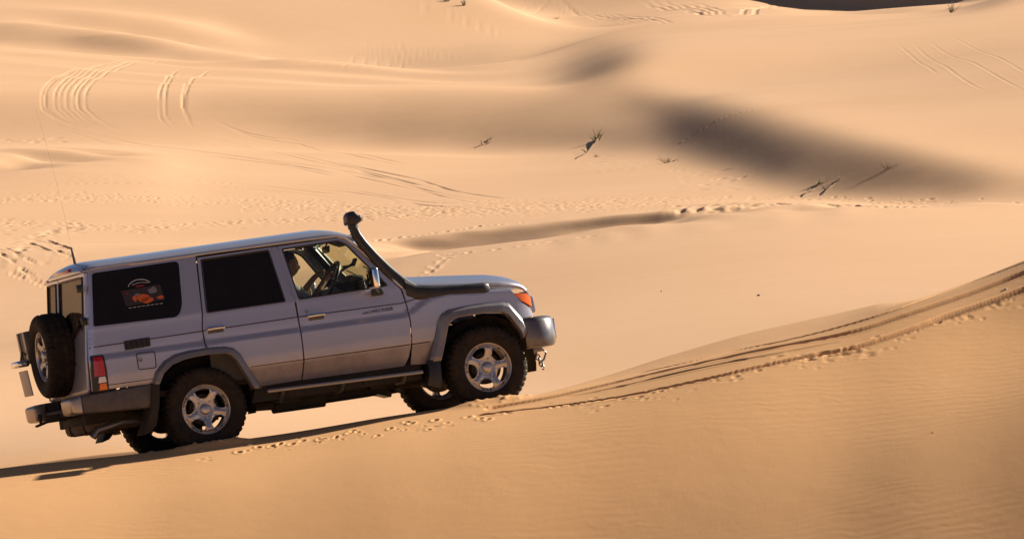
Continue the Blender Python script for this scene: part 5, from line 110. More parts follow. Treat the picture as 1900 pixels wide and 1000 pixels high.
[1,3,5,7,6,6,4,5,4,4,4,5,2,3,2,1,26,17,9,14,12,12,8,5,5,5,5,4,5,4,4,3,2,1,-1,-1,-2,-3,-3,-3,-1,3,1,0,-1,-1,1,11,28,46,58,66,69,71,70,67,62,55,48,40,33,26,21,17,14,12,10,10,10,9,9,9,9,9,9,10,11,11,11,12,12,13,14,16,17,18,18,20,20,19,18,16,14,11,8,6,3,3,3,4,5,6,8,8,9,11,10,11,11,12,12,13,13,13,14,14,15,15,15,15,15,15,15,15,15,14,15,15,14,15,14,15,14,15,14,14,14,14,14,14,13,13,13,13,13,13,12,11,11,9,9,7,6,5,5,5,5,5,5,5,5,5,5,5,5,6,5,5,5,5,5,5,5,6,6,5,5,5,4,5,4,3,2,0,-3,-4,-5,-4,-4,-4,-3,-3,-3,-4,-7,-11,-15,-19,-22,-24,-26,-24,-22,-23,-27,-34,-40,-40,-32,-24,-16,9,59,248,250,213,0,0,0,97,50,9,-2,0],
[1,3,5,6,6,5,5,4,4,5,5,4,4,5,4,9,25,5,-1,-1,0,9,7,3,3,3,3,3,2,3,2,1,0,-2,-3,-5,-6,-7,-9,-10,-2,-1,-1,-2,-2,-2,1,16,36,52,61,65,67,66,63,57,51,44,36,29,22,18,14,12,10,9,9,8,8,8,8,9,10,10,10,11,10,11,12,13,14,15,15,15,16,17,19,20,20,20,19,18,15,13,10,6,5,3,4,5,5,7,8,9,10,10,11,12,12,12,12,12,13,14,14,14,14,15,15,15,15,15,15,15,15,15,15,14,15,15,15,14,14,14,14,14,14,14,14,14,13,13,13,12,12,11,11,11,9,9,7,7,6,5,5,5,6,6,6,6,6,6,6,6,6,5,6,6,5,6,6,6,6,6,6,6,6,5,5,5,5,4,2,-1,-2,-4,-4,-4,-3,-2,-1,0,0,-1,-6,-11,-16,-18,-19,-22,-22,-20,-15,-15,-19,-26,-30,-28,-22,-15,-3,28,236,248,250,108,0,0,43,102,35,1,-3,-1],
[1,3,5,6,6,6,5,4,4,3,4,4,6,6,7,15,9,-11,-14,-18,-9,3,5,2,2,1,1,2,1,1,1,1,0,-1,-4,-5,-8,-9,-11,-13,-3,-3,-3,-4,-4,-4,4,23,43,57,63,64,64,61,55,48,40,32,25,19,15,12,10,8,8,7,7,7,7,8,9,9,9,10,11,10,12,12,13,13,14,14,15,16,17,19,19,20,21,21,20,18,16,13,10,8,6,5,4,4,6,7,8,9,10,10,11,11,12,12,13,13,14,13,14,14,15,15,15,15,15,16,16,15,15,15,15,16,16,15,15,15,15,14,14,13,14,14,13,13,13,13,13,13,12,12,11,10,9,8,7,6,6,6,6,6,6,6,6,7,7,7,7,7,7,7,6,7,7,6,7,7,7,7,7,7,7,6,6,6,6,4,3,1,-1,-2,-2,-1,0,1,2,3,3,0,-4,-10,-14,-15,-14,-15,-17,-14,-10,-10,-13,-17,-21,-19,-14,-8,6,42,246,248,250,24,0,0,147,75,17,-5,-5,-1],
[1,3,6,6,6,5,5,4,4,4,4,3,7,9,10,17,-7,-18,-18,-24,-16,0,4,1,0,1,1,0,1,0,0,0,1,0,-1,-4,-6,-8,-10,-12,-4,-5,-6,-6,-6,-4,6,30,50,59,62,63,59,53,45,36,28,22,17,14,11,8,7,7,7,7,7,7,8,9,9,10,10,10,11,12,12,13,13,14,14,15,16,17,18,18,20,21,21,22,21,20,18,15,12,10,7,6,6,6,6,7,8,9,10,11,11,12,12,13,13,13,13,14,14,15,15,15,16,16,16,15,15,16,15,16,16,16,15,16,15,15,14,14,14,14,14,13,13,13,13,12,12,11,11,11,10,9,9,8,7,6,6,6,7,7,7,8,8,8,8,8,8,7,7,7,7,7,7,8,7,7,7,7,7,7,7,7,7,6,6,5,3,2,0,0,0,1,2,3,5,6,5,3,-2,-8,-10,-8,-6,-7,-9,-8,-5,-4,-7,-10,-11,-10,-8,-4,12,53,246,248,249,1,0,72,112,43,-2,-11,-4,-1],
[1,3,5,6,6,6,4,4,3,3,4,3,8,10,9,14,-14,-15,-14,-21,-17,-2,3,0,1,0,0,0,0,0,0,0,0,3,0,-1,-2,-5,-6,-8,-3,-7,-7,-8,-8,-5,12,37,53,60,62,58,52,42,33,25,19,14,11,8,7,7,6,6,6,7,7,8,8,8,9,9,11,11,11,12,12,13,13,14,15,16,16,17,18,19,20,20,22,22,22,20,18,16,14,10,9,7,6,6,7,8,9,10,10,11,12,12,12,12,13,14,14,14,15,15,15,15,16,16,16,16,16,16,17,16,16,16,17,16,17,16,16,15,15,15,14,14,14,13,13,13,12,12,12,10,10,9,8,7,7,7,6,7,7,7,7,7,8,8,8,8,8,8,8,8,8,7,8,7,8,8,8,8,8,8,7,8,8,8,7,6,4,2,1,1,1,2,4,6,7,8,7,3,-1,-4,-4,-1,3,4,0,-1,0,0,-1,-4,-4,-4,-4,-1,18,61,246,248,227,0,0,144,75,10,-18,-14,-5,-1],
[1,3,5,7,6,5,5,4,4,4,3,3,2,-1,0,2,-10,-7,-6,-15,-14,-1,2,0,0,0,0,0,0,0,0,0,1,1,4,2,0,0,-2,-2,-3,-6,-8,-8,-8,-2,18,42,56,60,59,53,42,32,23,17,13,10,8,7,6,5,6,6,6,6,7,8,9,10,10,11,11,12,12,13,13,13,15,15,15,15,17,17,18,19,20,22,22,22,22,21,20,17,14,13,10,9,8,8,8,8,9,10,10,11,11,12,13,13,13,13,14,14,14,15,16,16,16,16,16,17,17,16,16,17,17,17,17,17,17,16,16,17,16,15,15,15,14,14,13,12,12,12,11,11,9,9,8,7,7,7,8,8,7,8,8,9,9,9,9,9,9,9,9,8,8,8,8,9,8,9,9,8,9,9,9,8,8,8,8,6,4,2,2,2,3,5,6,8,9,9,8,6,2,1,2,8,14,14,9,5,4,4,2,2,1,1,-1,3,26,237,246,248,144,0,0,114,39,-18,-29,-16,-4,0],
[2,3,5,6,6,5,4,3,3,3,3,3,1,-1,-1,-2,0,0,1,-2,-3,2,2,0,0,0,0,0,-1,0,0,0,0,0,4,4,4,3,3,2,-3,-6,-7,-8,-7,1,23,47,57,58,54,45,33,22,15,11,8,6,5,5,5,5,6,6,7,8,8,8,9,9,10,11,11,12,13,13,14,15,14,15,16,17,17,18,18,19,20,21,23,23,23,23,21,19,17,13,11,9,8,8,8,9,9,10,11,11,12,12,12,13,13,14,14,15,15,15,15,16,16,17,17,17,17,17,17,17,17,17,17,18,17,18,18,17,17,17,16,16,16,15,15,14,13,12,11,10,10,8,8,8,7,8,8,8,9,9,9,9,9,9,9,9,9,9,9,9,9,9,8,8,9,9,9,9,9,8,9,9,10,9,8,6,5,3,3,3,5,6,8,9,9,9,8,6,5,6,10,18,25,23,16,9,7,6,5,5,5,4,2,8,35,244,246,248,39,0,135,83,7,-35,-34,-15,-3,0],
[1,4,5,6,6,5,5,4,3,3,3,3,1,1,0,-4,2,3,3,3,3,4,1,0,-1,0,0,0,0,0,0,0,0,0,1,4,4,4,4,4,-2,-6,-8,-8,-6,6,30,50,57,56,47,34,22,15,10,7,6,5,5,5,5,6,5,6,7,7,8,9,9,11,11,12,13,13,14,14,14,14,15,16,16,17,17,18,19,20,21,22,23,24,24,23,21,20,17,15,13,11,9,8,9,9,10,10,11,12,12,12,13,13,14,14,14,14,15,15,16,16,16,16,17,17,17,18,18,18,18,18,18,17,18,18,18,18,18,18,18,18,17,17,16,15,14,13,11,10,9,9,8,7,8,8,8,9,9,9,9,9,9,9,10,9,9,9,9,9,9,9,10,10,10,9,9,10,9,10,9,10,9,9,7,6,4,4,3,4,6,8,9,9,9,9,8,7,8,11,18,26,32,30,21,13,10,9,9,8,9,7,5,16,48,244,246,248,3,0,121,51,-17,-46,-33,-12,-3,0],
[1,3,5,6,6,5,4,3,3,2,3,3,2,1,1,-5,3,3,2,3,3,3,1,0,0,0,0,0,1,0,0,0,0,1,0,3,3,3,3,3,-2,-5,-6,-6,-2,11,34,50,55,51,39,25,15,9,6,5,4,5,5,4,5,5,7,7,7,8,9,10,11,11,12,12,12,13,13,14,15,15,16,16,17,17,18,19,20,21,22,23,23,24,25,24,23,21,19,16,14,11,11,10,9,9,10,11,11,12,12,13,13,14,13,14,14,15,15,16,16,16,17,17,17,17,17,17,17,17,17,18,18,19,18,18,18,18,18,19,19,18,18,18,18,18,16,15,14,12,11,9,8,8,8,9,10,10,9,9,10,10,10,10,10,10,10,10,10,10,10,10,10,10,10,10,11,11,11,11,11,11,11,10,8,6,4,3,4,5,7,9,10,10,10,9,9,10,12,16,24,33,39,35,24,15,12,11,11,12,11,8,8,23,62,243,246,244,0,0,99,25,-35,-49,-31,-10,0,0],
[1,3,5,6,5,6,4,4,3,3,2,3,1,1,1,-5,2,2,2,2,2,2,0,0,1,0,0,0,0,0,0,1,0,0,0,2,3,3,3,3,-2,-4,-5,-5,0,17,38,52,53,44,30,17,10,5,4,4,4,4,4,5,5,6,6,7,8,9,9,10,10,11,12,13,14,14,15,15,15,16,16,17,17,18,19,19,20,21,22,23,24,25,25,25,24,22,20,18,14,13,11,10,10,10,10,11,12,12,13,13,14,13,14,14,15,15,15,15,16,17,17,18,18,18,18,18,18,19,19,18,18,18,19,19,19,19,20,19,19,19,20,19,19,18,18,17,16,15,12,11,10,9,9,9,9,10,11,10,10,10,10,11,10,10,10,10,10,11,11,11,11,11,11,12,11,11,11,12,12,12,11,10,9,6,5,4,5,7,9,11,11,10,9,9,10,12,16,22,29,38,41,35,24,17,14,15,14,14,12,8,11,32,208,244,245,190,0,45,79,4,-44,-46,-24,-6,0,0],
[1,3,5,6,6,5,4,3,3,2,3,2,2,2,1,-2,2,1,2,2,2,2,1,0,0,0,0,1,0,1,1,0,1,0,1,1,3,3,3,3,-2,-4,-3,-2,3,21,42,51,48,35,21,12,6,4,3,3,4,4,5,6,6,7,7,8,9,9,10,10,12,12,12,13,13,14,14,15,16,16,17,17,18,18,19,20,20,21,22,23,24,25,25,25,25,23,20,18,16,13,11,10,10,11,11,11,11,12,13,13,13,14,14,14,14,15,15,16,16,16,17,17,18,18,19,19,19,18,18,19,19,19,19,19,19,20,19,19,20,20,20,20,20,20,20,19,18,17,16,14,12,11,11,11,11,11,11,12,11,11,11,11,11,12,11,12,12,11,12,12,12,12,12,12,12,13,13,13,14,14,14,12,9,7,5,5,6,8,11,12,13,12,11,11,12,15,19,25,33,40,41,34,24,18,16,16,17,16,13,9,15,43,242,244,246,58,0,127,65,-7,-45,-40,-19,0,0,0],
[1,3,6,7,6,5,5,3,2,3,2,3,1,2,1,-1,1,2,2,2,2,2,0,1,0,1,1,0,1,0,0,1,0,1,0,0,2,2,2,2,-1,-2,-3,-2,7,24,43,49,41,27,14,7,4,3,3,3,3,4,5,5,6,7,8,9,9,10,11,11,11,12,13,13,14,15,15,15,16,17,17,17,18,19,19,20,21,21,22,24,25,25,26,26,25,23,22,19,16,15,13,12,11,10,11,11,12,12,12,13,14,14,14,15,15,15,16,16,16,17,17,17,18,18,18,18,19,19,19,19,19,20,19,20,20,19,20,20,20,20,20,20,20,21,20,20,20,19,19,18,16,15,13,12,13,12,13,12,13,13,12,12,12,12,13,12,12,13,13,14,13,14,14,14,14,14,15,15,15,15,15,13,11,9,7,7,8,11,13,15,15,14,14,13,14,17,21,27,34,39,38,32,24,19,19,20,21,19,14,11,21,56,242,244,246,4,0,115,48,-17,-43,-32,-8,0,0,0],
[1,3,5,6,6,5,4,4,3,2,2,2,2,2,1,2,1,1,1,1,1,2,1,0,1,0,0,0,0,1,1,0,1,0,1,0,1,2,2,2,-1,-1,-2,1,9,28,45,46,34,18,8,4,3,2,3,4,4,5,5,7,7,8,9,9,9,10,11,12,12,13,13,14,15,15,16,16,16,17,18,19,19,19,20,20,21,22,23,23,24,26,26,26,25,24,22,20,18,15,13,12,11,11,11,12,12,13,13,14,13,14,15,14,15,15,15,15,16,16,17,18,18,19,19,20,19,19,20,20,20,19,20,20,20,21,20,21,20,21,21,21,21,21,22,22,21,21,21,20,19,17,16,16,15,16,15,15,15,14,15,14,14,13,13,14,15,15,15,15,16,15,15,15,16,16,17,17,18,19,17,16,13,11,10,10,11,14,17,19,18,18,17,17,18,19,24,29,34,36,34,29,24,22,22,23,24,22,16,14,32,74,242,244,244,0,0,95,28,-27,-40,-24,0,0,0,0],
[1,3,5,6,6,5,4,3,2,2,2,2,1,1,1,4,2,1,1,2,2,1,0,1,0,1,0,1,0,0,0,1,0,1,0,1,2,1,1,1,-1,-2,-1,2,13,30,44,41,25,11,5,2,2,3,3,3,5,5,7,7,8,8,8,9,11,11,11,12,13,13,14,14,14,15,16,17,17,17,18,18,19,20,20,21,22,23,23,24,25,26,26,26,26,25,23,20,18,15,14,12,12,12,12,12,13,13,14,13,14,14,14,15,15,15,15,16,16,17,17,17,18,19,20,20,20,21,20,20,21,21,21,21,21,21,21,21,22,22,21,22,22,22,22,22,23,23,22,22,22,21,19,18,19,18,18,19,18,17,16,16,15,16,16,16,16,17,17,17,17,18,18,18,18,18,18,20,21,20,20,19,17,16,14,14,16,20,23,23,24,22,21,21,21,23,24,28,31,30,27,24,25,26,27,27,27,25,21,24,49,96,241,244,212,0,0,74,5,-38,-38,-18,0,0,0,0],
[2,3,5,6,6,5,4,3,2,2,2,2,2,1,0,7,1,2,2,1,1,2,1,0,1,0,1,0,1,1,1,0,1,0,1,0,0,2,2,2,-1,0,0,4,15,32,43,34,17,6,2,2,2,2,3,5,5,6,6,7,8,9,10,10,10,11,11,12,13,13,14,15,16,16,16,17,18,18,18,19,20,20,21,22,22,22,23,24,25,25,27,27,26,25,23,21,18,17,14,13,12,12,12,12,12,13,13,14,14,14,15,15,15,15,16,16,16,17,17,18,18,19,20,21,21,21,22,22,22,22,22,22,22,22,23,23,22,22,23,23,23,23,23,23,23,24,24,24,24,24,24,24,23,23,23,23,22,21,19,18,18,18,18,19,19,19,20,20,20,20,20,20,20,21,21,22,22,23,23,22,22,20,20,21,24,28,30,30,29,29,29,27,26,25,26,27,26,23,19,21,27,31,31,30,31,30,28,38,70,231,242,244,113,0,93,57,-14,-46,-36,-13,0,0,0,0],
[1,3,5,6,6,5,4,3,3,3,2,1,1,1,2,9,1,1,1,1,2,1,0,1,0,1,0,1,0,0,0,1,0,1,0,0,0,2,2,2,-1,-1,1,7,19,35,41,28,11,3,1,1,2,3,4,4,6,7,7,8,9,9,9,10,11,12,12,12,13,14,14,15,15,16,17,17,18,19,19,20,20,21,21,21,22,23,24,24,25,26,26,26,26,25,23,21,19,16,15,14,13,12,12,13,13,13,14,14,15,15,15,15,15,16,16,16,17,16,17,18,20,20,21,22,23,23,23,23,23,24,24,24,25,24,24,24,25,25,25,25,25,25,26,26,26,25,26,26,26,27,28,29,30,30,30,29,26,24,22,21,21,20,22,21,22,23,22,23,23,23,23,23,23,23,24,24,25,26,26,27,26,27,28,31,35,37,38,38,36,35,34,33,30,28,28,26,23,16,11,18,31,37,35,34,34,35,39,57,97,239,242,244,27,0,117,46,-23,-48,-31,-6,0,0,0,0],
[1,4,5,6,5,5,4,3,2,2,2,2,1,1,1,10,1,1,1,2,1,2,1,0,0,0,1,0,1,0,1,0,0,0,0,0,0,1,1,2,0,-1,2,10,23,38,36,19,6,1,1,2,2,4,4,6,6,7,8,8,9,9,11,11,11,11,13,13,13,14,15,15,16,16,17,18,18,19,19,20,20,21,21,22,22,23,23,24,24,25,26,26,26,25,24,22,20,18,16,14,13,13,13,12,14,13,14,14,14,15,15,15,16,15,16,16,16,17,18,19,19,21,23,23,25,26,26,26,27,26,27,27,27,28,28,28,28,28,28,29,29,29,29,29,29,30,29,30,31,33,35,38,38,38,38,36,34,28,25,23,24,25,24,25,25,25,26,26,26,26,26,27,27,27,27,27,28,28,29,29,32,34,38,42,47,49,48,44,42,42,40,38,35,32,29,27,19,9,6,15,31,41,40,37,38,41,52,80,125,240,242,243,2,0,110,37,-28,-46,-27,0,0,0,0,0],
[1,3,5,6,6,5,3,3,2,2,2,1,1,2,2,10,2,1,1,1,1,1,0,0,1,1,0,1,0,1,0,0,1,0,0,1,0,1,2,1,-1,-1,3,12,26,38,32,14,2,0,0,1,3,4,5,5,7,7,8,9,9,10,10,11,11,12,12,14,14,14,15,16,16,17,18,18,19,19,20,20,21,21,22,22,22,22,23,24,25,25,26,27,26,26,24,23,20,18,16,14,13,13,13,14,13,14,14,15,15,15,15,15,15,16,15,16,17,17,18,19,20,22,23,26,27,28,30,30,30,31,31,31,32,32,32,32,33,33,34,34,35,36,35,36,36,36,37,37,39,42,46,47,48,48,47,46,40,34,29,28,27,27,28,28,29,29,29,29,30,29,30,29,30,30,30,30,30,30,31,33,37,42,48,55,59,58,54,50,47,46,45,41,37,35,33,28,20,9,3,12,30,41,42,40,41,49,69,105,150,240,242,237,0,0,95,21,-35,-43,-22,0,0,0,0,0],
[1,3,5,6,6,5,4,3,2,2,2,1,1,1,2,9,1,2,2,1,2,2,1,1,0,0,1,0,1,0,1,1,0,1,1,0,1,0,2,2,-1,-1,4,13,28,38,26,7,0,-1,0,2,3,4,6,7,7,8,9,9,10,11,11,11,12,13,13,13,14,15,16,16,17,18,18,19,19,19,20,20,20,21,21,22,23,23,24,24,25,26,25,26,26,25,25,22,21,18,16,16,14,13,13,13,14,14,14,14,15,15,15,16,16,16,16,17,16,18,18,19,22,23,25,27,29,32,33,35,36,37,38,38,38,39,39,40,40,42,43,45,45,45,46,45,46,46,46,48,51,55,59,60,59,58,58,54,49,40,34,31,31,32,32,32,32,32,32,32,32,33,33,33,33,33,33,33,32,33,34,36,40,47,56,63,66,64,58,53,51,48,45,43,40,38,36,33,26,16,10,16,30,41,43,43,46,59,86,128,171,240,241,178,0,14,76,1,-43,-41,-18,0,0,0,0,0],
[1,3,5,7,6,5,4,3,3,1,2,1,1,1,2,7,1,1,1,1,1,1,1,0,1,0,0,1,0,1,0,0,0,0,0,0,0,0,2,2,-1,-1,4,14,30,35,20,4,-1,-1,1,3,4,5,6,7,7,9,9,10,10,10,11,12,12,12,13,14,15,15,15,16,17,18,18,18,19,20,20,21,21,21,22,21,22,23,23,24,24,24,26,26,26,26,24,23,21,19,17,15,15,14,13,13,13,14,14,15,15,15,15,15,15,16,16,16,17,17,19,20,21,24,26,28,31,34,37,39,41,43,44,46,47,47,48,49,51,53,55,56,57,57,58,59,59,59,60,62,66,69,70,69,68,67,66,64,56,46,37,35,35,35,35,36,35,35,36,36,36,36,36,36,36,36,36,36,36,35,36,39,43,51,59,66,66,63,58,54,50,47,44,42,41,41,41,39,35,28,24,27,35,42,45,46,51,65,98,143,185,239,242,53,0,132,58,-18,-52,-39,-14,0,0,0,0,0],
[1,3,6,6,5,5,4,3,2,2,2,1,2,1,2,3,1,1,1,2,2,1,0,1,0,1,1,0,1,0,0,0,1,0,0,1,0,0,0,1,-1,0,4,14,28,30,14,1,-2,-1,1,2,4,6,6,7,8,8,9,9,10,11,11,11,12,13,14,14,14,16,16,17,18,18,18,20,20,20,21,20,21,21,21,22,22,22,23,23,24,25,25,25,26,25,25,23,21,20,18,16,14,14,14,14,14,14,15,15,15,15,16,16,16,15,16,16,17,18,18,20,22,23,26,29,32,35,39,43,45,50,52,53,54,55,56,58,61,64,67,68,68,69,69,69,69,71,72,76,79,81,80,77,74,74,74,70,61,50,42,38,38,38,38,38,39,39,38,38,38,39,39,39,39,39,40,39,39,39,39,41,45,51,57,60,61,58,55,52,49,46,43,41,42,44,46,48,48,49,49,47,45,45,47,49,54,72,107,155,196,240,242,4,0,125,44,-30,-54,-36,-10,0,0,0,0,0],
[2,3,5,6,6,5,4,3,2,2,2,0,0,1,2,-1,1,1,1,1,1,2,1,0,1,0,0,0,0,1,1,1,0,1,1,0,0,0,0,2,-1,-1,4,13,25,25,8,-1,-2,0,1,3,5,6,7,7,9,9,9,10,10,11,11,12,13,13,14,14,15,16,17,17,18,18,19,19,19,20,20,21,21,22,22,22,22,23,23,23,24,24,25,25,25,25,24,23,21,19,17,16,15,14,14,14,14,14,14,14,14,15,15,15,15,16,16,16,16,17,18,19,20,22,24,27,31,35,38,42,47,52,55,58,60,61,64,67,71,74,75,75,76,76,76,77,78,79,82,85,87,86,82,80,79,79,78,75,66,53,45,42,41,41,42,41,41,41,41,41,42,41,41,42,42,42,41,42,41,42,42,44,47,49,52,53,52,49,48,46,45,42,41,42,44,47,51,56,63,71,75,70,58,49,49,52,57,74,111,160,201,240,240,0,0,115,31,-37,-54,-30,-3,0,0,0,0,0],
[1,4,5,6,6,5,4,3,2,2,2,0,1,1,3,-3,1,1,1,1,1,1,0,0,0,1,0,1,0,0,0,0,1,0,0,0,0,0,0,0,-1,-1,3,12,21,18,5,-2,-2,-1,2,4,5,6,7,8,8,9,10,10,11,11,12,13,13,13,14,15,16,16,17,17,17,18,19,19,20,20,21,21,21,21,22,22,22,22,22,24,23,25,24,25,26,25,24,23,22,20,18,16,15,15,14,13,14,14,14,15,15,15,15,15,16,16,16,16,16,17,18,18,19,21,22,25,28,31,35,40,45,51,54,58,61,65,69,74,77,79,79,79,79,79,80,80,82,84,87,89,89,86,83,80,79,79,79,76,67,56,47,43,43,44,43,43,43,43,43,44,43,43,44,44,44,44,44,44,45,44,45,46,47,48,47,45,42,42,41,42,41,41,42,43,46,50,57,65,77,92,100,90,69,55,51,54,60,77,114,163,203,240,212,0,40,98,13,-46,-50,-25,0,0,0,0,0,0],
[1,3,5,6,5,4,4,3,3,1,3,0,1,1,2,-2,1,1,1,1,1,1,1,1,0,0,1,0,1,0,1,1,0,0,0,0,0,0,-1,0,0,0,4,11,18,12,1,-2,-2,0,2,4,6,6,8,8,9,9,10,11,11,11,12,12,13,14,14,15,15,16,17,18,19,19,19,20,20,21,20,21,21,21,21,22,22,22,23,22,24,23,25,25,24,25,24,24,22,20,18,17,16,14,13,14,13,14,14,14,15,15,15,16,15,15,15,16,16,16,16,17,18,18,20,21,23,26,30,34,39,46,50,55,59,65,70,74,76,77,76,76,76,77,78,80,82,84,87,87,84,81,78,77,78,78,78,75,67,56,48,46,45,45,45,45,45,45,45,44,45,45,45,45,45,46,46,46,46,47,47,48,48,47,44,40,37,36,37,38,39,41,42,45,48,53,60,71,87,104,113,101,77,58,54,56,61,78,114,160,199,239,123,0,149,73,-10,-54,-48,-21,0,0,0,0,0,0],
[1,3,5,6,6,5,4,3,2,2,2,-1,0,0,1,-4,1,1,1,1,1,1,0,0,0,0,0,0,0,0,0,0,0,0,0,0,0,0,0,-1,-1,-1,3,10,14,8,-1,-3,-2,0,2,4,5,7,7,9,8,10,10,10,11,11,12,13,13,14,15,15,16,17,17,18,18,19,20,19,20,20,21,21,21,21,21,21,22,22,22,23,23,24,24,24,25,24,24,23,21,20,18,16,15,14,14,14,14,14,14,14,14,15,15,15,15,15,16,15,16,15,16,16,15,16,17,18,20,21,24,27,32,37,42,47,53,59,64,67,69,68,68,67,69,71,72,75,77,80,80,79,76,73,72,71,71,71,71,69,63,55,48,46,46,45,46,46,45,45,46,46,45,46,46,46,47,47,47,47,48,48,49,48,47,45,42,38,36,35,35,37,40,41,44,47,51,55,62,73,89,104,109,98,75,59,55,57,63,77,107,146,178,240,31,0,119,41,-34,-63,-43,-15,0,0,0,0,0,0],
[1,3,5,6,5,5,4,3,3,1,2,0,-1,1,1,-5,-2,1,1,1,1,1,0,0,1,0,0,0,0,1,0,0,0,1,0,0,0,0,0,0,-1,0,3,9,12,4,-2,-3,-1,1,3,4,6,7,8,8,9,9,10,11,11,12,12,13,14,14,14,16,17,16,17,18,18,19,19,20,20,20,20,20,21,21,22,22,22,22,22,23,22,23,23,24,24,25,24,22,22,20,19,17,15,15,14,13,13,13,14,15,15,14,15,15,15,15,15,15,15,15,15,15,15,15,15,16,16,18,19,22,24,28,32,37,43,48,52,55,56,55,56,57,58,60,63,65,68,69,69,65,62,61,60,60,60,61,61,59,56,51,48,46,46,47,46,46,47,47,46,46,47,47,46,47,47,47,48,48,48,49,49,49,48,45,42,38,36,35,37,39,40,44,46,49,52,57,62,70,80,89,89,79,65,58,57,59,63,74,93,117,217,240,2,0,74,4,-54,-64,-39,-11,0,0,0,0,0,0],
[2,4,5,6,6,5,4,3,3,2,3,0,-1,-1,-1,-11,-19,0,0,0,0,1,0,0,-1,0,0,0,0,0,0,0,0,0,0,0,0,-1,-1,-1,-1,0,4,9,11,2,-3,-3,-1,1,2,5,6,7,8,8,9,10,10,10,11,12,12,13,13,15,15,16,16,17,17,18,19,18,19,19,20,20,20,21,21,21,21,21,21,22,22,22,23,23,24,24,24,23,24,23,21,19,18,17,16,14,14,14,14,14,14,14,14,15,14,14,15,15,15,15,15,15,14,14,15,15,14,13,14,14,15,16,17,20,22,26,30,34,37,39,40,42,42,43,45,47,50,52,54,54,51,49,48,46,46,47,47,47,47,47,47,47,46,46,46,46,46,47,46,46,46,46,46,46,47,47,47,47,48,48,49,49,49,49,47,45,42,40,38,38,38,40,43,45,48,50,54,57,61,65,66,64,59,53,53,54,57,59,62,68,74,79,237,236,0,0,18,-35,-69,-62,-31,-3,0,0,0,0,0,0],
[1,3,5,5,6,5,4,3,3,1,2,1,0,1,-4,-18,-13,0,0,0,1,0,0,0,0,0,0,0,0,-1,0,0,0,0,0,0,-1,0,0,-1,-1,0,5,11,10,0,-4,-3,-2,0,3,4,6,7,8,9,9,9,10,11,11,12,13,13,14,14,16,15,16,17,18,18,18,19,19,20,20,20,21,20,21,21,21,21,22,22,22,22,22,23,23,23,23,24,23,22,21,20,18,16,15,14,13,13,13,13,14,13,14,14,15,15,15,15,15,15,15,15,15,15,14,13,13,13,12,12,12,12,13,13,15,16,19,21,24,25,26,27,29,32,33,34,35,37,37,36,35,34,33,33,33,33,33,33,33,35,38,41,44,45,46,45,46,45,45,45,45,46,45,46,46,46,46,47,47,48,48,48,49,48,47,46,43,42,40,40,41,42,44,46,49,52,54,57,58,56,50,39,30,31,40,51,57,59,60,61,56,45,238,193,0,1,-32,-66,-78,-56,-24,0,0,0,0,0,0,0],
[1,3,5,6,5,4,4,3,3,2,2,2,1,0,-3,-13,0,0,0,0,0,0,0,0,0,0,0,0,0,0,0,0,0,-1,0,-1,0,-1,-1,0,-1,1,6,12,10,0,-4,-3,-1,1,3,5,6,7,7,8,10,10,10,11,12,12,13,13,14,15,15,16,17,17,18,18,19,19,19,19,19,20,20,21,20,21,21,21,21,21,22,21,22,22,22,23,24,23,22,23,22,20,19,17,15,15,14,13,13,14,13,14,14,14,14,15,15,15,14,15,15,15,14,14,13,14,13,13,12,12,11,11,10,10,10,11,12,13,14,15,17,19,21,22,23,24,24,24,24,23,22,21,20,20,20,21,21,21,22,24,29,37,42,45,44,45,44,45,45,44,45,44,45,44,44,45,45,45,46,46,46,47,47,47,46,45,44,42,42,42,42,44,45,47,49,51,54,55,54,49,38,24,13,17,33,48,55,57,58,55,43,87,238,78,0,-1,-62,-83,-78,-49,-17,0,0,0,0,0,0,0],
[2,3,5,6,5,5,4,3,3,2,1,2,1,-1,-3,0,26,0,0,0,0,0,0,-1,0,-1,-1,0,-1,0,-1,-1,0,0,-1,0,-1,0,-1,-1,-1,2,7,13,10,0,-4,-4,-2,0,2,4,6,7,8,9,9,10,10,11,11,12,12,13,14,14,15,16,16,17,17,18,18,19,20,20,20,20,20,20,21,21,20,21,21,21,21,22,22,22,22,23,22,23,23,21,20,20,18,17,16,14,14,14,14,13,14,14,14,14,15,14,14,14,15,15,14,14,14,14,14,13,13,12,12,11,11,10,9,8,8,8,8,9,8,9,10,11,13,15,16,16,16,16,14,13,12,12,12,13,13,12,12,13,13,16,23,32,40,42,43,43,43,42,43,43,42,43,43,43,44,43,44,44,44,45,45,46,45,45,45,44,44,43,43,42,44,44,45,47,49,51,52,52,50,44,32,16,7,11,29,46,53,55,54,48,32,236,237,13,0,0,-74,-89,-74,-41,-12,0,0,0,0,0,0,0],
[1,3,5,5,6,5,4,4,3,3,2,4,1,-1,1,7,9,0,0,0,-1,-1,-1,0,-1,0,0,-1,0,0,0,0,-1,-1,0,-1,0,-1,-1,-1,-1,3,9,14,8,-2,-5,-3,-2,1,3,5,6,7,8,8,9,9,11,11,12,12,13,14,14,15,16,16,17,17,18,18,18,19,19,19,20,20,20,20,20,20,21,21,21,21,21,21,21,22,22,22,22,22,22,22,21,19,18,17,15,15,14,13,13,13,13,13,14,14,14,14,15,15,15,14,15,14,15,14,14,13,13,12,11,11,10,9,8,7,7,6,6,6,6,6,7,9,10,11,11,12,11,10,9,8,8,7,7,7,7,7,7,7,7,11,19,29,37,40,41,41,41,41,40,41,41,41,41,41,41,42,42,42,42,42,43,43,44,43,43,43,42,43,42,43,43,43,45,46,47,48,49,49,46,39,28,15,7,13,28,43,50,51,49,40,24,235,238,1,0,0,-73,-83,-65,-32,-9,0,0,0,0,0,0,0],
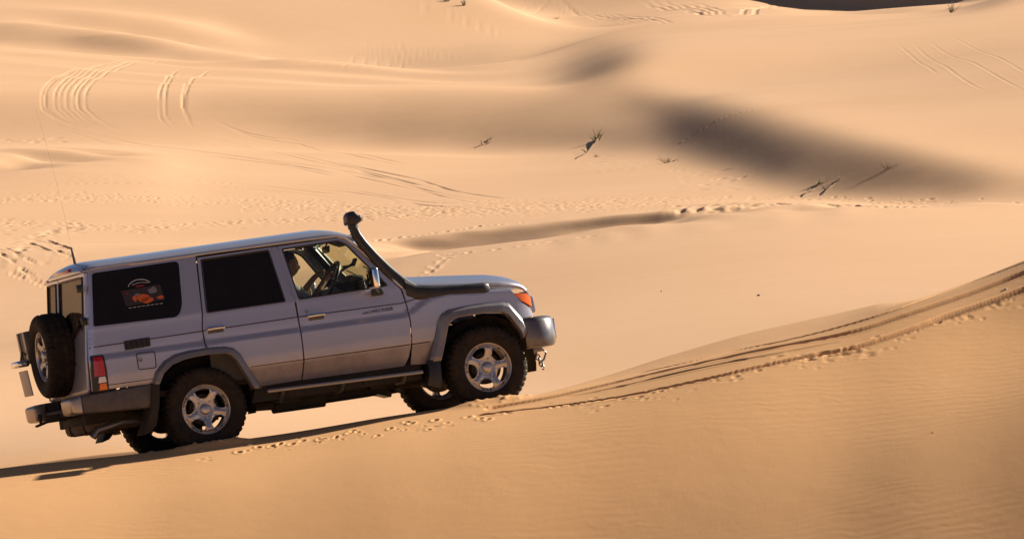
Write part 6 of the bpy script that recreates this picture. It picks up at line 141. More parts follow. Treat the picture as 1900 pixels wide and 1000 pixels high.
[1,4,4,6,5,5,4,3,3,2,1,4,-1,1,4,6,0,0,0,0,0,0,0,0,0,0,0,0,0,-1,-1,-1,0,0,-1,0,-1,-1,0,-1,0,4,11,14,7,-2,-4,-4,-2,0,2,4,5,7,8,9,9,10,10,11,11,12,13,13,14,15,15,16,16,17,17,18,19,18,19,19,19,20,20,20,20,20,20,20,20,21,21,21,22,21,22,22,22,22,22,21,20,20,18,16,16,14,13,13,13,13,13,14,13,14,14,15,14,15,14,15,14,15,14,13,13,13,12,12,12,10,10,9,8,8,6,7,6,5,6,6,5,6,7,8,9,8,9,7,6,5,4,4,5,4,4,4,5,4,5,8,16,27,35,38,38,38,38,38,38,38,39,39,39,39,39,39,39,40,40,41,41,40,40,41,41,40,41,40,41,41,41,42,42,43,44,45,46,45,42,36,27,16,9,14,28,41,47,48,45,34,16,236,229,0,0,0,-68,-73,-54,-25,-4,0,0,0,0,0,0,0],
[1,3,5,5,5,4,4,3,3,3,1,5,0,2,3,0,-1,-1,-1,0,0,0,0,-1,0,-1,-1,-1,-1,0,0,0,-1,-1,0,-1,-1,-1,-1,-1,0,5,13,15,5,-2,-5,-4,-2,0,3,4,6,7,8,9,9,10,10,11,12,13,13,14,15,15,16,16,17,18,18,18,18,19,18,20,20,19,20,20,20,21,21,21,21,20,20,21,20,21,21,21,22,21,21,21,21,19,18,17,15,14,14,13,13,13,13,13,14,14,14,14,14,14,15,14,14,14,14,14,14,13,13,12,11,11,10,9,9,7,7,6,6,6,5,5,6,6,7,7,7,8,6,6,5,4,3,3,3,3,3,4,3,3,4,6,14,24,31,34,35,35,35,36,36,36,36,36,36,37,37,37,38,38,38,37,37,38,38,37,38,38,37,38,38,38,38,39,39,40,41,42,41,40,37,32,25,18,13,16,27,37,43,43,38,27,218,236,171,0,0,0,-57,-60,-42,-17,0,0,0,0,0,0,0,0],
[1,2,3,4,4,4,3,3,3,2,0,6,1,1,-3,2,0,0,0,-1,-1,-1,-1,0,-1,0,0,0,0,-1,0,0,0,0,-1,-1,0,0,-1,-1,0,6,14,15,5,-3,-4,-4,-2,0,2,4,6,7,7,8,9,10,11,11,12,12,13,14,14,15,15,16,17,17,17,17,18,18,19,19,19,20,19,20,20,20,20,20,20,21,21,20,21,21,21,21,21,21,21,20,19,18,17,16,15,14,13,13,13,13,13,13,13,14,14,14,15,14,14,14,15,14,14,14,13,13,13,13,12,11,10,10,9,8,8,7,7,6,6,5,5,6,6,7,7,6,6,5,3,2,3,3,2,3,3,2,3,3,3,6,12,21,28,31,32,32,32,32,33,33,33,34,35,35,35,35,35,35,35,35,35,35,35,35,34,34,34,34,34,34,35,35,36,37,37,37,37,36,33,29,24,18,15,17,26,35,38,39,35,23,234,235,52,0,0,0,-34,-45,-30,-11,0,0,0,0,0,0,0,0],
[2,3,4,4,4,4,4,3,2,3,0,6,0,0,-4,9,0,0,0,0,0,0,0,-1,0,-1,-1,0,-1,0,-1,-1,-1,-1,-1,0,-1,-1,-1,-1,1,7,16,14,4,-2,-4,-4,-2,0,2,4,5,6,8,9,10,10,11,11,12,13,13,14,15,15,16,17,16,17,18,18,18,19,19,19,19,19,20,19,20,19,20,20,20,20,20,20,20,20,20,20,20,21,20,20,20,19,18,17,15,15,14,13,12,13,13,13,14,13,14,14,14,14,14,15,14,14,14,14,14,13,12,12,12,11,11,9,8,8,7,7,6,6,6,6,6,6,6,6,7,6,5,4,4,3,3,3,3,2,3,3,2,3,3,6,12,20,26,28,28,29,30,30,30,31,32,32,32,32,33,33,33,33,33,33,32,32,31,31,30,29,29,29,30,31,31,31,32,32,33,33,33,32,30,27,23,19,16,19,24,30,34,34,30,20,233,236,3,0,0,0,0,-33,-19,-6,0,0,0,0,0,0,0,0],
[0,2,3,4,3,3,2,3,3,4,-1,8,2,-1,0,19,0,0,0,0,0,0,-1,0,0,0,0,-1,0,0,0,0,0,0,0,-1,-1,-1,-1,0,1,8,15,13,3,-3,-5,-4,-3,0,2,4,6,7,8,8,9,10,10,11,11,12,13,13,14,15,15,16,17,17,17,18,18,18,19,18,19,19,19,20,20,20,19,20,20,19,20,20,20,20,20,21,21,20,20,20,19,18,17,16,15,14,13,13,13,13,13,14,13,14,13,14,14,15,15,14,14,14,14,14,13,14,13,12,12,12,10,10,10,9,8,7,7,7,6,6,6,6,7,7,6,6,5,4,3,3,3,3,3,3,3,3,3,3,4,5,11,18,23,26,26,26,27,28,29,29,30,30,30,31,31,31,31,31,30,30,31,29,28,27,26,26,26,26,26,26,27,28,29,29,30,30,30,28,28,26,23,20,18,18,23,27,30,30,27,17,234,234,0,0,0,0,0,-22,-12,-3,0,0,0,0,0,0,0,0],
[1,2,2,3,3,2,3,2,1,3,-1,10,2,0,6,25,-1,-1,-1,-1,-1,-1,0,0,-1,0,0,0,0,-1,-1,-1,-1,-1,-1,-1,-1,-1,-1,-1,2,9,14,11,2,-2,-4,-3,-2,0,2,4,5,7,7,8,9,9,10,11,12,12,13,14,14,15,15,15,16,16,17,17,18,18,17,18,18,19,19,19,18,19,19,19,19,19,19,19,19,19,19,19,19,19,19,19,18,17,16,15,15,13,13,13,12,12,12,12,13,13,14,13,13,13,13,14,14,14,13,13,13,12,12,12,11,10,10,10,9,8,8,8,7,6,6,6,6,6,6,6,6,5,5,3,3,3,3,3,3,3,3,3,4,3,3,6,9,15,20,22,23,23,24,24,25,27,27,28,29,29,28,29,28,28,29,28,27,26,25,23,22,21,21,21,22,23,23,24,24,25,25,26,25,26,24,23,22,20,18,18,20,23,25,26,24,146,233,219,0,0,0,0,0,-13,-5,0,0,0,0,0,0,0,0,0],
[1,1,2,1,2,2,1,2,2,3,-2,9,5,5,13,29,0,0,0,0,0,0,0,-1,0,-1,-1,-1,-1,0,0,0,0,0,0,0,0,0,0,-1,1,9,11,7,1,-3,-3,-3,-1,0,2,3,4,5,7,7,8,8,9,9,10,11,11,11,12,12,13,14,14,14,14,15,15,15,16,16,16,15,15,15,16,16,16,16,16,16,16,16,16,16,17,16,16,16,16,15,15,15,14,13,12,12,11,10,11,10,11,11,11,11,11,12,12,12,12,11,11,11,11,11,11,11,11,10,10,10,9,8,7,7,7,6,6,6,5,5,5,5,5,5,5,5,4,4,3,3,3,3,3,3,3,3,3,3,4,5,9,13,16,18,18,19,19,21,22,22,23,23,23,23,24,24,24,24,24,24,22,21,19,18,17,16,16,17,17,17,19,19,20,20,21,20,21,20,20,20,19,17,16,15,16,18,19,21,19,228,230,148,0,0,0,0,0,0,-2,2,1,0,0,0,0,0,0,0],
[0,0,1,1,1,1,1,0,0,3,-2,11,9,12,21,29,0,0,0,0,0,0,-1,0,0,0,0,0,0,-1,0,0,0,0,0,-1,-1,-1,-1,0,2,9,7,3,1,-1,-2,-2,-1,0,1,2,3,3,3,5,4,5,5,6,6,6,7,7,7,8,8,8,8,9,9,8,8,9,9,9,9,10,10,10,10,9,10,9,9,10,9,10,10,10,9,9,10,10,9,10,9,9,9,8,7,7,7,7,6,6,6,6,6,7,6,6,7,7,7,7,7,7,7,7,7,6,6,6,5,5,5,5,5,4,4,4,3,3,3,3,3,3,3,3,3,3,2,2,2,2,1,2,2,2,2,2,2,2,2,3,5,8,10,10,11,11,11,12,12,13,13,14,14,15,14,14,14,14,14,13,13,12,12,10,9,9,9,9,9,11,10,11,11,12,11,12,12,12,12,11,11,10,9,9,9,10,12,11,11,177,179,41,0,0,0,0,0,0,0,1,1,1,0,0,0,0,0,0]]
FG_STEPS=[[64,57,49,42,37,33,33,38,49,66,88,114,138,159,171,173,167,154,135,109,76,42,15,1,0,0,0,0,0,0,0,0,0,0,0,0,0,0,0,0,0,0,0,0,0,0,0,0,0,0,0],
[-2,-1,-2,-1,-2,-2,-2,-3,-3,-4,-3,-4,-3,-4,-2,-1,-1,-1,0,0,0,1,1,0,-1,0,0,0,0,0,0,0,0,0,0,0,0,0,0,0,0,0,0,0,0,0,0,0,0,0,0],
[-3,-4,-3,-4,-4,-3,-4,-5,-6,-7,-9,-9,-9,-7,-6,-4,-2,-1,-1,0,1,1,1,1,0,0,0,0,0,0,0,0,0,0,0,0,0,0,0,0,0,0,0,0,0,0,0,0,0,0,0],
[-5,-5,-5,-5,-5,-6,-6,-7,-9,-10,-11,-12,-11,-10,-8,-5,-3,-1,0,1,2,2,1,0,0,0,0,0,0,0,0,0,0,0,0,0,0,0,0,0,0,0,0,0,0,0,0,0,0,0,0],
[-5,-5,-5,-5,-5,-6,-7,-8,-9,-11,-13,-14,-15,-13,-10,-6,-3,-2,-1,0,2,3,3,1,0,0,0,0,0,0,0,0,-1,-1,0,0,0,0,0,0,0,0,0,0,0,0,0,0,0,0,0],
[-5,-5,-6,-6,-6,-6,-6,-7,-10,-12,-14,-15,-15,-14,-11,-7,-4,-1,1,2,3,3,3,2,0,-1,0,0,0,0,0,0,0,0,0,0,0,0,0,0,0,0,0,0,0,0,0,0,0,0,0],
[-4,-4,-4,-5,-5,-5,-6,-7,-8,-10,-12,-14,-15,-14,-11,-8,-4,-1,1,2,4,5,4,3,0,0,0,0,0,0,0,0,1,1,0,0,0,0,0,0,0,0,0,0,0,0,0,0,0,0,0],
[-4,-4,-4,-4,-4,-4,-5,-5,-7,-9,-12,-14,-14,-14,-12,-8,-4,0,1,3,4,5,5,3,1,0,0,0,0,0,0,0,0,0,0,0,0,0,0,0,0,0,0,0,0,0,0,0,0,0,0],
[-2,-3,-3,-2,-3,-3,-3,-4,-5,-7,-9,-11,-13,-13,-12,-9,-4,-1,2,4,5,6,6,4,2,0,0,0,0,0,0,0,0,0,0,0,0,0,0,0,0,0,0,0,0,0,0,0,0,0,0],
[-2,-1,-1,-2,-1,-2,-2,-3,-4,-5,-7,-10,-12,-13,-12,-9,-5,0,3,4,5,6,6,5,2,0,-1,0,0,0,0,0,0,0,0,0,0,0,0,0,0,0,0,0,0,0,0,0,0,0,0],
[0,-1,-1,-1,-1,0,-1,-1,-2,-4,-5,-7,-10,-11,-11,-9,-5,-1,2,5,6,6,6,4,2,0,0,0,0,0,0,0,0,0,0,0,0,0,0,0,0,0,0,0,0,0,0,0,0,0,0],
[0,1,1,1,0,0,0,0,0,-1,-4,-6,-8,-10,-11,-10,-6,-2,2,4,5,6,6,6,4,1,0,0,0,0,0,0,0,0,0,0,0,0,0,0,0,0,0,0,0,0,0,0,0,0,0],
[1,1,1,1,2,1,2,1,0,0,-1,-3,-5,-8,-9,-9,-7,-2,2,5,7,7,6,5,3,1,-1,0,0,0,0,0,0,0,0,0,0,0,0,0,0,0,0,0,0,0,0,0,0,0,0],
[3,2,2,2,2,3,2,2,3,1,0,-2,-4,-6,-8,-8,-7,-4,1,5,6,7,7,6,4,1,0,-1,0,0,0,0,0,0,0,0,0,0,0,0,0,0,0,0,0,0,0,0,0,0,0],
[3,4,3,4,3,3,3,4,3,3,2,0,-2,-5,-7,-8,-7,-3,1,4,7,7,7,6,5,3,0,0,0,0,0,0,0,0,0,0,0,0,0,0,0,0,0,0,0,0,0,0,0,0,0],
[5,4,4,3,4,3,4,3,3,3,3,2,-1,-3,-6,-8,-7,-5,-1,3,6,8,8,7,4,2,0,-1,0,0,0,0,0,0,0,0,0,0,0,0,0,0,0,0,0,0,0,0,0,0,0],
[5,4,4,4,4,5,4,5,5,5,3,2,1,-1,-4,-6,-7,-6,-2,3,6,8,8,7,6,3,1,0,-1,0,0,0,0,0,0,0,0,0,0,0,0,0,0,0,0,0,0,0,0,0,0],
[6,6,5,5,4,4,5,4,4,4,5,4,2,0,-3,-5,-7,-7,-4,1,5,8,9,8,6,4,1,-1,0,0,0,0,0,0,0,-1,-1,0,0,0,0,0,0,0,0,0,0,0,0,0,0],
[7,6,5,5,5,5,5,5,5,5,5,4,3,1,-1,-5,-7,-6,-4,-1,5,8,9,8,7,4,2,0,-1,0,0,0,0,0,0,0,0,0,0,0,0,0,0,0,0,0,0,0,0,0,0],
[7,6,6,5,5,5,4,5,5,5,5,5,4,2,0,-3,-6,-7,-6,-2,3,8,10,10,8,6,2,0,0,0,0,0,0,0,0,0,0,-1,0,0,0,0,0,0,0,0,0,0,0,0,0],
[8,7,6,5,5,5,5,5,6,5,5,5,5,3,0,-2,-4,-7,-6,-3,1,6,10,11,9,6,4,0,-1,-1,0,0,0,0,0,1,0,0,0,0,0,0,0,0,0,0,0,0,0,0,0],
[9,8,6,6,5,4,5,5,4,6,5,5,5,4,2,-1,-4,-7,-7,-5,0,5,10,12,11,9,5,2,0,0,0,0,1,1,0,0,1,0,0,0,0,0,0,0,0,0,0,0,0,0,0],
[9,8,7,5,5,5,5,4,5,4,5,5,4,4,3,0,-4,-6,-8,-6,-2,4,8,12,12,9,6,2,-1,-1,0,1,0,0,1,0,0,1,0,0,0,0,0,0,0,0,0,0,0,0,0],
[9,8,6,5,4,4,4,4,4,4,4,5,5,4,2,0,-2,-5,-7,-7,-5,0,7,10,12,11,7,4,0,0,0,1,1,1,1,1,0,0,0,1,1,1,1,1,1,1,1,1,1,1,1],
[8,7,6,5,4,3,2,3,3,3,4,3,3,3,2,1,-2,-5,-8,-9,-7,-3,3,10,13,12,9,4,1,-1,1,1,1,1,0,0,1,0,0,0,0,0,0,0,0,0,0,0,0,0,0],
[8,6,5,3,3,2,2,2,1,2,1,2,2,2,2,0,-3,-6,-9,-10,-10,-5,0,6,10,12,10,6,2,0,-1,0,1,1,1,1,0,0,0,0,0,0,0,0,0,0,0,0,0,0,0],
[6,6,4,3,1,1,0,-1,0,0,0,0,1,0,0,-1,-3,-5,-8,-11,-11,-10,-4,3,9,11,11,7,2,-1,0,1,1,0,0,0,0,0,0,-1,0,0,0,0,0,0,0,0,0,0,0],
[5,3,2,1,0,-2,-2,-2,-2,-2,-1,-1,-2,-1,-1,-2,-3,-6,-9,-12,-13,-12,-8,-2,5,10,10,8,4,0,-1,0,0,0,-1,-1,-1,0,0,0,0,0,0,0,0,0,0,0,0,0,0],
[4,3,1,0,-2,-2,-3,-3,-4,-4,-4,-4,-3,-3,-3,-3,-5,-7,-9,-13,-15,-15,-12,-6,1,7,10,9,5,1,-1,-1,0,0,-1,-1,-1,-1,-1,-1,-1,0,0,-1,-1,-1,-1,-1,-1,-1,-1],
[2,1,0,-2,-3,-4,-4,-5,-5,-5,-5,-5,-4,-4,-4,-5,-5,-7,-10,-12,-15,-16,-16,-11,-4,3,8,9,6,1,0,0,-1,-1,-1,-2,-1,-1,-1,0,-1,-1,-1,0,-1,-1,-1,-1,-1,-1,-1],
[1,1,-1,-2,-3,-4,-6,-6,-6,-7,-7,-6,-6,-6,-6,-5,-6,-7,-9,-12,-15,-18,-17,-15,-9,-1,6,8,7,3,-1,-1,0,-1,-2,-1,-1,-1,0,-1,-1,-1,0,-1,0,0,0,0,0,0,0],
[0,-1,-1,-3,-4,-6,-6,-7,-8,-7,-7,-7,-8,-7,-6,-6,-6,-7,-9,-12,-15,-18,-20,-18,-13,-5,2,7,8,5,1,-1,-1,-1,-1,-2,-1,0,-1,-1,0,0,-1,0,-1,-1,-1,-1,-1,-1,-1],
[-1,-1,-2,-3,-5,-6,-7,-8,-8,-8,-8,-8,-8,-7,-7,-7,-7,-8,-9,-11,-14,-17,-19,-20,-17,-11,-3,5,7,6,2,-1,-1,-2,-2,-2,-2,-1,0,0,-1,-1,0,0,0,0,0,0,0,0,0],
[-1,-2,-3,-4,-5,-6,-7,-8,-8,-9,-10,-9,-8,-9,-9,-8,-8,-8,-9,-10,-13,-16,-20,-22,-20,-15,-7,0,6,6,3,0,-1,-1,-1,-1,-1,-1,-1,0,0,0,0,-1,0,0,0,0,0,0,0],
[-3,-3,-4,-4,-5,-7,-8,-9,-10,-10,-10,-10,-10,-9,-9,-9,-8,-8,-8,-10,-12,-16,-19,-22,-23,-20,-14,-4,2,5,3,1,0,0,-1,-1,-1,0,0,0,0,0,0,1,0,0,0,0,0,0,0],
[-3,-3,-4,-6,-7,-7,-9,-9,-10,-11,-11,-12,-11,-11,-10,-10,-10,-9,-10,-11,-13,-15,-19,-22,-24,-24,-18,-11,-1,4,4,2,0,0,0,-1,-1,0,1,0,0,0,0,0,1,0,0,0,0,0,0],
[-4,-5,-5,-6,-7,-9,-9,-11,-12,-12,-12,-12,-13,-12,-12,-11,-11,-11,-11,-11,-12,-15,-18,-23,-26,-26,-24,-17,-8,0,3,1,0,0,1,1,1,0,0,1,1,0,0,1,0,1,1,1,1,1,1],
[-6,-6,-7,-8,-9,-9,-11,-12,-13,-14,-14,-14,-14,-14,-14,-14,-13,-13,-12,-12,-13,-15,-18,-22,-26,-29,-28,-23,-15,-6,-1,1,1,1,0,1,0,1,1,1,1,1,1,0,1,1,1,1,1,1,1],
[-7,-8,-9,-9,-10,-12,-13,-14,-14,-15,-16,-16,-16,-16,-15,-15,-15,-14,-14,-14,-14,-15,-18,-21,-26,-30,-31,-29,-22,-12,-4,-1,0,0,2,1,2,1,1,1,1,1,1,1,1,1,1,1,1,1,1],
[-9,-10,-11,-11,-12,-13,-14,-15,-16,-17,-17,-18,-18,-18,-18,-17,-16,-16,-15,-15,-16,-17,-19,-22,-26,-30,-34,-34,-29,-20,-11,-4,-1,1,1,2,2,1,1,1,0,1,0,1,1,1,0,0,0,0,0],
[-11,-11,-11,-13,-14,-14,-15,-16,-18,-18,-20,-20,-20,-20,-20,-20,-19,-19,-18,-17,-17,-17,-18,-21,-25,-30,-35,-37,-35,-28,-18,-10,-4,-1,1,2,2,2,1,0,1,0,1,1,1,0,1,1,1,1,1],
[-12,-13,-14,-14,-15,-16,-17,-18,-19,-20,-20,-21,-21,-21,-21,-21,-21,-20,-20,-19,-18,-18,-19,-21,-25,-30,-35,-38,-39,-35,-25,-15,-8,-2,1,2,1,1,1,1,0,0,0,0,0,1,0,0,0,0,0],
[-13,-13,-14,-15,-16,-17,-18,-19,-20,-21,-22,-22,-23,-23,-23,-22,-22,-21,-20,-20,-20,-19,-20,-21,-23,-28,-33,-40,-42,-41,-33,-23,-13,-6,-1,0,1,0,0,0,0,0,-1,-1,0,-1,0,0,0,0,0],
[-14,-15,-15,-16,-16,-17,-18,-19,-20,-21,-22,-23,-23,-23,-23,-23,-23,-22,-22,-21,-20,-20,-20,-20,-23,-26,-32,-37,-43,-44,-39,-29,-18,-9,-3,-1,-1,-1,-1,-1,-1,-1,-1,-1,-1,0,-1,-1,-1,-1,-1],
[-14,-14,-15,-16,-17,-18,-18,-19,-20,-21,-22,-22,-23,-23,-23,-23,-22,-23,-22,-21,-20,-20,-19,-20,-21,-23,-28,-35,-42,-45,-43,-34,-23,-12,-5,-2,-1,-1,-1,-1,-1,-1,-1,-1,-1,-1,0,-1,-1,-1,-1],
[-13,-14,-14,-15,-15,-16,-17,-18,-18,-19,-20,-21,-21,-22,-21,-21,-21,-20,-20,-19,-19,-18,-18,-18,-18,-21,-25,-30,-37,-42,-42,-36,-25,-14,-7,-3,-1,-1,-1,-1,-1,-1,0,-1,-1,-1,-1,0,0,0,0],
[-11,-11,-12,-12,-13,-13,-14,-14,-16,-16,-16,-17,-17,-17,-18,-18,-18,-18,-17,-17,-15,-15,-14,-14,-15,-17,-19,-24,-29,-35,-37,-32,-24,-15,-7,-3,-2,-2,-1,-1,0,0,-1,0,0,0,-1,-1,-1,-1,-1],
[-8,-8,-9,-9,-9,-9,-10,-11,-10,-12,-12,-12,-12,-13,-13,-13,-12,-12,-12,-11,-12,-11,-11,-11,-11,-11,-13,-17,-21,-24,-26,-24,-18,-11,-6,-3,-2,-1,-1,0,-1,-1,0,-1,-1,0,0,0,0,0,0],
[-3,-4,-3,-4,-4,-5,-4,-4,-5,-5,-5,-5,-6,-6,-6,-5,-6,-5,-5,-6,-5,-5,-4,-4,-5,-5,-6,-7,-9,-11,-12,-11,-8,-5,-2,-1,-1,0,-1,-1,0,0,0,0,0,-1,0,0,0,0,0]]

import bpy, bmesh, math, random
import numpy as np
from mathutils import Vector, Matrix, Quaternion
R_ = math.radians
random.seed(7); rng = np.random.default_rng(7)
CZ = 6.0                      # camera height above the world's zero level
FOC = 12000.; PIT = R_(-2.1)  # long lens, in photo pixels
scene = bpy.context.scene
col = scene.collection
SUN_EL, SUN_AZ = 28.0, 60.0   # azimuth measured from +Y (away from camera) towards +X (right)

# ------------------------------------------------------------------ generic helpers
def link(o, parent=None):
    col.objects.link(o)
    if parent is not None: o.parent = parent
    return o
def tag(o, label=None, cat=None, group=None, kind=None):
    if label: o['label'] = label
    if cat: o['category'] = cat
    if group: o['group'] = group
    if kind: o['kind'] = kind
    return o
def empty(name, loc=(0,0,0)):
    o = bpy.data.objects.new(name, None); link(o); o.location = loc
    o.empty_display_size = .3
    return o

# ------------------------------------------------------------------ node helpers
class N:
    def __init__(s, name):
        s.m = bpy.data.materials.new(name); s.m.use_nodes = True
        s.t = s.m.node_tree; s.n = s.t.nodes; s.b = s.n['Principled BSDF']
    def add(s, typ, **kw):
        n = s.n.new(typ)
        for k, v in kw.items(): setattr(n, k, v)
        return n
    def lk(s, a, b): s.t.links.new(a, b)
    def set(s, **kw):
        for k, v in kw.items():
            k = k.replace('_', ' ')
            if isinstance(v, tuple) and len(v) == 3: v = (*v, 1)
            s.b.inputs[k].default_value = v
        return s
    def noise(s, scale, detail=4, rough=.6, vec=None, dist=0):
        n = s.add('ShaderNodeTexNoise'); n.inputs['Scale'].default_value = scale
        n.inputs['Detail'].default_value = detail; n.inputs['Roughness'].default_value = rough
        n.inputs['Distortion'].default_value = dist
        if vec: s.lk(vec, n.inputs['Vector'])
        return n.outputs['Fac']
    def ramp(s, fac, stops):
        r = s.add('ShaderNodeValToRGB'); e = r.color_ramp.elements
        while len(e) < len(stops): e.new(.5)
        for q, (p, c) in zip(e, stops): q.position = p; q.color = (*c, 1) if len(c) == 3 else c
        s.lk(fac, r.inputs['Fac']); return r.outputs['Color']
    def math(s, op, a, b=None, c=None):
        n = s.add('ShaderNodeMath', operation=op)
        for i, v in enumerate((a, b, c)):
            if v is None: continue
            if isinstance(v, (int, float)): n.inputs[i].default_value = v
            else: s.lk(v, n.inputs[i])
        return n.outputs[0]
    def mix(s, fac, a, b):
        n = s.add('ShaderNodeMix', data_type='RGBA')
        for i, v in ((0, fac), (6, a), (7, b)):
            if isinstance(v, (int, float)): n.inputs[i].default_value = v
            elif isinstance(v, tuple): n.inputs[i].default_value = (*v, 1)
            else: s.lk(v, n.inputs[i])
        return n.outputs[2]
    def bump(s, h, strength, dist, normal=None):
        n = s.add('ShaderNodeBump'); n.inputs['Strength'].default_value = strength
        n.inputs['Distance'].default_value = dist; s.lk(h, n.inputs['Height'])
        if normal: s.lk(normal, n.inputs['Normal'])
        return n.outputs['Normal']
    def coord(s, which='Object'): return s.add('ShaderNodeTexCoord').outputs[which]
    def mapping(s, vec, scale=(1,1,1), rot=(0,0,0)):
        n = s.add('ShaderNodeMapping'); n.inputs['Scale'].default_value = scale
        n.inputs['Rotation'].default_value = rot; s.lk(vec, n.inputs['Vector']); return n.outputs[0]

# ------------------------------------------------------------------ camera geometry (pixel <-> sight line)
def z_of(py, d):
    v = (500-py)/FOC
    return d*(np.sin(PIT)+v*np.cos(PIT))/(np.cos(PIT)-v*np.sin(PIT))
def py_of(z, d): return 500-FOC*np.tan(np.arctan(z/d)-PIT)

# ------------------------------------------------------------------ the dune field
BG_H = np.cumsum(np.array(BG_STEPS, float), 0)*.002; FG_H = np.cumsum(np.array(FG_STEPS, float), 0)*.002
BG_D = np.array(BG_ROWS)
def soften(a, w):      # takes the 2 mm rounding out of the samples again
    p = np.pad(a, ((1, 1), (0, 0)), mode='edge'); return a*(1-w)+w*(p[:-2]+2*p[1:-1]+p[2:])/4
for k_ in range(40): BG_H = soften(BG_H, np.where(BG_D < 126, 1., 0. if k_ > 1 else .8)[None])
for k_ in range(6): FG_H = soften(FG_H, 1.)
FG_D = FG_ROWS[0]+FG_ROWS[1]*np.arange(FG_H.shape[1])
def cubw(t): return (-.5*t**3+t*t-.5*t, 1.5*t**3-2.5*t*t+1, -1.5*t**3+2*t*t+.5*t, .5*t**3-.5*t*t)
def colinterp(H, x0, dx, px):
    n = len(H); c = np.clip((px-x0)/dx, 0, n-1.0001); i = c.astype(int); w = cubw(c-i)
    return sum(wk[:, None]*H[np.clip(i+k-1, 0, n-1)] for k, wk in enumerate(w))
def rowinterp(H, D, d):
    d = np.clip(d, D[0], D[-1]); i = np.clip(np.searchsorted(D, d)-1, 0, len(D)-2)
    h = D[i+1]-D[i]; t = (d-D[i])/h
    M = np.gradient(H, D, axis=1)
    return H[:, i]*(2*t**3-3*t*t+1)+h*M[:, i]*(t**3-2*t*t+t)+H[:, i+1]*(3*t*t-2*t**3)+h*M[:, i+1]*(t**3-t*t)
def pchip(xs, ys, x):
    xs = np.array(xs, float); ys = np.array(ys, float); h = np.diff(xs); s = np.diff(ys)/h
    m = np.zeros_like(xs); m[0] = s[0]; m[-1] = s[-1]
    for i in range(1, len(xs)-1): m[i] = 0 if s[i-1]*s[i] <= 0 else 2*s[i-1]*s[i]/(s[i-1]+s[i])
    x = np.clip(x, xs[0], xs[-1]); k = np.clip(np.searchsorted(xs, x)-1, 0, len(h)-1); t = (x-xs[k])/h[k]
    return ys[k]*(2*t**3-3*t**2+1)+h[k]*m[k]*(t**3-2*t*t+t)+ys[k+1]*(3*t*t-2*t**3)+h[k]*m[k+1]*(t**3-t*t)
CREST = [(-500,960),(-300,918),(0,868),(120,855),(270,840),(385,822),(460,813),(600,792),(730,769),(800,760),(905,744),(980,734),(1100,714),(1207,690),(1392,645),(1560,604),(1700,555),(1812,516),(1900,480),(2100,395),(2500,230)]
def crest_d(px):
    x = (px-950)/FOC*59.3
    return 58.72+(x+2.75)*.344-.010*np.clip(x+.2, 0, None)**2
CW = [(o, math.exp(-.5*(o/45.)**2)) for o in range(-120, 121, 20)]
def crest_py(px): return sum(w*pchip([a for a, b in CREST], [b for a, b in CREST], px+o) for o, w in CW)/sum(w for o, w in CW)
def fore(px, d):              # the near ridge the car climbs: rounded crest, near face, far side
    pc = crest_py(px[:, :1])*np.ones_like(px)
    dc = crest_d(np.clip(px, -500, 2500)); zc = z_of(pc, dc); sl = -(pc-60)/FOC
    t = d-dc; q_ = np.clip((px-800)/1100, 0, 1); r = .22+q_*q_*(3-2*q_)*.55
    sN = np.clip(-t, 0, None); tb = np.clip(t, 0, None)
    zn = zc-sl*sN-(.27-sl)*(np.sqrt(sN**2+r*r)-r)-.022*sN**2
    zb = zc+sl*tb-.012*np.minimum(tb, 2.3)-np.clip(tb-2.2, 0, None)**2*.16
    u = np.clip((tb-.15)/1.7, 0, 1); hp = pchip([-500, 960, 1100, 1250, 1400, 1500, 1620, 1730, 2600], [0, 0, 13, 29, 36, 34, 24, 0, 0], px[:, :1])*60/FOC
    zb = zb+hp*u*u*(3-2*u)            # low shoulder just behind the crest
    zb = np.where(tb > 3.6, zc+sl*3.6-.012*2.3-1.4**2*.16+hp-(tb-3.6)*(.448-sl), zb)
    return np.where(t < 0, zn, zb)

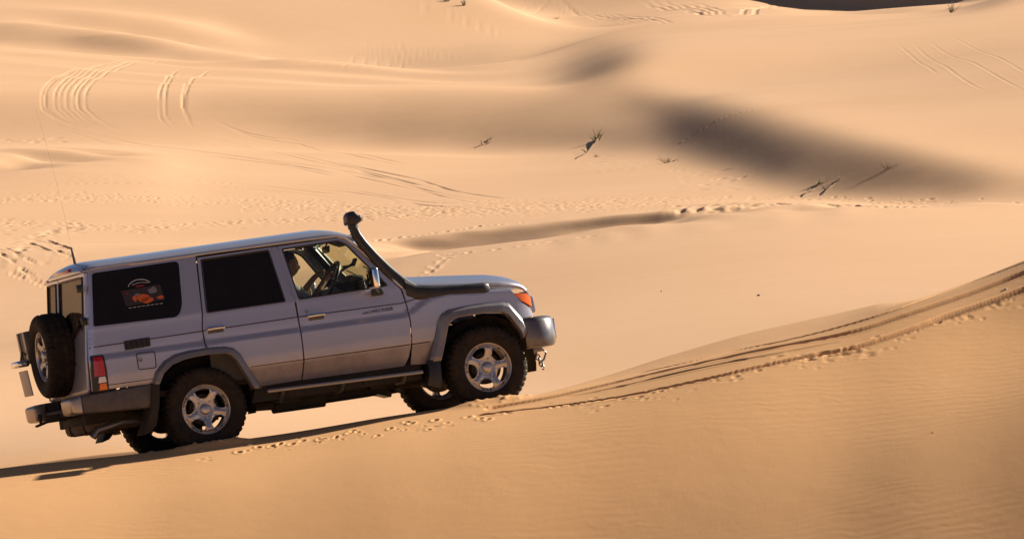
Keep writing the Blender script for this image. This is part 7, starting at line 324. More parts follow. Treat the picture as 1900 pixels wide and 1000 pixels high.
px_in = np.arange(-260, 2161, 2.6)
out = np.concatenate([np.arange(1, 26)*14., 350+np.arange(1, 30)**2*28.])
PXS = np.concatenate([-260-out[::-1], px_in, px_in[-1]+out])
DS = np.concatenate([np.arange(1.5, 40, 2.), np.arange(40, 50, .6), np.arange(50, 56, .06), np.arange(56, 64, .022), np.arange(64, 70, .12), np.arange(70, 126, .5),
     np.arange(126, 134, .2), np.arange(134, 180, 1.5), np.arange(180, 216, .14), np.arange(216, 242, .25), np.arange(242, 273, .16), np.arange(273, 296, .075), np.arange(296, 420, .45),
     np.arange(420, 700, 2.), np.arange(700, 760, 6), np.array([780, 820, 900, 1000, 1200, 1600, 2400, 3600])])
U = (PXS-950)/FOC
def build_height():
    # beyond the sampled width the dunes run on with slowly fading change
    pc = np.where(PXS < -50, -50-145*(1-np.exp(-np.clip(-50-PXS, 0, 4000)/145)), np.where(PXS > 1950, 1950+145*(1-np.exp(-np.clip(PXS-1950, 0, 4000)/145)), PXS))
    bg = rowinterp(colinterp(BG_H, -200, 16., pc), BG_D, DS)
    tt = np.clip((DS-BG_D[-1])/2000, 0, 1); bg = bg-tt[None]*25
    bg = bg-np.clip(63-DS, 0, None)[None]*.6
    dl = rowinterp(colinterp(FG_H, -200, 48, pc), FG_D, DS)
    m = DS < 80
    fg = np.full_like(bg, -1e3)
    P2, D2 = np.meshgrid(pc, DS[m], indexing='ij')
    fg[:, m] = fore(P2, D2)+dl[:, m]*np.clip((67-D2)/3, 0, 1)

    h = np.maximum(fg, bg)
    # behind the near face the ground runs back and up to the dune the camera stands on
    i50 = np.searchsorted(DS, 52.5)
    z50 = h[:, i50:i50+1]; s50 = ((h[:, i50+3]-h[:, i50])/(DS[i50+3]-DS[i50]))[:, None]
    q = np.clip(DS[i50]-DS, 0, None)[None]
    ext = z50-s50*3*(1-np.exp(-q/3))
    blend = np.clip((DS[i50]-DS-6)/34, 0, 1)[None]; blend = blend*blend*(3-2*blend)
    ext = ext*(1-blend)+(-1.75)*blend
    h[:, :i50] = ext[:, :i50]
    return h
GH = build_height()
NCOL, NROW = GH.shape
def ground_z(x, y):           # height at a world point (bilinear)
    px = x/y*FOC+950; i = int(np.clip(np.searchsorted(PXS, px)-1, 0, NCOL-2)); j = int(np.clip(np.searchsorted(DS, y)-1, 0, NROW-2))
    a = (px-PXS[i])/(PXS[i+1]-PXS[i]); b = (y-DS[j])/(DS[j+1]-DS[j])
    return float(GH[i, j]*(1-a)*(1-b)+GH[i+1, j]*a*(1-b)+GH[i, j+1]*(1-a)*b+GH[i+1, j+1]*a*b)
GPY = py_of(GH, DS[None]*np.ones((NCOL, 1)))
FIRST = np.searchsorted(DS, 50)
def hit(px, py, dmin=50):     # first ground point on a sight line
    i = int(np.clip(np.searchsorted(PXS, px), 1, NCOL-1)); a = (px-PXS[i-1])/(PXS[i]-PXS[i-1])
    c = GPY[i-1]*(1-a)+GPY[i]*a
    j0 = np.searchsorted(DS, dmin); w = np.nonzero(c[j0:] <= py)[0]
    j = j0+(w[0] if len(w) else len(c)-1-j0)
    d = DS[j]
    if j > j0 and c[j] != c[j-1]: d = DS[j-1]+(DS[j]-DS[j-1])*np.clip((py-c[j-1])/(c[j]-c[j-1]), 0, 1)
    return (px-950)/FOC*d, float(d)
def catmull(pts, step):
    p = [np.array(q, float) for q in pts]; p = [2*p[0]-p[1]]+p+[2*p[-1]-p[-2]]; o = []
    for k in range(1, len(p)-2):
        n = max(2, int(np.linalg.norm(p[k+1]-p[k])/step))
        for t in np.arange(n)/n:
            w = cubw(t); o.append(sum(w[a]*p[k-1+a] for a in range(4)))
    o.append(p[-2]); return o
DZ = np.zeros_like(GH)
def window(x0, x1, y0, y1):
    j0, j1 = np.searchsorted(DS, y0), np.searchsorted(DS, y1)
    ya, yb = max(y0, 1), max(y1, 1)
    us = [x0/ya, x0/yb, x1/ya, x1/yb]
    i0, i1 = np.searchsorted(U, min(us)), np.searchsorted(U, max(us))
    return i0, i1, j0, j1
def rut(pts, width, depth, rim=.35, rough=.25, seed=0, fade=6., skew=0.):
    """press a wheel rut along world points: a trough with a raised lip on either side"""
    pts = [np.array(p) for p in pts]; n = len(pts); m = 3.0*width
    r = np.random.default_rng(seed)
    dep = np.interp(np.arange(n), np.arange(0, n+8, 4), 1+rough*r.standard_normal(len(np.arange(0, n+8, 4))))
    best = {}
    allx = [p[0] for p in pts]; ally = [p[1] for p in pts]
    i0, i1, j0, j1 = window(min(allx)-m, max(allx)+m, min(ally)-m, max(ally)+m)
    if i1 <= i0 or j1 <= j0: return
    best = np.full((i1-i0, j1-j0), 1e9); sg = np.zeros_like(best); dp = np.zeros_like(best)
    for k in range(n-1):
        a, b = pts[k], pts[k+1]
        p0, p1, q0, q1 = window(min(a[0], b[0])-m, max(a[0], b[0])+m, min(a[1], b[1])-m, max(a[1], b[1])+m)
        if p1 <= p0 or q1 <= q0: continue
        Y = DS[q0:q1][None]; X = U[p0:p1][:, None]*Y
        ab = b-a; L = ab@ab+1e-12
        t = np.clip(((X-a[0])*ab[0]+(Y-a[1])*ab[1])/L, 0, 1)
        dx = X-a[0]-t*ab[0]; dy = Y-a[1]-t*ab[1]; dist = np.sqrt(dx*dx+dy*dy)
        s = np.sign(ab[0]*dy-ab[1]*dx)
        sl = (slice(p0-i0, p1-i0), slice(q0-j0, q1-j0))
        mm = dist < best[sl]
        f = dep[k]*(1-t)+dep[k+1]*t
        if fade:
            e = (k+t)/(n-1); f = f*np.clip(e*fade, 0, 1)*np.clip((1-e)*fade, 0, 1)
        best[sl] = np.where(mm, dist, best[sl]); dp[sl] = np.where(mm, f, dp[sl]); sg[sl] = np.where(mm, s, sg[sl])
    x = best/width
    prof = -np.exp(-(x/.5)**4*.7)+rim*np.exp(-((x-.85)/.28)**2)*(1+skew*sg)
    DZ[i0:i1, j0:j1] += np.where(best < 1e8, prof*dp*depth, 0)
def pit(x, y, ra, rb, ang, depth, rim=.45):
    m = 2.6*max(ra, rb); i0, i1, j0, j1 = window(x-m, x+m, y-m, y+m)
    if i1 <= i0 or j1 <= j0: return
    Y = DS[j0:j1][None]; X = U[i0:i1][:, None]*Y
    c, s = math.cos(ang), math.sin(ang)
    e = np.sqrt((((X-x)*c+(Y-y)*s)/ra)**2+((-(X-x)*s+(Y-y)*c)/rb)**2)
    DZ[i0:i1, j0:j1] += depth*(-np.exp(-(e/.75)**2)+rim*np.exp(-((e-1.25)/.4)**2))

# ------------------------------------------------------------------ tracks and footprints pressed into the sand
def path(pts, step=.3, dmin=50):
    return catmull([hit(x, y, dmin) for x, y in pts], step)
def trail(pts, half, count, size, depth, seed, dmin=150, rows=1):
    """footprints scattered along a sight-line band"""
    r = random.Random(seed); P = [hit(x, y, dmin) for x, y in pts]
    seg = [math.dist(a, b) for a, b in zip(pts, pts[1:])]; tot = sum(seg)
    for n in range(count):
        t = r.random()*tot; k = 0
        while k < len(seg)-1 and t > seg[k]: t -= seg[k]; k += 1
        q = t/seg[k]; x = pts[k][0]*(1-q)+pts[k+1][0]*q; y = pts[k][1]*(1-q)+pts[k+1][1]*q
        y += r.gauss(0, .5)*half; X, Y = hit(x, y, dmin)
        s = size*(.6+.8*r.random()); pit(X, Y, s, s*(1.1+1.6*r.random()), r.uniform(-.6, .6), depth*.36*(.5+r.random()), .22)
def steps(pts, gap, size, depth, seed, dmin=50):
    r = random.Random(seed); P = path(pts, gap, dmin)
    for i, p in enumerate(P):
        pit(p[0]+r.gauss(0, .05), p[1]+r.gauss(0, .12), size*(.8+.4*r.random()), size*1.6, r.uniform(-.4, .4), depth*(.6+.8*r.random()))
def detail():
    # ruts of the car itself, running up the ridge in front of it
    A1 = [(900, 759), (960, 749), (1010, 740), (1100, 720), (1207, 695), (1392, 655), (1560, 622), (1672, 588), (1840, 530), (1900, 507), (1965, 484)]
    A0 = [(1180, 693), (1290, 670), (1420, 640), (1560, 607), (1680, 569), (1812, 521), (1900, 488), (1950, 470)]
    B1 = [(880, 772), (1000, 757), (1151, 737), (1313, 703), (1504, 660), (1588, 645), (1700, 608), (1756, 588), (1840, 560), (1900, 538), (1975, 512)]
    rut(path(A1, .12), .085, .17, .06, .12, 1, fade=40); rut(path(A0, .12), .065, .13, .06, .15, 2, fade=8)
    rut(path(B1, .12), .062, .12, .08, .3, 3, fade=40)
    rut(path([(1040, 738), (1200, 707), (1400, 664), (1560, 634)], .12), .06, .03, .3, .4, 4)
    steps([(455, 832), (560, 818), (640, 806), (790, 788), (900, 775)], .10, .028, .018, 5)
    steps([(455, 836), (640, 810), (790, 792)], .14, .02, .010, 15)
    r = random.Random(9)
    for x, y, n, s in ((800, 789, 10, .04), (775, 800, 6, .03), (1050, 752, 16, .045), (1075, 760, 6, .03), (1200, 741, 8, .03), (1330, 707, 10, .035), (1560, 656, 30, .05), (1520, 664, 16, .045), (1600, 648, 12, .04), (1470, 678, 6, .03), (1790, 592, 12, .035), (1860, 568, 14, .035), (1780, 598, 8, .03), (690, 812, 5, .03), (380, 850, 6, .03), (180, 868, 8, .03), (60, 884, 10, .03), (520, 836, 5, .025), (1640, 628, 10, .03), (1440, 676, 10, .04), (1250, 722, 8, .03)):
        for k in range(n):
            X, Y = hit(x+r.gauss(0, 22), y+r.gauss(0, 3.2)); q = s*.6*(.4+.8*r.random())
            pit(X, Y, q*2.2, q*.8, r.uniform(0, .6), q*r.choice((.45, .6, .35)), .2)
    for k in range(90):     # crumbs of sand along the ruts
        i = r.randrange(len(B1)-1); t = r.random(); x = B1[i][0]*(1-t)+B1[i+1][0]*t; y = B1[i][1]*(1-t)+B1[i+1][1]*t+r.gauss(3, 4)
        X, Y = hit(x, y); q = .010+.022*r.random()**2; pit(X, Y, q*1.4, q, r.uniform(0, .6), q*r.choice((.5, .7, .5)), .2)
    # sand bulged up round the tyres
    for x, y, w in ((350, 829, .16), (405, 822, .18), (440, 817, .14), (870, 750, .15), (915, 743, .18), (950, 738, .14)):
        X, Y = hit(x, y+3); pit(X, Y, w*1.4, w*.7, .33, -.030, 0)
        for k in range(7): q = r.uniform(.012, .03); pit(X+r.gauss(0, .16), Y+r.gauss(0, .08), q*1.4, q, r.uniform(0, .7), -q*.6, 0)
    # looping wheel marks on the far dune, upper left
    for k in range(8):
        o = k*12+r.uniform(-4, 4); g = r.uniform(-3, 3)
        rut(path([(185+o*.6, 243+k), (135+o*.8, 235+g), (88+o, 212), (76+o, 180), (96+o, 148), (140+o, 128), (205+o, 117), (280+o*.6, 113)], .6, 200), .095, .024+.012*r.random(), .08, .3, 20+k)
    for p in ([(325, 245), (304, 228), (296, 190), (303, 155), (325, 135), (362, 127)], [(332, 243), (312, 220), (307, 185), (315, 152), (340, 135)], [(360, 243), (349, 215), (345, 180), (356, 150), (385, 134), (420, 129)], [(352, 236), (342, 205), (340, 178), (346, 152)]):
        rut(path(p, .6, 200), .095, .034, .08, .25, len(p))
    for p in ([(80, 225), (140, 243), (230, 262), (330, 276), (450, 291), (560, 305), (660, 322), (760, 346), (860, 368), (930, 374)], [(320, 246), (370, 259), (450, 270), (560, 290), (640, 308), (740, 334), (800, 350)], [(150, 250), (260, 268), (380, 283), (520, 303), (640, 326)],
              [(0, 322), (150, 317), (300, 321), (450, 334), (640, 352), (780, 374), (900, 379)], [(0, 333), (170, 327), (330, 333), (480, 345), (640, 362)], [(60, 345), (260, 340), (430, 349), (560, 360)], [(0, 277), (60, 274), (150, 278), (240, 283)],
              [(395, 222), (425, 236), (460, 248), (510, 257), (570, 268), (660, 285), (760, 305)],
              [(620, 300), (760, 330), (850, 356), (960, 372)]):
        if len(p) > 4: rut(path([(x+8, y+r.uniform(5, 8)) for x, y in p], .8, 150), .08+.04*r.random(), .02, .1, .6, 140+len(p))
        rut(path(p, .8, 150), .085+.04*r.random(), .022+.01*r.random(), .1, .5, 40+len(p))
    # combed marks above the far dune and the far flat
    for k in range(7):
        rut(path([(575+k*20, 128+k*1.5), (660+k*22, 104+k*4), (780+k*20, 90+k*5), (900+k*10, 82+k*5), (985, 80+k*3)], 1.2, 300), .16, .018, .15, .5, 60+k)
    for k in range(9):
        rut(path([(880+k*22, -2+k*1.0), (980+k*24, 14+k*2.2), (1080+k*20, 30+k*1.4), (1170+k*16, 45-k*.6)], 2., 380), .24, .026, .15, .5, 80+k)
    for k in range(6):
        rut(path([(1130+k*30, 0), (1200+k*22, 8+k), (1270+k*14, 22+k), (1320+k*6, 34)], 2., 400), .35, .035, .25, .4, 95+k)
    for p in ([(1365, 32), (1400, 16), (1432, -4)], [(1392, 32), (1425, 14), (1452, -4)]): rut(path(p, 2., 400), .32, .07, .1, .1, 5)
    for p in ([(1690, 78), (1735, 115), (1790, 150), (1830, 171)], [(1712, 70), (1790, 112), (1860, 148), (1905, 172)], [(1750, 62), (1830, 100), (1910, 140)], [(1660, 80), (1700, 112), (1740, 138)]):
        rut(path(p, 1., 200), .13, .008, .9, .3, 7)
    rut(path([(740, 5), (830, 28), (900, 55), (935, 68)], 1.5, 400), .3, .03, .4, .3, 8)
    # footprints across the flat
    b1 = [(-20, 370), (150, 366), (300, 372), (500, 374), (640, 382), (760, 389), (900, 383), (1060, 380), (1300, 375), (1450, 374), (1560, 379), (1700, 382), (1920, 385)]
    trail(b1, 10, 1250, .085, .085, 31, 170); trail([(450, 385), (640, 391), (760, 396), (900, 392), (1060, 385), (1240, 378)], 10, 700, .085, .085, 32, 170)
    trail([(-20, 413), (80, 415), (170, 421), (250, 423), (350, 419), (450, 413), (600, 406), (700, 401), (850, 396)], 7, 480, .095, .09, 33, 150)
    trail([(-10, 505), (25, 475), (48, 455), (90, 431), (150, 424)], 7, 90, .16, .08, 34, 100); trail([(0, 425), (60, 440), (100, 465), (130, 480)], 30, 60, .14, .05, 35, 100)
    trail([(1250, 385), (1420, 381), (1600, 384), (1740, 387)], 5, 260, .17, .10, 36, 180); trail([(1000, 300), (1200, 305), (1350, 340), (1450, 365)], 22, 60, .16, .06, 37, 180)
    trail([(0, 260), (120, 264)], 6, 12, .16, .06, 38, 200)
    for k in range(10): # short scuffs on the flat at the left
        x, y = r.uniform(-10, 130), r.uniform(440, 520); rut(path([(x, y), (x+r.uniform(20, 60), y+r.uniform(8, 22))], .4, 90), .12, .03, .5, .3, 100+k)
    steps([(700, 447), (760, 440), (830, 430), (900, 420), (965, 414)], .42, .10, .06, 39, 140)
    steps([(825, 472), (880, 468), (960, 458), (1040, 446), (1100, 438)], .5, .09, .03, 40, 60); steps([(1395, 205), (1330, 225), (1270, 262)], .6, .09, .05, 41, 180)
    steps([(790, 510), (815, 490), (830, 474)], .5, .09, .03, 42, 60)

SKY, SUN, EXPO = .05, 5.0, 1.05
SAND_A, SAND_B = (.585, .350, .202), (.645, .399, .240)
# ------------------------------------------------------------------ sand
def sand_material():
    k = N('sand'); g = k.coord('Object')
    n1 = k.noise(.05, 5, .55, g); n2 = k.noise(1.3, 6, .6, g); n3 = k.noise(90, 2, .7, g)
    c = k.ramp(n1, [(.3, SAND_A), (.7, SAND_B)])
    c = k.mix(k.math('MULTIPLY', n2, .30), c, (.50, .30, .155))
    c = k.mix(k.math('MULTIPLY', n3, .18), c, (.36, .22, .12))
    sp0 = k.add('ShaderNodeSeparateXYZ'); k.lk(g, sp0.inputs[0])
    nr0 = k.add('ShaderNodeMapRange'); k.lk(k.math('ADD', sp0.outputs['Y'], k.math('MULTIPLY', k.noise(.4, 3, .5, g), 3.)), nr0.inputs[0])   # redder tint on the near ridge
    nr0.inputs[1].default_value = 61; nr0.inputs[2].default_value = 68; nr0.inputs[3].default_value = 1; nr0.inputs[4].default_value = 0
    mm = k.add('ShaderNodeMix', data_type='RGBA', blend_type='MULTIPLY'); k.lk(nr0.outputs[0], mm.inputs[0]); k.lk(c, mm.inputs[6]); mm.inputs[7].default_value = (1.05, .945, .75, 1); c = mm.outputs[2]
    k.lk(c, k.b.inputs['Base Color'])
    k.set(Roughness=.95); k.b.inputs['Specular IOR Level'].default_value = .1
    # wind ripples
    sp = k.add('ShaderNodeSeparateXYZ'); k.lk(g, sp.inputs[0])
    nr = k.add('ShaderNodeMapRange'); k.lk(sp.outputs['Y'], nr.inputs[0])      # wind ripples live on the near ridge only
    nr.inputs[1].default_value = 64; nr.inputs[2].default_value = 70; nr.inputs[3].default_value = 1; nr.inputs[4].default_value = 0
    w = k.add('ShaderNodeTexWave', wave_type='BANDS', bands_direction='Y', wave_profile='SIN')
    mp = k.mapping(g, (1, 1, 1), (0, 0, R_(-8))); k.lk(mp, w.inputs['Vector'])
    w.inputs['Scale'].default_value = 2.9; w.inputs['Distortion'].default_value = 9.0
    w.inputs['Detail'].default_value = 2.5; w.inputs['Detail Scale'].default_value = .8; w.inputs['Detail Roughness'].default_value = .55
    msk = k.math('SMOOTHSTEP' if 0 else 'MULTIPLY', w.outputs['Fac'], k.ramp(k.noise(.45, 3, .5, g), [(.42, (.05,)*3), (.62, (1,)*3)]))
    nb = k.bump(k.math('MULTIPLY', msk, nr.outputs[0]), .14, .010)
    nb = k.bump(n3, .35, .004, nb)
    nb = k.bump(n2, .25, .03, nb)
    k.lk(nb, k.b.inputs['Normal'])
    return k.m
SAND = sand_material()
def make_ground():
    Z = GH+DZ
    V = np.empty((NCOL, NROW, 3), np.float32)
    V[..., 0] = U[:, None]*DS[None]; V[..., 1] = DS[None]; V[..., 2] = Z+CZ
    me = bpy.data.meshes.new('sand_dunes')
    nv = NCOL*NROW; me.vertices.add(nv); me.vertices.foreach_set('co', V.ravel())
    i, j = np.meshgrid(np.arange(NCOL-1), np.arange(NROW-1), indexing='ij'); a = (i*NROW+j).ravel()
    f = np.stack([a, a+NROW, a+NROW+1, a+1], 1).astype(np.int32)
    me.loops.add(f.size); me.loops.foreach_set('vertex_index', f.ravel())
    me.polygons.add(len(f)); me.polygons.foreach_set('loop_start', np.arange(len(f), dtype=np.int32)*4)
    me.update(calc_edges=True); me.shade_smooth()
    me.materials.append(SAND)
    o = link(bpy.data.objects.new('sand_dunes', me)); tag(o, kind='structure')
    bm = bmesh.new(); bmesh.ops.create_grid(bm, x_segments=1, y_segments=1, size=4000)
    me = bpy.data.meshes.new('ground'); bm.to_mesh(me); bm.free(); me.materials.append(SAND)
    o = link(bpy.data.objects.new('ground', me)); o.location.z = CZ-32; tag(o, kind='structure')

# ------------------------------------------------------------------ light and camera
def light_camera():
    w = bpy.data.worlds.new('World'); scene.world = w; w.use_nodes = True
    nt = w.node_tree; bg = nt.nodes['Background']
    sky = nt.nodes.new('ShaderNodeTexSky'); sky.sky_type = 'NISHITA'; sky.sun_disc = False
    sky.sun_elevation = R_(SUN_EL); sky.sun_rotation = R_(SUN_AZ)
    sky.air_density = .42; sky.dust_density = 1.6; sky.ozone_density = 2.2; sky.altitude = 900
    hz = nt.nodes.new('ShaderNodeMix'); hz.data_type = 'RGBA'; hz.blend_type = 'MULTIPLY'; hz.inputs[0].default_value = 1; hz.inputs[7].default_value = (1, .925, .84, 1)   # warm tint added to the sky light for browner shadow fill
    nt.links.new(sky.outputs[0], hz.inputs[6]); nt.links.new(hz.outputs[2], bg.inputs[0]); bg.inputs[1].default_value = SKY
    L = bpy.data.lights.new('sun', 'SUN'); L.energy = SUN; L.angle = R_(.55); L.color = (1, .92, .78)
    o = link(bpy.data.objects.new('sun', L))
    e, a = R_(SUN_EL), R_(SUN_AZ)
    s = Vector((math.cos(e)*math.sin(a), math.cos(e)*math.cos(a), math.sin(e)))
    o.rotation_euler = s.to_track_quat('Z', 'Y').to_euler(); o.location = s*30+Vector((0, 40, 0))
    c = bpy.data.cameras.new('camera'); c.sensor_width = 36; c.lens = 36*FOC/1900
    c.clip_start = .5; c.clip_end = 9000
    o = link(bpy.data.objects.new('camera', c)); o.location = (0, 0, CZ)
    o.rotation_euler = (R_(90)+PIT, 0, 0); scene.camera = o
    scene.view_settings.view_transform = 'Standard'; scene.view_settings.look = 'None'
    scene.view_settings.gamma = 1; scene.view_settings.exposure = EXPO

# ------------------------------------------------------------------ mesh builder
from mathutils.geometry import delaunay_2d_cdt
class MB:
    def __init__(s): s.bm = bmesh.new()
    def merge(s, b2, M=None):
        me = bpy.data.meshes.new('tmp'); b2.to_mesh(me); b2.free()
        if M is not None: me.transform(M)
        s.bm.from_mesh(me); bpy.data.meshes.remove(me); return s
    def box(s, c, size, rot=None, bev=0., seg=2):
        b = bmesh.new(); bmesh.ops.create_cube(b, size=1)
        bmesh.ops.scale(b, vec=size, verts=b.verts)
        if bev: bmesh.ops.bevel(b, geom=b.edges[:], offset=bev, segments=seg, affect='EDGES', profile=.5)
        M = Matrix.Translation(c)
        if rot is not None: M = M @ (rot.to_4x4() if not isinstance(rot, tuple) else Matrix.Rotation(rot[0], 4, 'X') @ Matrix.Rotation(rot[1], 4, 'Y') @ Matrix.Rotation(rot[2], 4, 'Z'))
        return s.merge(b, M)
    def prism(s, pts, a0, a1, axis='Y', bev=0., seg=2):
        """polygon in the other two coordinates, given thickness along axis"""
        b = bmesh.new()
        def P(u, v, w): return {'Y': (u, w, v), 'X': (w, u, v), 'Z': (u, v, w)}[axis]
        lo = [b.verts.new(P(u, v, a0)) for u, v in pts]; hi = [b.verts.new(P(u, v, a1)) for u, v in pts]
        b.faces.new(lo); b.faces.new(hi[::-1]); n = len(pts)
        for i in range(n): b.faces.new((lo[i], hi[i], hi[(i+1) % n], lo[(i+1) % n])[::-1])
        bmesh.ops.recalc_face_normals(b, faces=b.faces)
        if bev: bmesh.ops.bevel(b, geom=b.edges[:], offset=bev, segments=seg, affect='EDGES', profile=.5)
        return s.merge(b)
    def tube(s, pts, r, seg=10, closed=False, caps=True, flat=1.):
        b = bmesh.new(); pts = [Vector(p) for p in pts]; n = len(pts); rings = []
        rs = [float(q) for q in r] if isinstance(r, (list, tuple)) else [r]*n
        prev = None
        for i, p in enumerate(pts):
            if closed: t = pts[(i+1) % n]-pts[i-1]
            else: t = pts[min(i+1, n-1)]-pts[max(i-1, 0)]
            t.normalize()
            if prev is None:
                up = Vector((0, 0, 1)) if abs(t.z) < .9 else Vector((1, 0, 0)); a = t.cross(up).normalized()
            else:
                a = (prev-t*prev.dot(t)); a = a.normalized() if a.length > 1e-6 else t.orthogonal().normalized()
            prev = a; c = t.cross(a)
            rings.append([b.verts.new(p+rs[i]*(a*math.cos(2*math.pi*k/seg)+c*flat*math.sin(2*math.pi*k/seg))) for k in range(seg)])
        m = n if closed else n-1
        for i in range(m):
            A, B = rings[i], rings[(i+1) % n]
            for k in range(seg): b.faces.new((A[k], A[(k+1) % seg], B[(k+1) % seg], B[k]))
        if caps and not closed: b.faces.new(rings[0][::-1]); b.faces.new(rings[-1])
        bmesh.ops.recalc_face_normals(b, faces=b.faces)
        return s.merge(b)
    def lathe(s, prof, n=48, axis='Y', c=(0, 0, 0), closed=False, mod=None):
        """profile of (radius, position along axis)"""
        b = bmesh.new(); rings = []
        for i in range(n):
            t = 2*math.pi*i/n; ring = []
            for q, (r, a) in enumerate(prof):
                if mod: r, a = mod(i, q, r, a)
                u, v = r*math.cos(t), r*math.sin(t)
                ring.append(b.verts.new({'Y': (u, a, v), 'X': (a, u, v), 'Z': (u, v, a)}[axis]))
            rings.append(ring)
        m = len(prof)
        for i in range(n):
            A, B = rings[i], rings[(i+1) % n]
            for q in range(m if closed else m-1): b.faces.new((A[q], A[(q+1) % m], B[(q+1) % m], B[q]))
        bmesh.ops.remove_doubles(b, verts=b.verts, dist=1e-6)
        bmesh.ops.recalc_face_normals(b, faces=b.faces)
        return s.merge(b, Matrix.Translation(c))
    def ball(s, c, r, sc=(1, 1, 1), seg=16, rot=None):
        b = bmesh.new(); bmesh.ops.create_uvsphere(b, u_segments=seg, v_segments=max(6, seg//2), radius=r)
        M = Matrix.Translation(c)
        if rot is not None: M = M @ rot.to_4x4()
        return s.merge(b, M @ Matrix.Diagonal((*sc, 1)))
    def quadstrip(s, A, B):
        a = [s.bm.verts.new(p) for p in A]; c = [s.bm.verts.new(p) for p in B]
        for i in range(len(a)-1): s.bm.faces.new((a[i], a[i+1], c[i+1], c[i]))
        return s
    def grid(s, rows, flip=False):
        v = [[s.bm.verts.new(p) for p in r] for r in rows]
        for i in range(len(v)-1):
            for j in range(len(v[0])-1):
                f = (v[i][j], v[i+1][j], v[i+1][j+1], v[i][j+1]); s.bm.faces.new(f[::-1] if flip else f)
        return s
    def mirror(s):      # mirrored copy across the car's centre plane
        me = bpy.data.meshes.new('tmp'); s.bm.to_mesh(me); b = bmesh.new(); b.from_mesh(me); bpy.data.meshes.remove(me)
        bmesh.ops.scale(b, vec=(1, -1, 1), verts=b.verts); bmesh.ops.reverse_faces(b, faces=b.faces)
        return s.merge(b)
    def build(s, name, mat, parent=None, angle=35, solid=0., bevel=0.):
        me = bpy.data.meshes.new(name); s.bm.to_mesh(me); s.bm.free()
        o = bpy.data.objects.new(name, me); link(o, parent); me.materials.append(mat)
        me.shade_smooth(); me.set_sharp_from_angle(angle=R_(angle))
        if solid:
            m = o.modifiers.new('thickness', 'SOLIDIFY'); m.thickness = solid; m.offset = -1
        return o
def inside(poly, x, y):
    c = False; n = len(poly)
    for i in range(n):
        x1, y1 = poly[i]; x2, y2 = poly[(i+1) % n]
        if (y1 > y) != (y2 > y) and x < (x2-x1)*(y-y1)/(y2-y1)+x1: c = not c
    return c
def resample(poly, d):
    o = []
    for i in range(len(poly)):
        a, b = Vector(poly[i]), Vector(poly[(i+1) % len(poly)]); n = max(1, int((b-a).length/d))
        o += [tuple(a.lerp(b, k/n)) for k in range(n)]
    return o
def round_poly(poly, r, n=5):
    """round the corners; r is one radius or one per corner"""
    o = []; m = len(poly)
    for i in range(m):
        rr = r[i] if isinstance(r, (list, tuple)) else r
        p = Vector(poly[i]); a = Vector(poly[i-1])-p; b = Vector(poly[(i+1) % m])-p
        if rr < 1e-4: o.append(tuple(p)); continue
        q = min(rr, a.length*.45, b.length*.45); A = p+a.normalized()*q; B = p+b.normalized()*q
        for k in range(n+1):
            t = k/n; o.append(tuple(A*(1-t)**2+p*2*t*(1-t)+B*t*t))
    return o
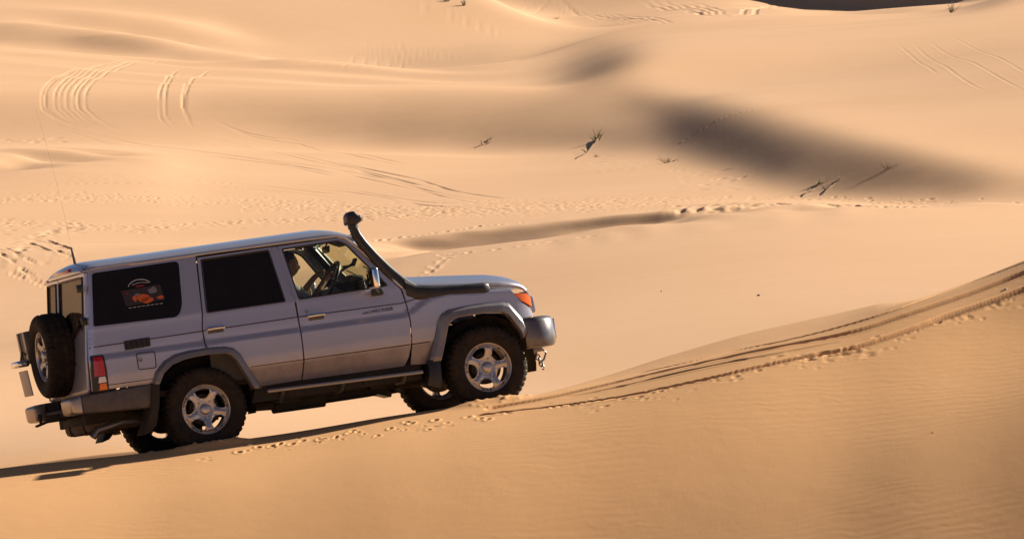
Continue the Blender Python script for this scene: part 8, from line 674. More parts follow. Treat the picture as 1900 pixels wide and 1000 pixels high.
def panel(name, outline, holes, surf, mat, parent, depth=.022, step=.045, xs=(), zs=(), lift=0., side=-1, flangeto=None, edge_in=0.):
    """a pressed sheet: outline with holes in (x, z), laid on the surface y = surf(x, z), edges turned inwards"""
    out = resample(outline, step); hs = [resample(h, step) for h in holes]
    v = [Vector(p) for p in out]; e = [(i, (i+1) % len(out)) for i in range(len(out))]
    for h in hs:
        k = len(v); v += [Vector(p) for p in h]; e += [(k+i, k+(i+1) % len(h)) for i in range(len(h))]
    x0, x1 = min(p[0] for p in out), max(p[0] for p in out); z0, z1 = min(p[1] for p in out), max(p[1] for p in out)
    gx = sorted(set([round(q, 4) for q in np.arange(x0+step*.6, x1, step)]+list(xs))); gz = sorted(set([round(q, 4) for q in np.arange(z0+step*.6, z1, step)]+list(zs)))
    bnd = [Vector(p) for p in v]
    bx = np.array([[p[0], p[1]] for p in bnd])
    for x in gx:
        for z in gz:
            if not inside(out, x, z) or any(inside(h, x, z) for h in hs): continue
            if np.min((bx[:, 0]-x)**2+(bx[:, 1]-z)**2) < (.011)**2: continue
            v.append(Vector((x, z)))
    V, E_, F_, *_ = delaunay_2d_cdt(v, e, [], 0, 1e-6)
    eps = 1e-3
    co = []; nr = []
    def nrm(x, z):
        a = (surf(x+eps, z)-surf(x-eps, z))/(2*eps); b = (surf(x, z+eps)-surf(x, z-eps))/(2*eps)
        return Vector((-a, 1, -b)).normalized()
    for p in V:
        n = nrm(p[0], p[1]); q = Vector((p[0], surf(p[0], p[1]), p[1]))+n*lift
        co.append(Vector((q.x, side*q.y, q.z))); nr.append(Vector((n.x, side*n.y, n.z)))
    faces = []
    for f in F_:
        cx = sum(V[i][0] for i in f)/len(f); cz = sum(V[i][1] for i in f)/len(f)
        if inside(out, cx, cz) and not any(inside(h, cx, cz) for h in hs):
            f = list(f); a, b, c = (co[i] for i in f[:3])
            if (b-a).cross(c-a).dot(nr[f[0]]) < 0: f.reverse()
            faces.append(f)
    # turned edge
    cnt = {}
    for f in faces:
        for i in range(len(f)):
            a, b = f[i], f[(i+1) % len(f)]; cnt[(a, b)] = 1
    rim = [(a, b) for (a, b) in cnt if (b, a) not in cnt]
    nv = len(co); idx = {}
    used = sorted(set(i for p in rim for i in p))
    nxt = {a: b for a, b in rim}; prv = {b: a for a, b in rim}
    for i in used:
        # soft lip: a first ring just below the surface and slightly outwards, then a deep ring
        idx[i] = len(co); co.append(co[i]-nr[i]*.003); nr.append(nr[i]); co.append(co[i]-nr[i]*depth); nr.append(nr[i])
    for a, b in rim:
        faces.append([b, a, idx[a], idx[b]]); faces.append([idx[b], idx[a], idx[a]+1, idx[b]+1])
    me = bpy.data.meshes.new(name); me.from_pydata([tuple(c) for c in co], [], faces); me.update()
    me.shade_smooth()
    # normals: outer sheet from the surface itself, lip from its own direction
    out_n = [Vector() for _ in co]
    for a, b in rim:
        t = (co[b]-co[a]).normalized()
        for i in (a, b):
            w = t.cross(nr[i]); out_n[idx[i]] += w; out_n[idx[i]+1] += w
    vn = []
    for i in range(len(co)):
        if i < nv: vn.append(nr[i])
        else: vn.append(out_n[i].normalized() if out_n[i].length > 1e-9 else nr[i])
    me.normals_split_custom_set_from_vertices([tuple(n) for n in vn])
    me.materials.append(mat)
    return link(bpy.data.objects.new(name, me), parent)

# ------------------------------------------------------------------ car materials
def m_paint():
    k = N('silver_paint'); g = k.coord()
    f = k.noise(900, 2, .7, g)
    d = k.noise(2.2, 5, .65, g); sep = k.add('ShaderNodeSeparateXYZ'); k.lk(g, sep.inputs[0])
    # lower panels dusty, with the dark ground reflection painted in brown
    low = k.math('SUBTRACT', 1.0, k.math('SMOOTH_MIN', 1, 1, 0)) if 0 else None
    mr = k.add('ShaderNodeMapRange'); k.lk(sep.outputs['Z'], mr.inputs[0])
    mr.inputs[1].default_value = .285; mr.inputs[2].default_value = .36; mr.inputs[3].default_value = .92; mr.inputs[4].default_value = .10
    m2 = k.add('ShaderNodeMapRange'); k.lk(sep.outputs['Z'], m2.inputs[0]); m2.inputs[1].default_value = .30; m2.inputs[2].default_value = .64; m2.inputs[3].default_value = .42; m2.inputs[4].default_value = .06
    dust_or_reflection = k.math('MULTIPLY', k.math('MAXIMUM', mr.outputs[0], m2.outputs[0]), k.ramp(d, [(.25, (.45,)*3), (.75, (1,)*3)]))
    k.lk(k.mix(dust_or_reflection, (.43, .435, .52), (.13, .082, .052)), k.b.inputs['Base Color'])
    k.lk(k.math('MULTIPLY_ADD', dust_or_reflection, -.5, .55), k.b.inputs['Metallic'])
    k.lk(k.math('MULTIPLY_ADD', dust_or_reflection, .36, .28), k.b.inputs['Roughness'])
    k.lk(k.math('MULTIPLY_ADD', dust_or_reflection, -.8, 1.0), k.b.inputs['Coat Weight']); k.set(Coat_Roughness=.12)
    return k.m
def m_basic(name, colr, rough=.5, metal=0., dust_or_reflection=0., dcol=(.33, .22, .13), coat=0., scale=6., bump=0.):
    k = N(name); g = k.coord(); n = k.noise(scale, 5, .65, g)
    c = k.mix(k.math('MULTIPLY', k.ramp(n, [(.35, (0,)*3), (.75, (1,)*3)]), dust_or_reflection), colr, dcol)
    k.lk(c, k.b.inputs['Base Color']); k.set(Metallic=metal, Roughness=rough, Coat_Weight=coat)
    if dust_or_reflection: k.lk(k.math('MULTIPLY_ADD', n, .25, rough-.1), k.b.inputs['Roughness'])
    if bump: k.lk(k.bump(k.noise(scale*30, 3, .6, g), bump, .002), k.b.inputs['Normal'])
    return k.m
def m_glass(name, tint, refl=1., dust_or_reflection=.05):
    k = N(name); k.n.remove(k.b); o = k.n['Material Output']
    tr = k.add('ShaderNodeBsdfTransparent'); tr.inputs[0].default_value = (*tint, 1)
    gl = k.add('ShaderNodeBsdfGlossy'); gl.inputs['Roughness'].default_value = .03; gl.inputs[0].default_value = (refl,)*3+(1,)
    df = k.add('ShaderNodeBsdfDiffuse'); df.inputs[0].default_value = (.42, .30, .19, 1)
    fr = k.add('ShaderNodeFresnel'); fr.inputs[0].default_value = 1.45
    m1 = k.add('ShaderNodeMixShader'); k.lk(fr.outputs[0], m1.inputs[0]); k.lk(tr.outputs[0], m1.inputs[1]); k.lk(gl.outputs[0], m1.inputs[2])
    m2 = k.add('ShaderNodeMixShader'); k.lk(k.math('MULTIPLY', k.noise(9, 5, .7, k.coord()), dust_or_reflection), m2.inputs[0]); k.lk(m1.outputs[0], m2.inputs[1]); k.lk(df.outputs[0], m2.inputs[2])
    k.lk(m2.outputs[0], o.inputs[0]); return k.m
def m_tint():
    k = N('tinted_glass'); n = k.noise(7, 5, .7, k.coord())
    k.lk(k.mix(k.math('MULTIPLY', n, .04), (.006, .006, .008), (.3, .2, .12)), k.b.inputs['Base Color'])
    k.set(Roughness=.06, IOR=1.45); k.b.inputs['Specular IOR Level'].default_value = .28; return k.m
def m_lens(name, c):
    k = N(name); n = k.add('ShaderNodeTexWave', wave_type='BANDS', bands_direction='Z'); n.inputs['Scale'].default_value = 30; k.lk(k.coord(), n.inputs['Vector'])
    k.set(Base_Color=c, Roughness=.12, Coat_Weight=.6); k.b.inputs['Subsurface Weight'].default_value = .0
    k.lk(k.bump(n.outputs['Fac'], .25, .002), k.b.inputs['Normal']); return k.m
def m_tyre():
    k = N('tyre_rubber'); g = k.coord(); n = k.noise(14, 5, .65, g)
    k.lk(k.mix(k.math('MULTIPLY', k.ramp(n, [(.3, (0,)*3), (.8, (1,)*3)]), .35), (.010, .0095, .009), (.10, .062, .036)), k.b.inputs['Base Color'])
    k.set(Roughness=.85); k.b.inputs['Specular IOR Level'].default_value = .25
    k.lk(k.bump(k.noise(80, 2, .5, g), .3, .002), k.b.inputs['Normal']); return k.m
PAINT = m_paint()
BLACK = m_basic('black_plastic', (.009, .009, .010), .40, dust_or_reflection=.04, bump=.1)
TRIM = m_basic('grey_plastic', (.045, .047, .055), .5, dust_or_reflection=.3, bump=.1)
FLARE = m_basic('flare_grey_paint', (.17, .175, .20), .38, metal=.35, dust_or_reflection=.30, coat=.3)
DARK = m_basic('underbody', (.014, .012, .010), .8, dust_or_reflection=.35, dcol=(.09, .055, .032), bump=.3)
INTER = m_basic('cabin_trim', (.028, .027, .026), .7, dust_or_reflection=.1)
SEATM = m_basic('seat_cloth', (.045, .042, .04), .9, bump=.4)
CHROME = m_basic('chrome', (.75, .76, .78), .12, metal=1., dust_or_reflection=.08)
ALLOY = m_basic('alloy', (.46, .45, .46), .34, metal=.8, dust_or_reflection=.35, coat=.3, scale=9)
DULL = m_basic('dull_metal', (.42, .38, .35), .38, metal=.8, dust_or_reflection=.6)
STEEL = m_basic('steel', (.28, .27, .27), .4, metal=.8, dust_or_reflection=.4)
TINT = m_tint(); CLEAR = m_glass('clear_glass', (.86, .88, .80)); SCREEN = m_glass('windscreen_glass', (.72, .75, .55), dust_or_reflection=.16)
BROWNGLASS = m_glass('reflection_brown_glass', (.10, .075, .055), refl=.18, dust_or_reflection=.30)  # brown tint and dull gloss carry the reflection of shady sand
RED = m_lens('red_lens', (.42, .008, .010)); ORANGE = m_lens('orange_lens', (.75, .14, .008)); WHITE = m_lens('white_lens', (.7, .7, .68))
TYRE = m_tyre()
def flat(name, c, rough=.5):
    k = N(name); n = k.noise(40, 3, .6, k.coord()); k.lk(k.mix(k.math('MULTIPLY', n, .15), c, tuple(q*.7 for q in c)), k.b.inputs['Base Color']); k.set(Roughness=rough); return k.m

# ------------------------------------------------------------------ the car (local axes: X forward, -Y the side in view, Z up; origin between the rear wheels at hub height)
CAR_LOC = Vector((-3.0355, 59.5162, -3.5102+CZ))
def car_matrix():
    yaw, pit, rol = R_(19), .1234, .1059
    cy, sy, cp, sp, cr, sr = math.cos(yaw), math.sin(yaw), math.cos(pit), math.sin(pit), math.cos(rol), math.sin(rol)
    Rz = Matrix(((cy, -sy, 0), (sy, cy, 0), (0, 0, 1))); Ry = Matrix(((cp, 0, -sp), (0, 1, 0), (sp, 0, cp))); Rx = Matrix(((1, 0, 0), (0, cr, sr), (0, -sr, cr)))
    return Rz @ Ry @ Rx
CM = car_matrix()
def interp(x, tab):
    if x <= tab[0][0]: return tab[0][1]
    for (a, p), (b, q) in zip(tab, tab[1:]):
        if x <= b: return p+(q-p)*(x-a)/(b-a)
    return tab[-1][1]
def sstep(a, b, x):
    t = min(1, max(0, (x-a)/(b-a))); return t*t*(3-2*t)
XR_T = [(.0, -1.045), (.3, -1.035), (.6, -1.012), (.88, -.972), (1.40, -.905), (1.6, -.88)]
def xr(z): return interp(z, XR_T)
def band(x):        # the swage line: level along the doors, kicking up on the front wing
    return interp(x, [(-1.2, .606), (2.02, .585), (2.26, .715), (2.45, .73), (3.4, .66)])
def yside(x, z):
    zb = band(x)
    lo = interp(z, [(.0, .735), (.10, .778), (.20, .812), (.316, .843), (.325, .847), (.42, .853)])
    y = lo+(.0 if z < .42 else 0)
    y -= .024*sstep(zb-.030, zb+.030, z)
    y -= .010*sstep(.66, .86, z)*(1 if x < 2.1 else 0)
    y -= max(0, z-.86)*.205
    y -= .05*max(0, (x-2.0)/1.2)**2
    f = x-3.06                                     # rounded front corner
    if f > 0: y -= .115-.115*math.sqrt(max(0, 1-min(1, f/.24)**2))
    r = .085; s = x-xr(z)                          # rounded rear corner
    if s < r: y -= r-math.sqrt(max(0, r*r-(r-max(s, 0))**2))
    return y
REARX = [ -1.04+.012*k for k in range(18)]
BANDZ = [.316, .325, .34, .55, .565, .58, .595, .61, .625, .64]
def build_car():
    root = empty('off_road_car'); root.matrix_world = Matrix.Translation(CAR_LOC) @ CM.to_4x4()
    tag(root, 'silver boxy off-road car with black snorkel and spare wheel climbing the dune ridge', 'car')
    arch_r = [(.455, .13), (.42, .23), (.338, .412), (.268, .473), (.095, .493)]
    arch_rear_rest = [(.09, .493), (-.168, .475), (-.275, .445), (-.361, .388), (-.425, .288)]
    fd = [(.93, 1.378), (1.53, 1.381), (1.598, 1.345), (1.70, 1.215), (1.985, .845), (2.005, .815), (2.030, .66), (2.034, .507), (2.018, .309), (1.985, .20), (1.94, .125), (.952, .135), (.985, .30), (.990, .454), (.995, .62), (.997, .85)]
    fdw = round_poly([(.968, 1.345), (1.508, 1.350), (1.578, 1.305), (1.885, .878), (1.028, .868)], [.012, .03, .03, .02, .012])
    rd = [(.158, 1.378), (.862, 1.380), (.978, .852), (.983, .62), (.978, .454), (.972, .30), (.940, .138), (.505, .132)]+arch_r+[(.080, .60), (.080, .73), (.103, .86)]
    rdw = round_poly([(.190, 1.352), (.836, 1.354), (.935, .872), (.895, .866), (.160, .866)][:2]+[(.893, .868), (.142, .868)], .014)
    qp = [(.145, 1.402), (.092, .86), (.068, .73), (.068, .60), (.080, .497)]+arch_rear_rest+[(-.43, .30), (-1.030, .312), (-1.012, .6), (-.972, .88), (-.905, 1.402)]
    qw = round_poly([(-.846, 1.372), (-.022, 1.374), (-.072, .97), (-.128, .868), (-.928, .890)], [.03, .05, .09, .09, .02])
    for side in (-1, 1):
        near = side < 0
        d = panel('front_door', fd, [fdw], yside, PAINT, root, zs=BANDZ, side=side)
        panel('window', fdw, [], lambda x, z: yside(x, z)-.012, CLEAR, d, depth=.004, side=side)
        m = MB(); seal(m, fdw, side); m.build('window_seal', BLACK, d)
        handle(d, 1.158, .697, side, True)
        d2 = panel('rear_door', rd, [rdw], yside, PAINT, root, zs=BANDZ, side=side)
        panel('window', rdw, [], lambda x, z: yside(x, z)-.010, TINT, d2, depth=.004, side=side)
        m = MB(); seal(m, rdw, side); m.build('window_seal', BLACK, d2)
        handle(d2, .196, .711, side, False)
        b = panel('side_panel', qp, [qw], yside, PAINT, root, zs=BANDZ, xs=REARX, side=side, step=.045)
        panel('window', [(x, z) for x, z in qw], [], lambda x, z: yside(x, z)+.002, TINT, b, depth=.006, xs=REARX, side=side)
        # front wing
        wing = [(2.018, .842), (2.12, .812), (2.30, .775), (2.84, .725), (3.06, .688), (3.075, .655), (3.150, .552), (3.243, .480), (3.268, .418), (3.12, .395), (3.107, .30), (3.025, .412), (2.955, .472), (2.75, .498), (2.487, .494), (2.40, .445), (2.341, .305), (2.27, .115), (2.12, .118), (2.00, .128), (2.030, .309), (2.046, .507), (2.042, .66)]
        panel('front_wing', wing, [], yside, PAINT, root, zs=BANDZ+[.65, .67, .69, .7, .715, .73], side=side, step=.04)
        # wheel arch flares
        fo = [(-.483, .290), (-.436, .399), (-.346, .485), (-.236, .534), (-.10, .551), (.10, .553), (.253, .540), (.330, .515), (.385, .455), (.468, .271), (.545, .115)]
        fi = [(-.418, .285), (-.361, .378), (-.275, .440), (-.168, .470), (-.06, .482), (.091, .486), (.240, .474), (.290, .450), (.330, .405), (.414, .228), (.460, .115)]
        flare(root, 'rear_wheel_arch', fo, fi, side)
        fo = [(2.155, .125), (2.238, .321), (2.300, .49), (2.345, .550), (2.42, .580), (2.607, .591), (2.80, .590), (2.95, .584), (3.02, .562), (3.133, .398), (3.165, .32)]
        fi = [(2.269, .122), (2.341, .307), (2.385, .43), (2.42, .470), (2.50, .495), (2.66, .501), (2.80, .499), (2.930, .482), (2.99, .448), (3.085, .285), (3.105, .22)]
        flare(root, 'front_wheel_arch', fo, fi, side)
        # mud flaps
        m = MB(); m.prism([(2.150, .14), (2.262, .13), (2.250, -.05), (2.225, -.130), (2.100, -.085), (2.135, .02)], side*.66, side*.885, bev=.008); m.build('front_mudflap', BLACK, root)
        m = MB(); m.prism([(-.485, .300), (-.415, .288), (-.445, .10), (-.500, -.075), (-.560, -.13), (-.635, -.15), (-.575, -.03), (-.52, .12)], side*.62, side*.885, bev=.008); m.build('rear_mudflap', DARK, root)
        # side step and sill
        m = MB(); m.box((1.31, side*.905, .062), (1.50, .11, .034), (0, .0225, 0), .012)
        for x in (.72, 1.3, 1.9): m.tube([(x, side*.90, .05), (x, side*.78, -.02), (x, side*.6, -.02)], .018)
        m.build('side_step', STEEL, root)
        m = MB(); m.prism([(.50, .14), (2.0, .135), (2.10, .12), (2.10, -.02), (.45, -.01)], side*.70, side*.772, bev=.01); m.build('sill', DARK, root)
    # painted pillar strips, gutter and inner shell
    m = MB()
    for side in (-1, 1):
        for (x0, z0, x1, z1, w, dz) in ((.897, 1.378, .990, .845, .060, 0),):
            m.quadstrip([(x0-w/2, side*(yside(x0, z0)-.006), z0), (x1-w/2, side*(yside(x1, z1)-.006), z1)], [(x0+w/2, side*(yside(x0, z0)-.006), z0), (x1+w/2, side*(yside(x1, z1)-.006), z1)])
        # windscreen pillar
        A, B = [], []
        for t in np.linspace(0, 1, 8):
            x = 1.60+t*.40; z = 1.362-t*.512
            A.append((x-.004, side*(yside(min(x, 1.99), z)-.004), z+.004)); B.append((x+.095, side*(yside(min(x, 1.99), z)-.055), z+.038))
        m.quadstrip(A, B)
        m.quadstrip(B, [(x-.03, y-side*.05, z-.03) for x, y, z in B])
        m.quadstrip([(x-.01, y-side*.03, z-.02) for x, y, z in A], A)
        # gutter
        path = [(-.93, 1.398), (-.4, 1.405), (.4, 1.407), (1.2, 1.404), (1.50, 1.398), (1.58, 1.372), (1.66, 1.285), (1.78, 1.135), (2.02, .838)]
        m.tube([(x, side*(yside(min(x, 1.99), z)+.006), z) for x, z in path], .011, 6)
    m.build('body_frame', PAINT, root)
    # roof
    m = MB(); rows = []
    for x in [-.935, -.928, -.91, -.88, -.84, -.78, -.6, -.2, .3, .8, 1.2, 1.40, 1.50, 1.57, 1.62, 1.66, 1.695]:
        e = max(0, (x-1.38)/.32); drop = .115*e**1.8; er = max(0, (-.78-x)/.155); dropr = .085*(1-math.sqrt(max(0, 1-er*er)))
        row = []
        for q in np.linspace(-1, 1, 33):
            s = abs(q); y = q*.712
            z = 1.402+.092*(1-s**2.0)**.62 if s < 1 else 1.402
            k = (z-1.402)
            row.append((x+(.035 if x > 1.3 else 0)*(1-s**2)*e+(.05*s**4 if x < -.9 else 0), y, 1.402+k*max(0, 1.0-1.0*(dropr/.085))-drop*(.55+.45*(1-s)**.3)-.012*(dropr/.085)))
        rows.append(row)
    m.grid(rows, True)
    m.build('roof', PAINT, root, angle=60, solid=.015)
    # rear doors
    for (y0, y1, nm) in ((-.70, .20, 'tailgate'), (.212, .70, 'tailgate')):
        m = MB(); zz = [.30, .6, .845, .88, 1.34, 1.40]
        w0, w1, wz0, wz1 = y0+.065, y1-.055, .90, 1.35
        def bx(y, z): return xr(z)-.022*(1-(y/.72)**2)-.004
        ys = [y0, w0, (w0+w1)/2, w1, y1]; zs = [.285, .45, .6, .75, wz0, wz1, 1.392]
        for i in range(len(ys)-1):
            for j in range(len(zs)-1):
                if zs[j] == wz0 and i in (1, 2): continue
                n = 4
                rowsq = [[(bx(y, z), y, z) for z in np.linspace(zs[j], zs[j+1], n)] for y in np.linspace(ys[i], ys[i+1], n)]
                m.grid(rowsq)
        bmesh.ops.remove_doubles(m.bm, verts=m.bm.verts, dist=1e-5)
        t = m.build(nm, PAINT, root, solid=-.03)
        g = MB(); g.grid([[(bx(y, z)+.006, y, z) for z in np.linspace(wz0-.01, wz1+.01, 6)] for y in np.linspace(w0-.01, w1+.01, 6)]); g.build('window', BROWNGLASS, t)
        s = MB(); s.tube([(bx(y, z)-.004, y, z) for y, z in resample([(w0, wz0), (w1, wz0), (w1, wz1), (w0, wz1)], .1)], .009, 6, closed=True); s.build('window_seal', BLACK, t)
    m = MB(); m.prism([(-.30, 1.425), (.30, 1.425), (.29, 1.452), (-.29, 1.452)], -.955, -.89, 'X', .008); m.build('brake_light', RED, root)
    # front: windscreen, bonnet, face
    m = MB(); rows = []
    for t in np.linspace(0, 1, 8):
        x = 1.685+t*.415; z = 1.385-t*.525; yw = .655+t*.04
        rows.append([(x+.06*(1-(q)**2), q*yw, z) for q in np.linspace(-1, 1, 17)])
    w = m.grid(rows, True).build('windscreen', SCREEN, root)
    s = MB(); s.tube([Vector(p)+Vector((.006, 0, .006)) for p in rows[0]+[r[-1] for r in rows[1:]]+rows[-1][::-1][1:]+[r[0] for r in rows[::-1][1:-1]]], .014, 6, closed=True); s.build('screen_seal', BLACK, w)
    s = MB()
    for y in (-.42, .12):
        s.tube([(2.125, y, .885), (2.10, y+.16, .93), (2.045, y+.42, .975)], .007, 6); s.tube([(2.105, y+.10, .925), (1.96, y+.50, 1.11)], .006, 6)
    s.build('wiper', BLACK, root)
    m = MB(); rows = []
    ze = [(2.04, .842), (2.20, .806), (2.60, .765), (2.95, .728), (3.10, .702), (3.18, .680), (3.225, .650), (3.243, .615)]
    for x in [2.05, 2.10, 2.20, 2.40, 2.60, 2.80, 2.95, 3.05, 3.12, 3.17, 3.205, 3.23, 3.243]:
        row = []
        for q in np.linspace(-1, 1, 33):
            s_ = abs(q); yb = (yside(min(x, 3.04), .66)-.035)-max(0, x-3.04)*.35
            z = interp(x, ze)+.014+(.098 if x < 3.1 else .098-.25*(x-3.1))*(1-s_**2.6)**.8 if s_ < 1 else interp(x, ze)
            z += .018*math.exp(-((abs(q)-.52)/.10)**2)*sstep(3.2, 2.9, x)
            row.append((x+.055*(1-s_*s_)*sstep(2.9, 3.2, x), q*yb, z))
        rows.append(row)
    m.grid(rows, True).build('bonnet', PAINT, root, angle=50, solid=.02)
    m = MB(); m.box((2.07, 0, .835), (.14, 1.42, .05), (0, .2, 0), .01); m.build('cowl_vent', BLACK, root)
    m = MB(); m.box((3.235, 0, .525), (.10, 1.36, .235), None, .02); m.build('front_panel', PAINT, root)
    m = MB(); m.box((3.295, 0, .545), (.035, .78, .16), None, .01)
    for k in range(5): m.box((3.318, 0, .485+.03*k), (.012, .74, .008))
    m.build('grille', CHROME, root)
    for side in (-1, 1):
        m = MB(); m.lathe([(0, .045), (.05, .04), (.078, .022), (.085, 0)], 28, 'X', (3.285, side*.52, .55)); h = m.build('headlight', WHITE, root)
        m = MB(); m.box((3.275, side*.52, .55), (.04, .235, .20), None, .02); m.build('headlight_frame', CHROME, h)
        ind = [(3.080, .642), (3.215, .625), (3.262, .585), (3.262, .500), (3.158, .562)]
        panel('indicator', ind, [], lambda x, z: yside(x, z)+.004, ORANGE, root, depth=.03, side=side, step=.02)
        m = MB(); m.prism([(3.235, .61), (3.30, .59), (3.305, .45), (3.24, .43)], side*.60, side*.735, bev=.015); m.build('corner_panel', PAINT, root)
    # bumpers
    m = MB()
    pl = [(-.85, 3.125), (-.838, 3.32), (-.78, 3.41), (-.62, 3.49), (-.3, 3.535), (0, 3.54), (.3, 3.535), (.62, 3.49), (.78, 3.41), (.838, 3.32), (.85, 3.125)]
    def bump_ring(z, ins): return [(x-ins*(1 if x > 3.15 else 0), y*(1-ins*.6), z) for y, x in pl]
    m.grid([bump_ring(z, i) for z, i in ((.112, .07), (.118, .02), (.15, .0), (.21, -.006), (.355, .0), (.388, .018), (.402, .07), (.395, .2))])
    f = m.build('front_bumper', m_basic('bumper_grey', (.11, .112, .13), .34, metal=.5, dust_or_reflection=.3, coat=.4), root, angle=50, solid=-.03)
    m = MB(); m.grid([[(x+.012, y, z) for y, x in pl[3:8]] for z in (.175, .20, .34, .365)]); m.build('bumper_face', CHROME, f, solid=-.01)
    m = MB()
    for k in range(5): m.tube([(3.30+.012*k+.02*math.cos(a), -.55, .06-.032*k+.026*math.sin(a)) if k % 2 else (3.30+.012*k, -.55+.02*math.cos(a), .06-.032*k+.026*math.sin(a)) for a in np.linspace(0, 2*math.pi, 14)[:-1]], .007, 6, closed=True)
    m.tube([(3.36, -.55, .10), (3.40, -.55, .06), (3.37, -.55, .00), (3.33, -.55, -.03)], .010, 6)
    m.box((3.31, -.55, .10), (.10, .05, .05), None, .008)
    m.build('tow_chain', STEEL, root)
    for side in (-1, 1):
        m = MB(); m.prism([(-1.150, .286), (-.43, .306), (-.44, .22), (-.50, .085), (-1.150, .120)], side*.60, side*.858, bev=.022, seg=3)
        b = m.build('rear_bumper', TRIM, root)
        m = MB(); m.prism([(-1.268, .268), (-1.142, .290), (-1.142, .116), (-1.258, .128)], side*.50, side*.850, bev=.028, seg=3); m.build('bumper_end', DULL, b)
    m = MB(); m.box((-1.12, 0, .16), (.10, 1.0, .07), None, .01); m.box((-1.20, 0, .13), (.20, .07, .07), None, .01); m.box((-1.30, .05, .10), (.16, .09, .022), (0, -.25, 0), .006)
    m.tube([(-1.33, .05, .09), (-1.33, .05, .15)], .014); m.ball((-1.33, .05, .165), .025)
    m.build('tow_hitch', DARK, root)
    m = MB(); m.tube([(.1, -.42, -.03), (-.7, -.45, .0), (-.95, -.47, -.04), (-1.0, -.47, -.10)], .035, 12); m.build('exhaust', STEEL, root)
    # lamps, vent, fuel flap
    for side in (-1, 1):
        t = panel('tail_light', [(-1.0, .632), (-.890, .622), (-.880, .50), (-.884, .298), (-1.028, .300), (-1.018, .50)], [], lambda x, z: yside(x, z)+.010, BLACK, root, depth=.02, xs=REARX, side=side, step=.02)
        for z0, z1, mm, nm in ((.435, .615, RED, 'red_lens'), (.375, .428, WHITE, 'reversing_lens'), (.310, .368, ORANGE, 'indicator_lens')):
            panel(nm, [(-.965, z1), (-.905, z1), (-.900, z0), (-.975, z0)] if z0 < .4 else [(-.985, z1), (-.905, z1), (-.900, z0), (-1.0, z0)], [], lambda x, z: yside(x, z)+.017, mm, t, depth=.015, xs=REARX, side=side, step=.02)
    v = panel('air_vent', round_poly([(-.676, .720), (-.430, .724), (-.432, .640), (-.676, .634)], .012), [], lambda x, z: yside(x, z)+.004, BLACK, root, depth=.012, step=.03)
    for k in range(5): m = MB(); m.box((-.65+.049*k, -.862, .679), (.008, .012, .07)); m.build('louvre', BLACK, v)
    fl = round_poly([(-.582, .592), (-.410, .588), (-.416, .440), (-.584, .444)], .025)
    m = MB(); m.tube([(x, -yside(x, z)-.0005, z) for x, z in resample(fl, .02)], .0045, 6, closed=True); fs = m.build('fuel_flap', DARK, root)
    m = MB(); m.lathe([(0, .006), (.016, .004), (.018, -.004)], 16, 'Y', (-.555, -.860, .530)); m.build('lock', STEEL, fs)
    # crease line
    for side in (-1, 1):
        m = MB()
        m.tube([(x, side*(yside(x, .706)+.0005), interp(x, [(-1.02, .703), (1, .710), (2.0, .699), (2.28, .742)])) for x in np.linspace(-.99, 2.27, 70)], .0052, 6); m.build('crease_line', flat('maroon_line', (.05, .018, .014)) if side < 0 else bpy.data.materials['maroon_line'], root)
        m = MB(); m.tube([(x, side*(yside(x, .33)+.001), .348-.036*(x+1.03)/3.0) for x in np.linspace(-.98, -.45, 12)], .0035, 6); m.build('lower_line', DARK, root); m = MB(); m.tube([(x, side*(yside(x, .322)+.0005), .322-.012*(x-.46)/1.6) for x in np.linspace(.47, 2.2, 40)], .0035, 6); m.build('lower_line', DARK, root)
    badge(root); sticker(root)
    # mirrors
    for side in (-1, 1):
        m = MB(); m.box((1.700, side*1.005, .957), (.062, .205, .195), None, .024, 3); mi = m.build('wing_mirror', CHROME, root)
        m = MB(); m.box((1.668, side*1.005, .957), (.004, .17, .16), None, .001); m.build('mirror_glass', TINT, mi)
        m = MB(); m.tube([(1.70, side*.99, .87), (1.735, side*.93, .83), (1.78, side*.83, .835)], .022, 8); m.box((1.765, side*.86, .830), (.10, .12, .065), None, .02); m.build('mirror_arm', BLACK, mi)
    snorkel(root)
    # aerial
    m = MB(); m.lathe([(0, .0), (.024, .0), (.020, .025), (.010, .03)], 12, 'Z', (-.80, .0, 1.478))
    m.tube([(-.80, 0, 1.50), (-.805, 0, 1.56), (-.815, 0, 1.66)], [.014, .012, .008], 8); ab = m.build('aerial', BLACK, root)
    m = MB(); m.tube([(-.815+.0-.115*t**1.5-.02*t, 0, 1.66+1.30*t) for t in np.linspace(0, 1, 14)], [.0007-.0003*t for t in np.linspace(0, 1, 14)], 6); m.build('whip', BLACK, ab)
    wheels(root); underbody(root); cabin(root); rear_gear(root)
    return root
def seal(m, poly, side):
    m.tube([(x, side*(yside(x, z)-.004), z) for x, z in resample(poly, .03)], .0085, 6, closed=True)
def handle(d, x, z, side, key):
    m = MB(); y = yside(x, z)
    m.tube([(x-.083, side*(y-.002), z), (x-.078, side*(y+.026), z+.004), (x, side*(y+.032), z+.006), (x+.078, side*(y+.026), z+.004), (x+.083, side*(y-.002), z)], .013, 8)
    m.build('handle', CHROME, d)
    m = MB(); m.box((x, side*(y+.002), z-.012), (.15, .006, .05), None, .002); m.build('handle_recess', TRIM, d)
    if key:
        m = MB(); m.lathe([(0, .004), (.012, .003), (.014, -.004)], 12, 'Y', (x-.085, side*(y+.004), z+.052)); m.build('lock', STEEL, d)
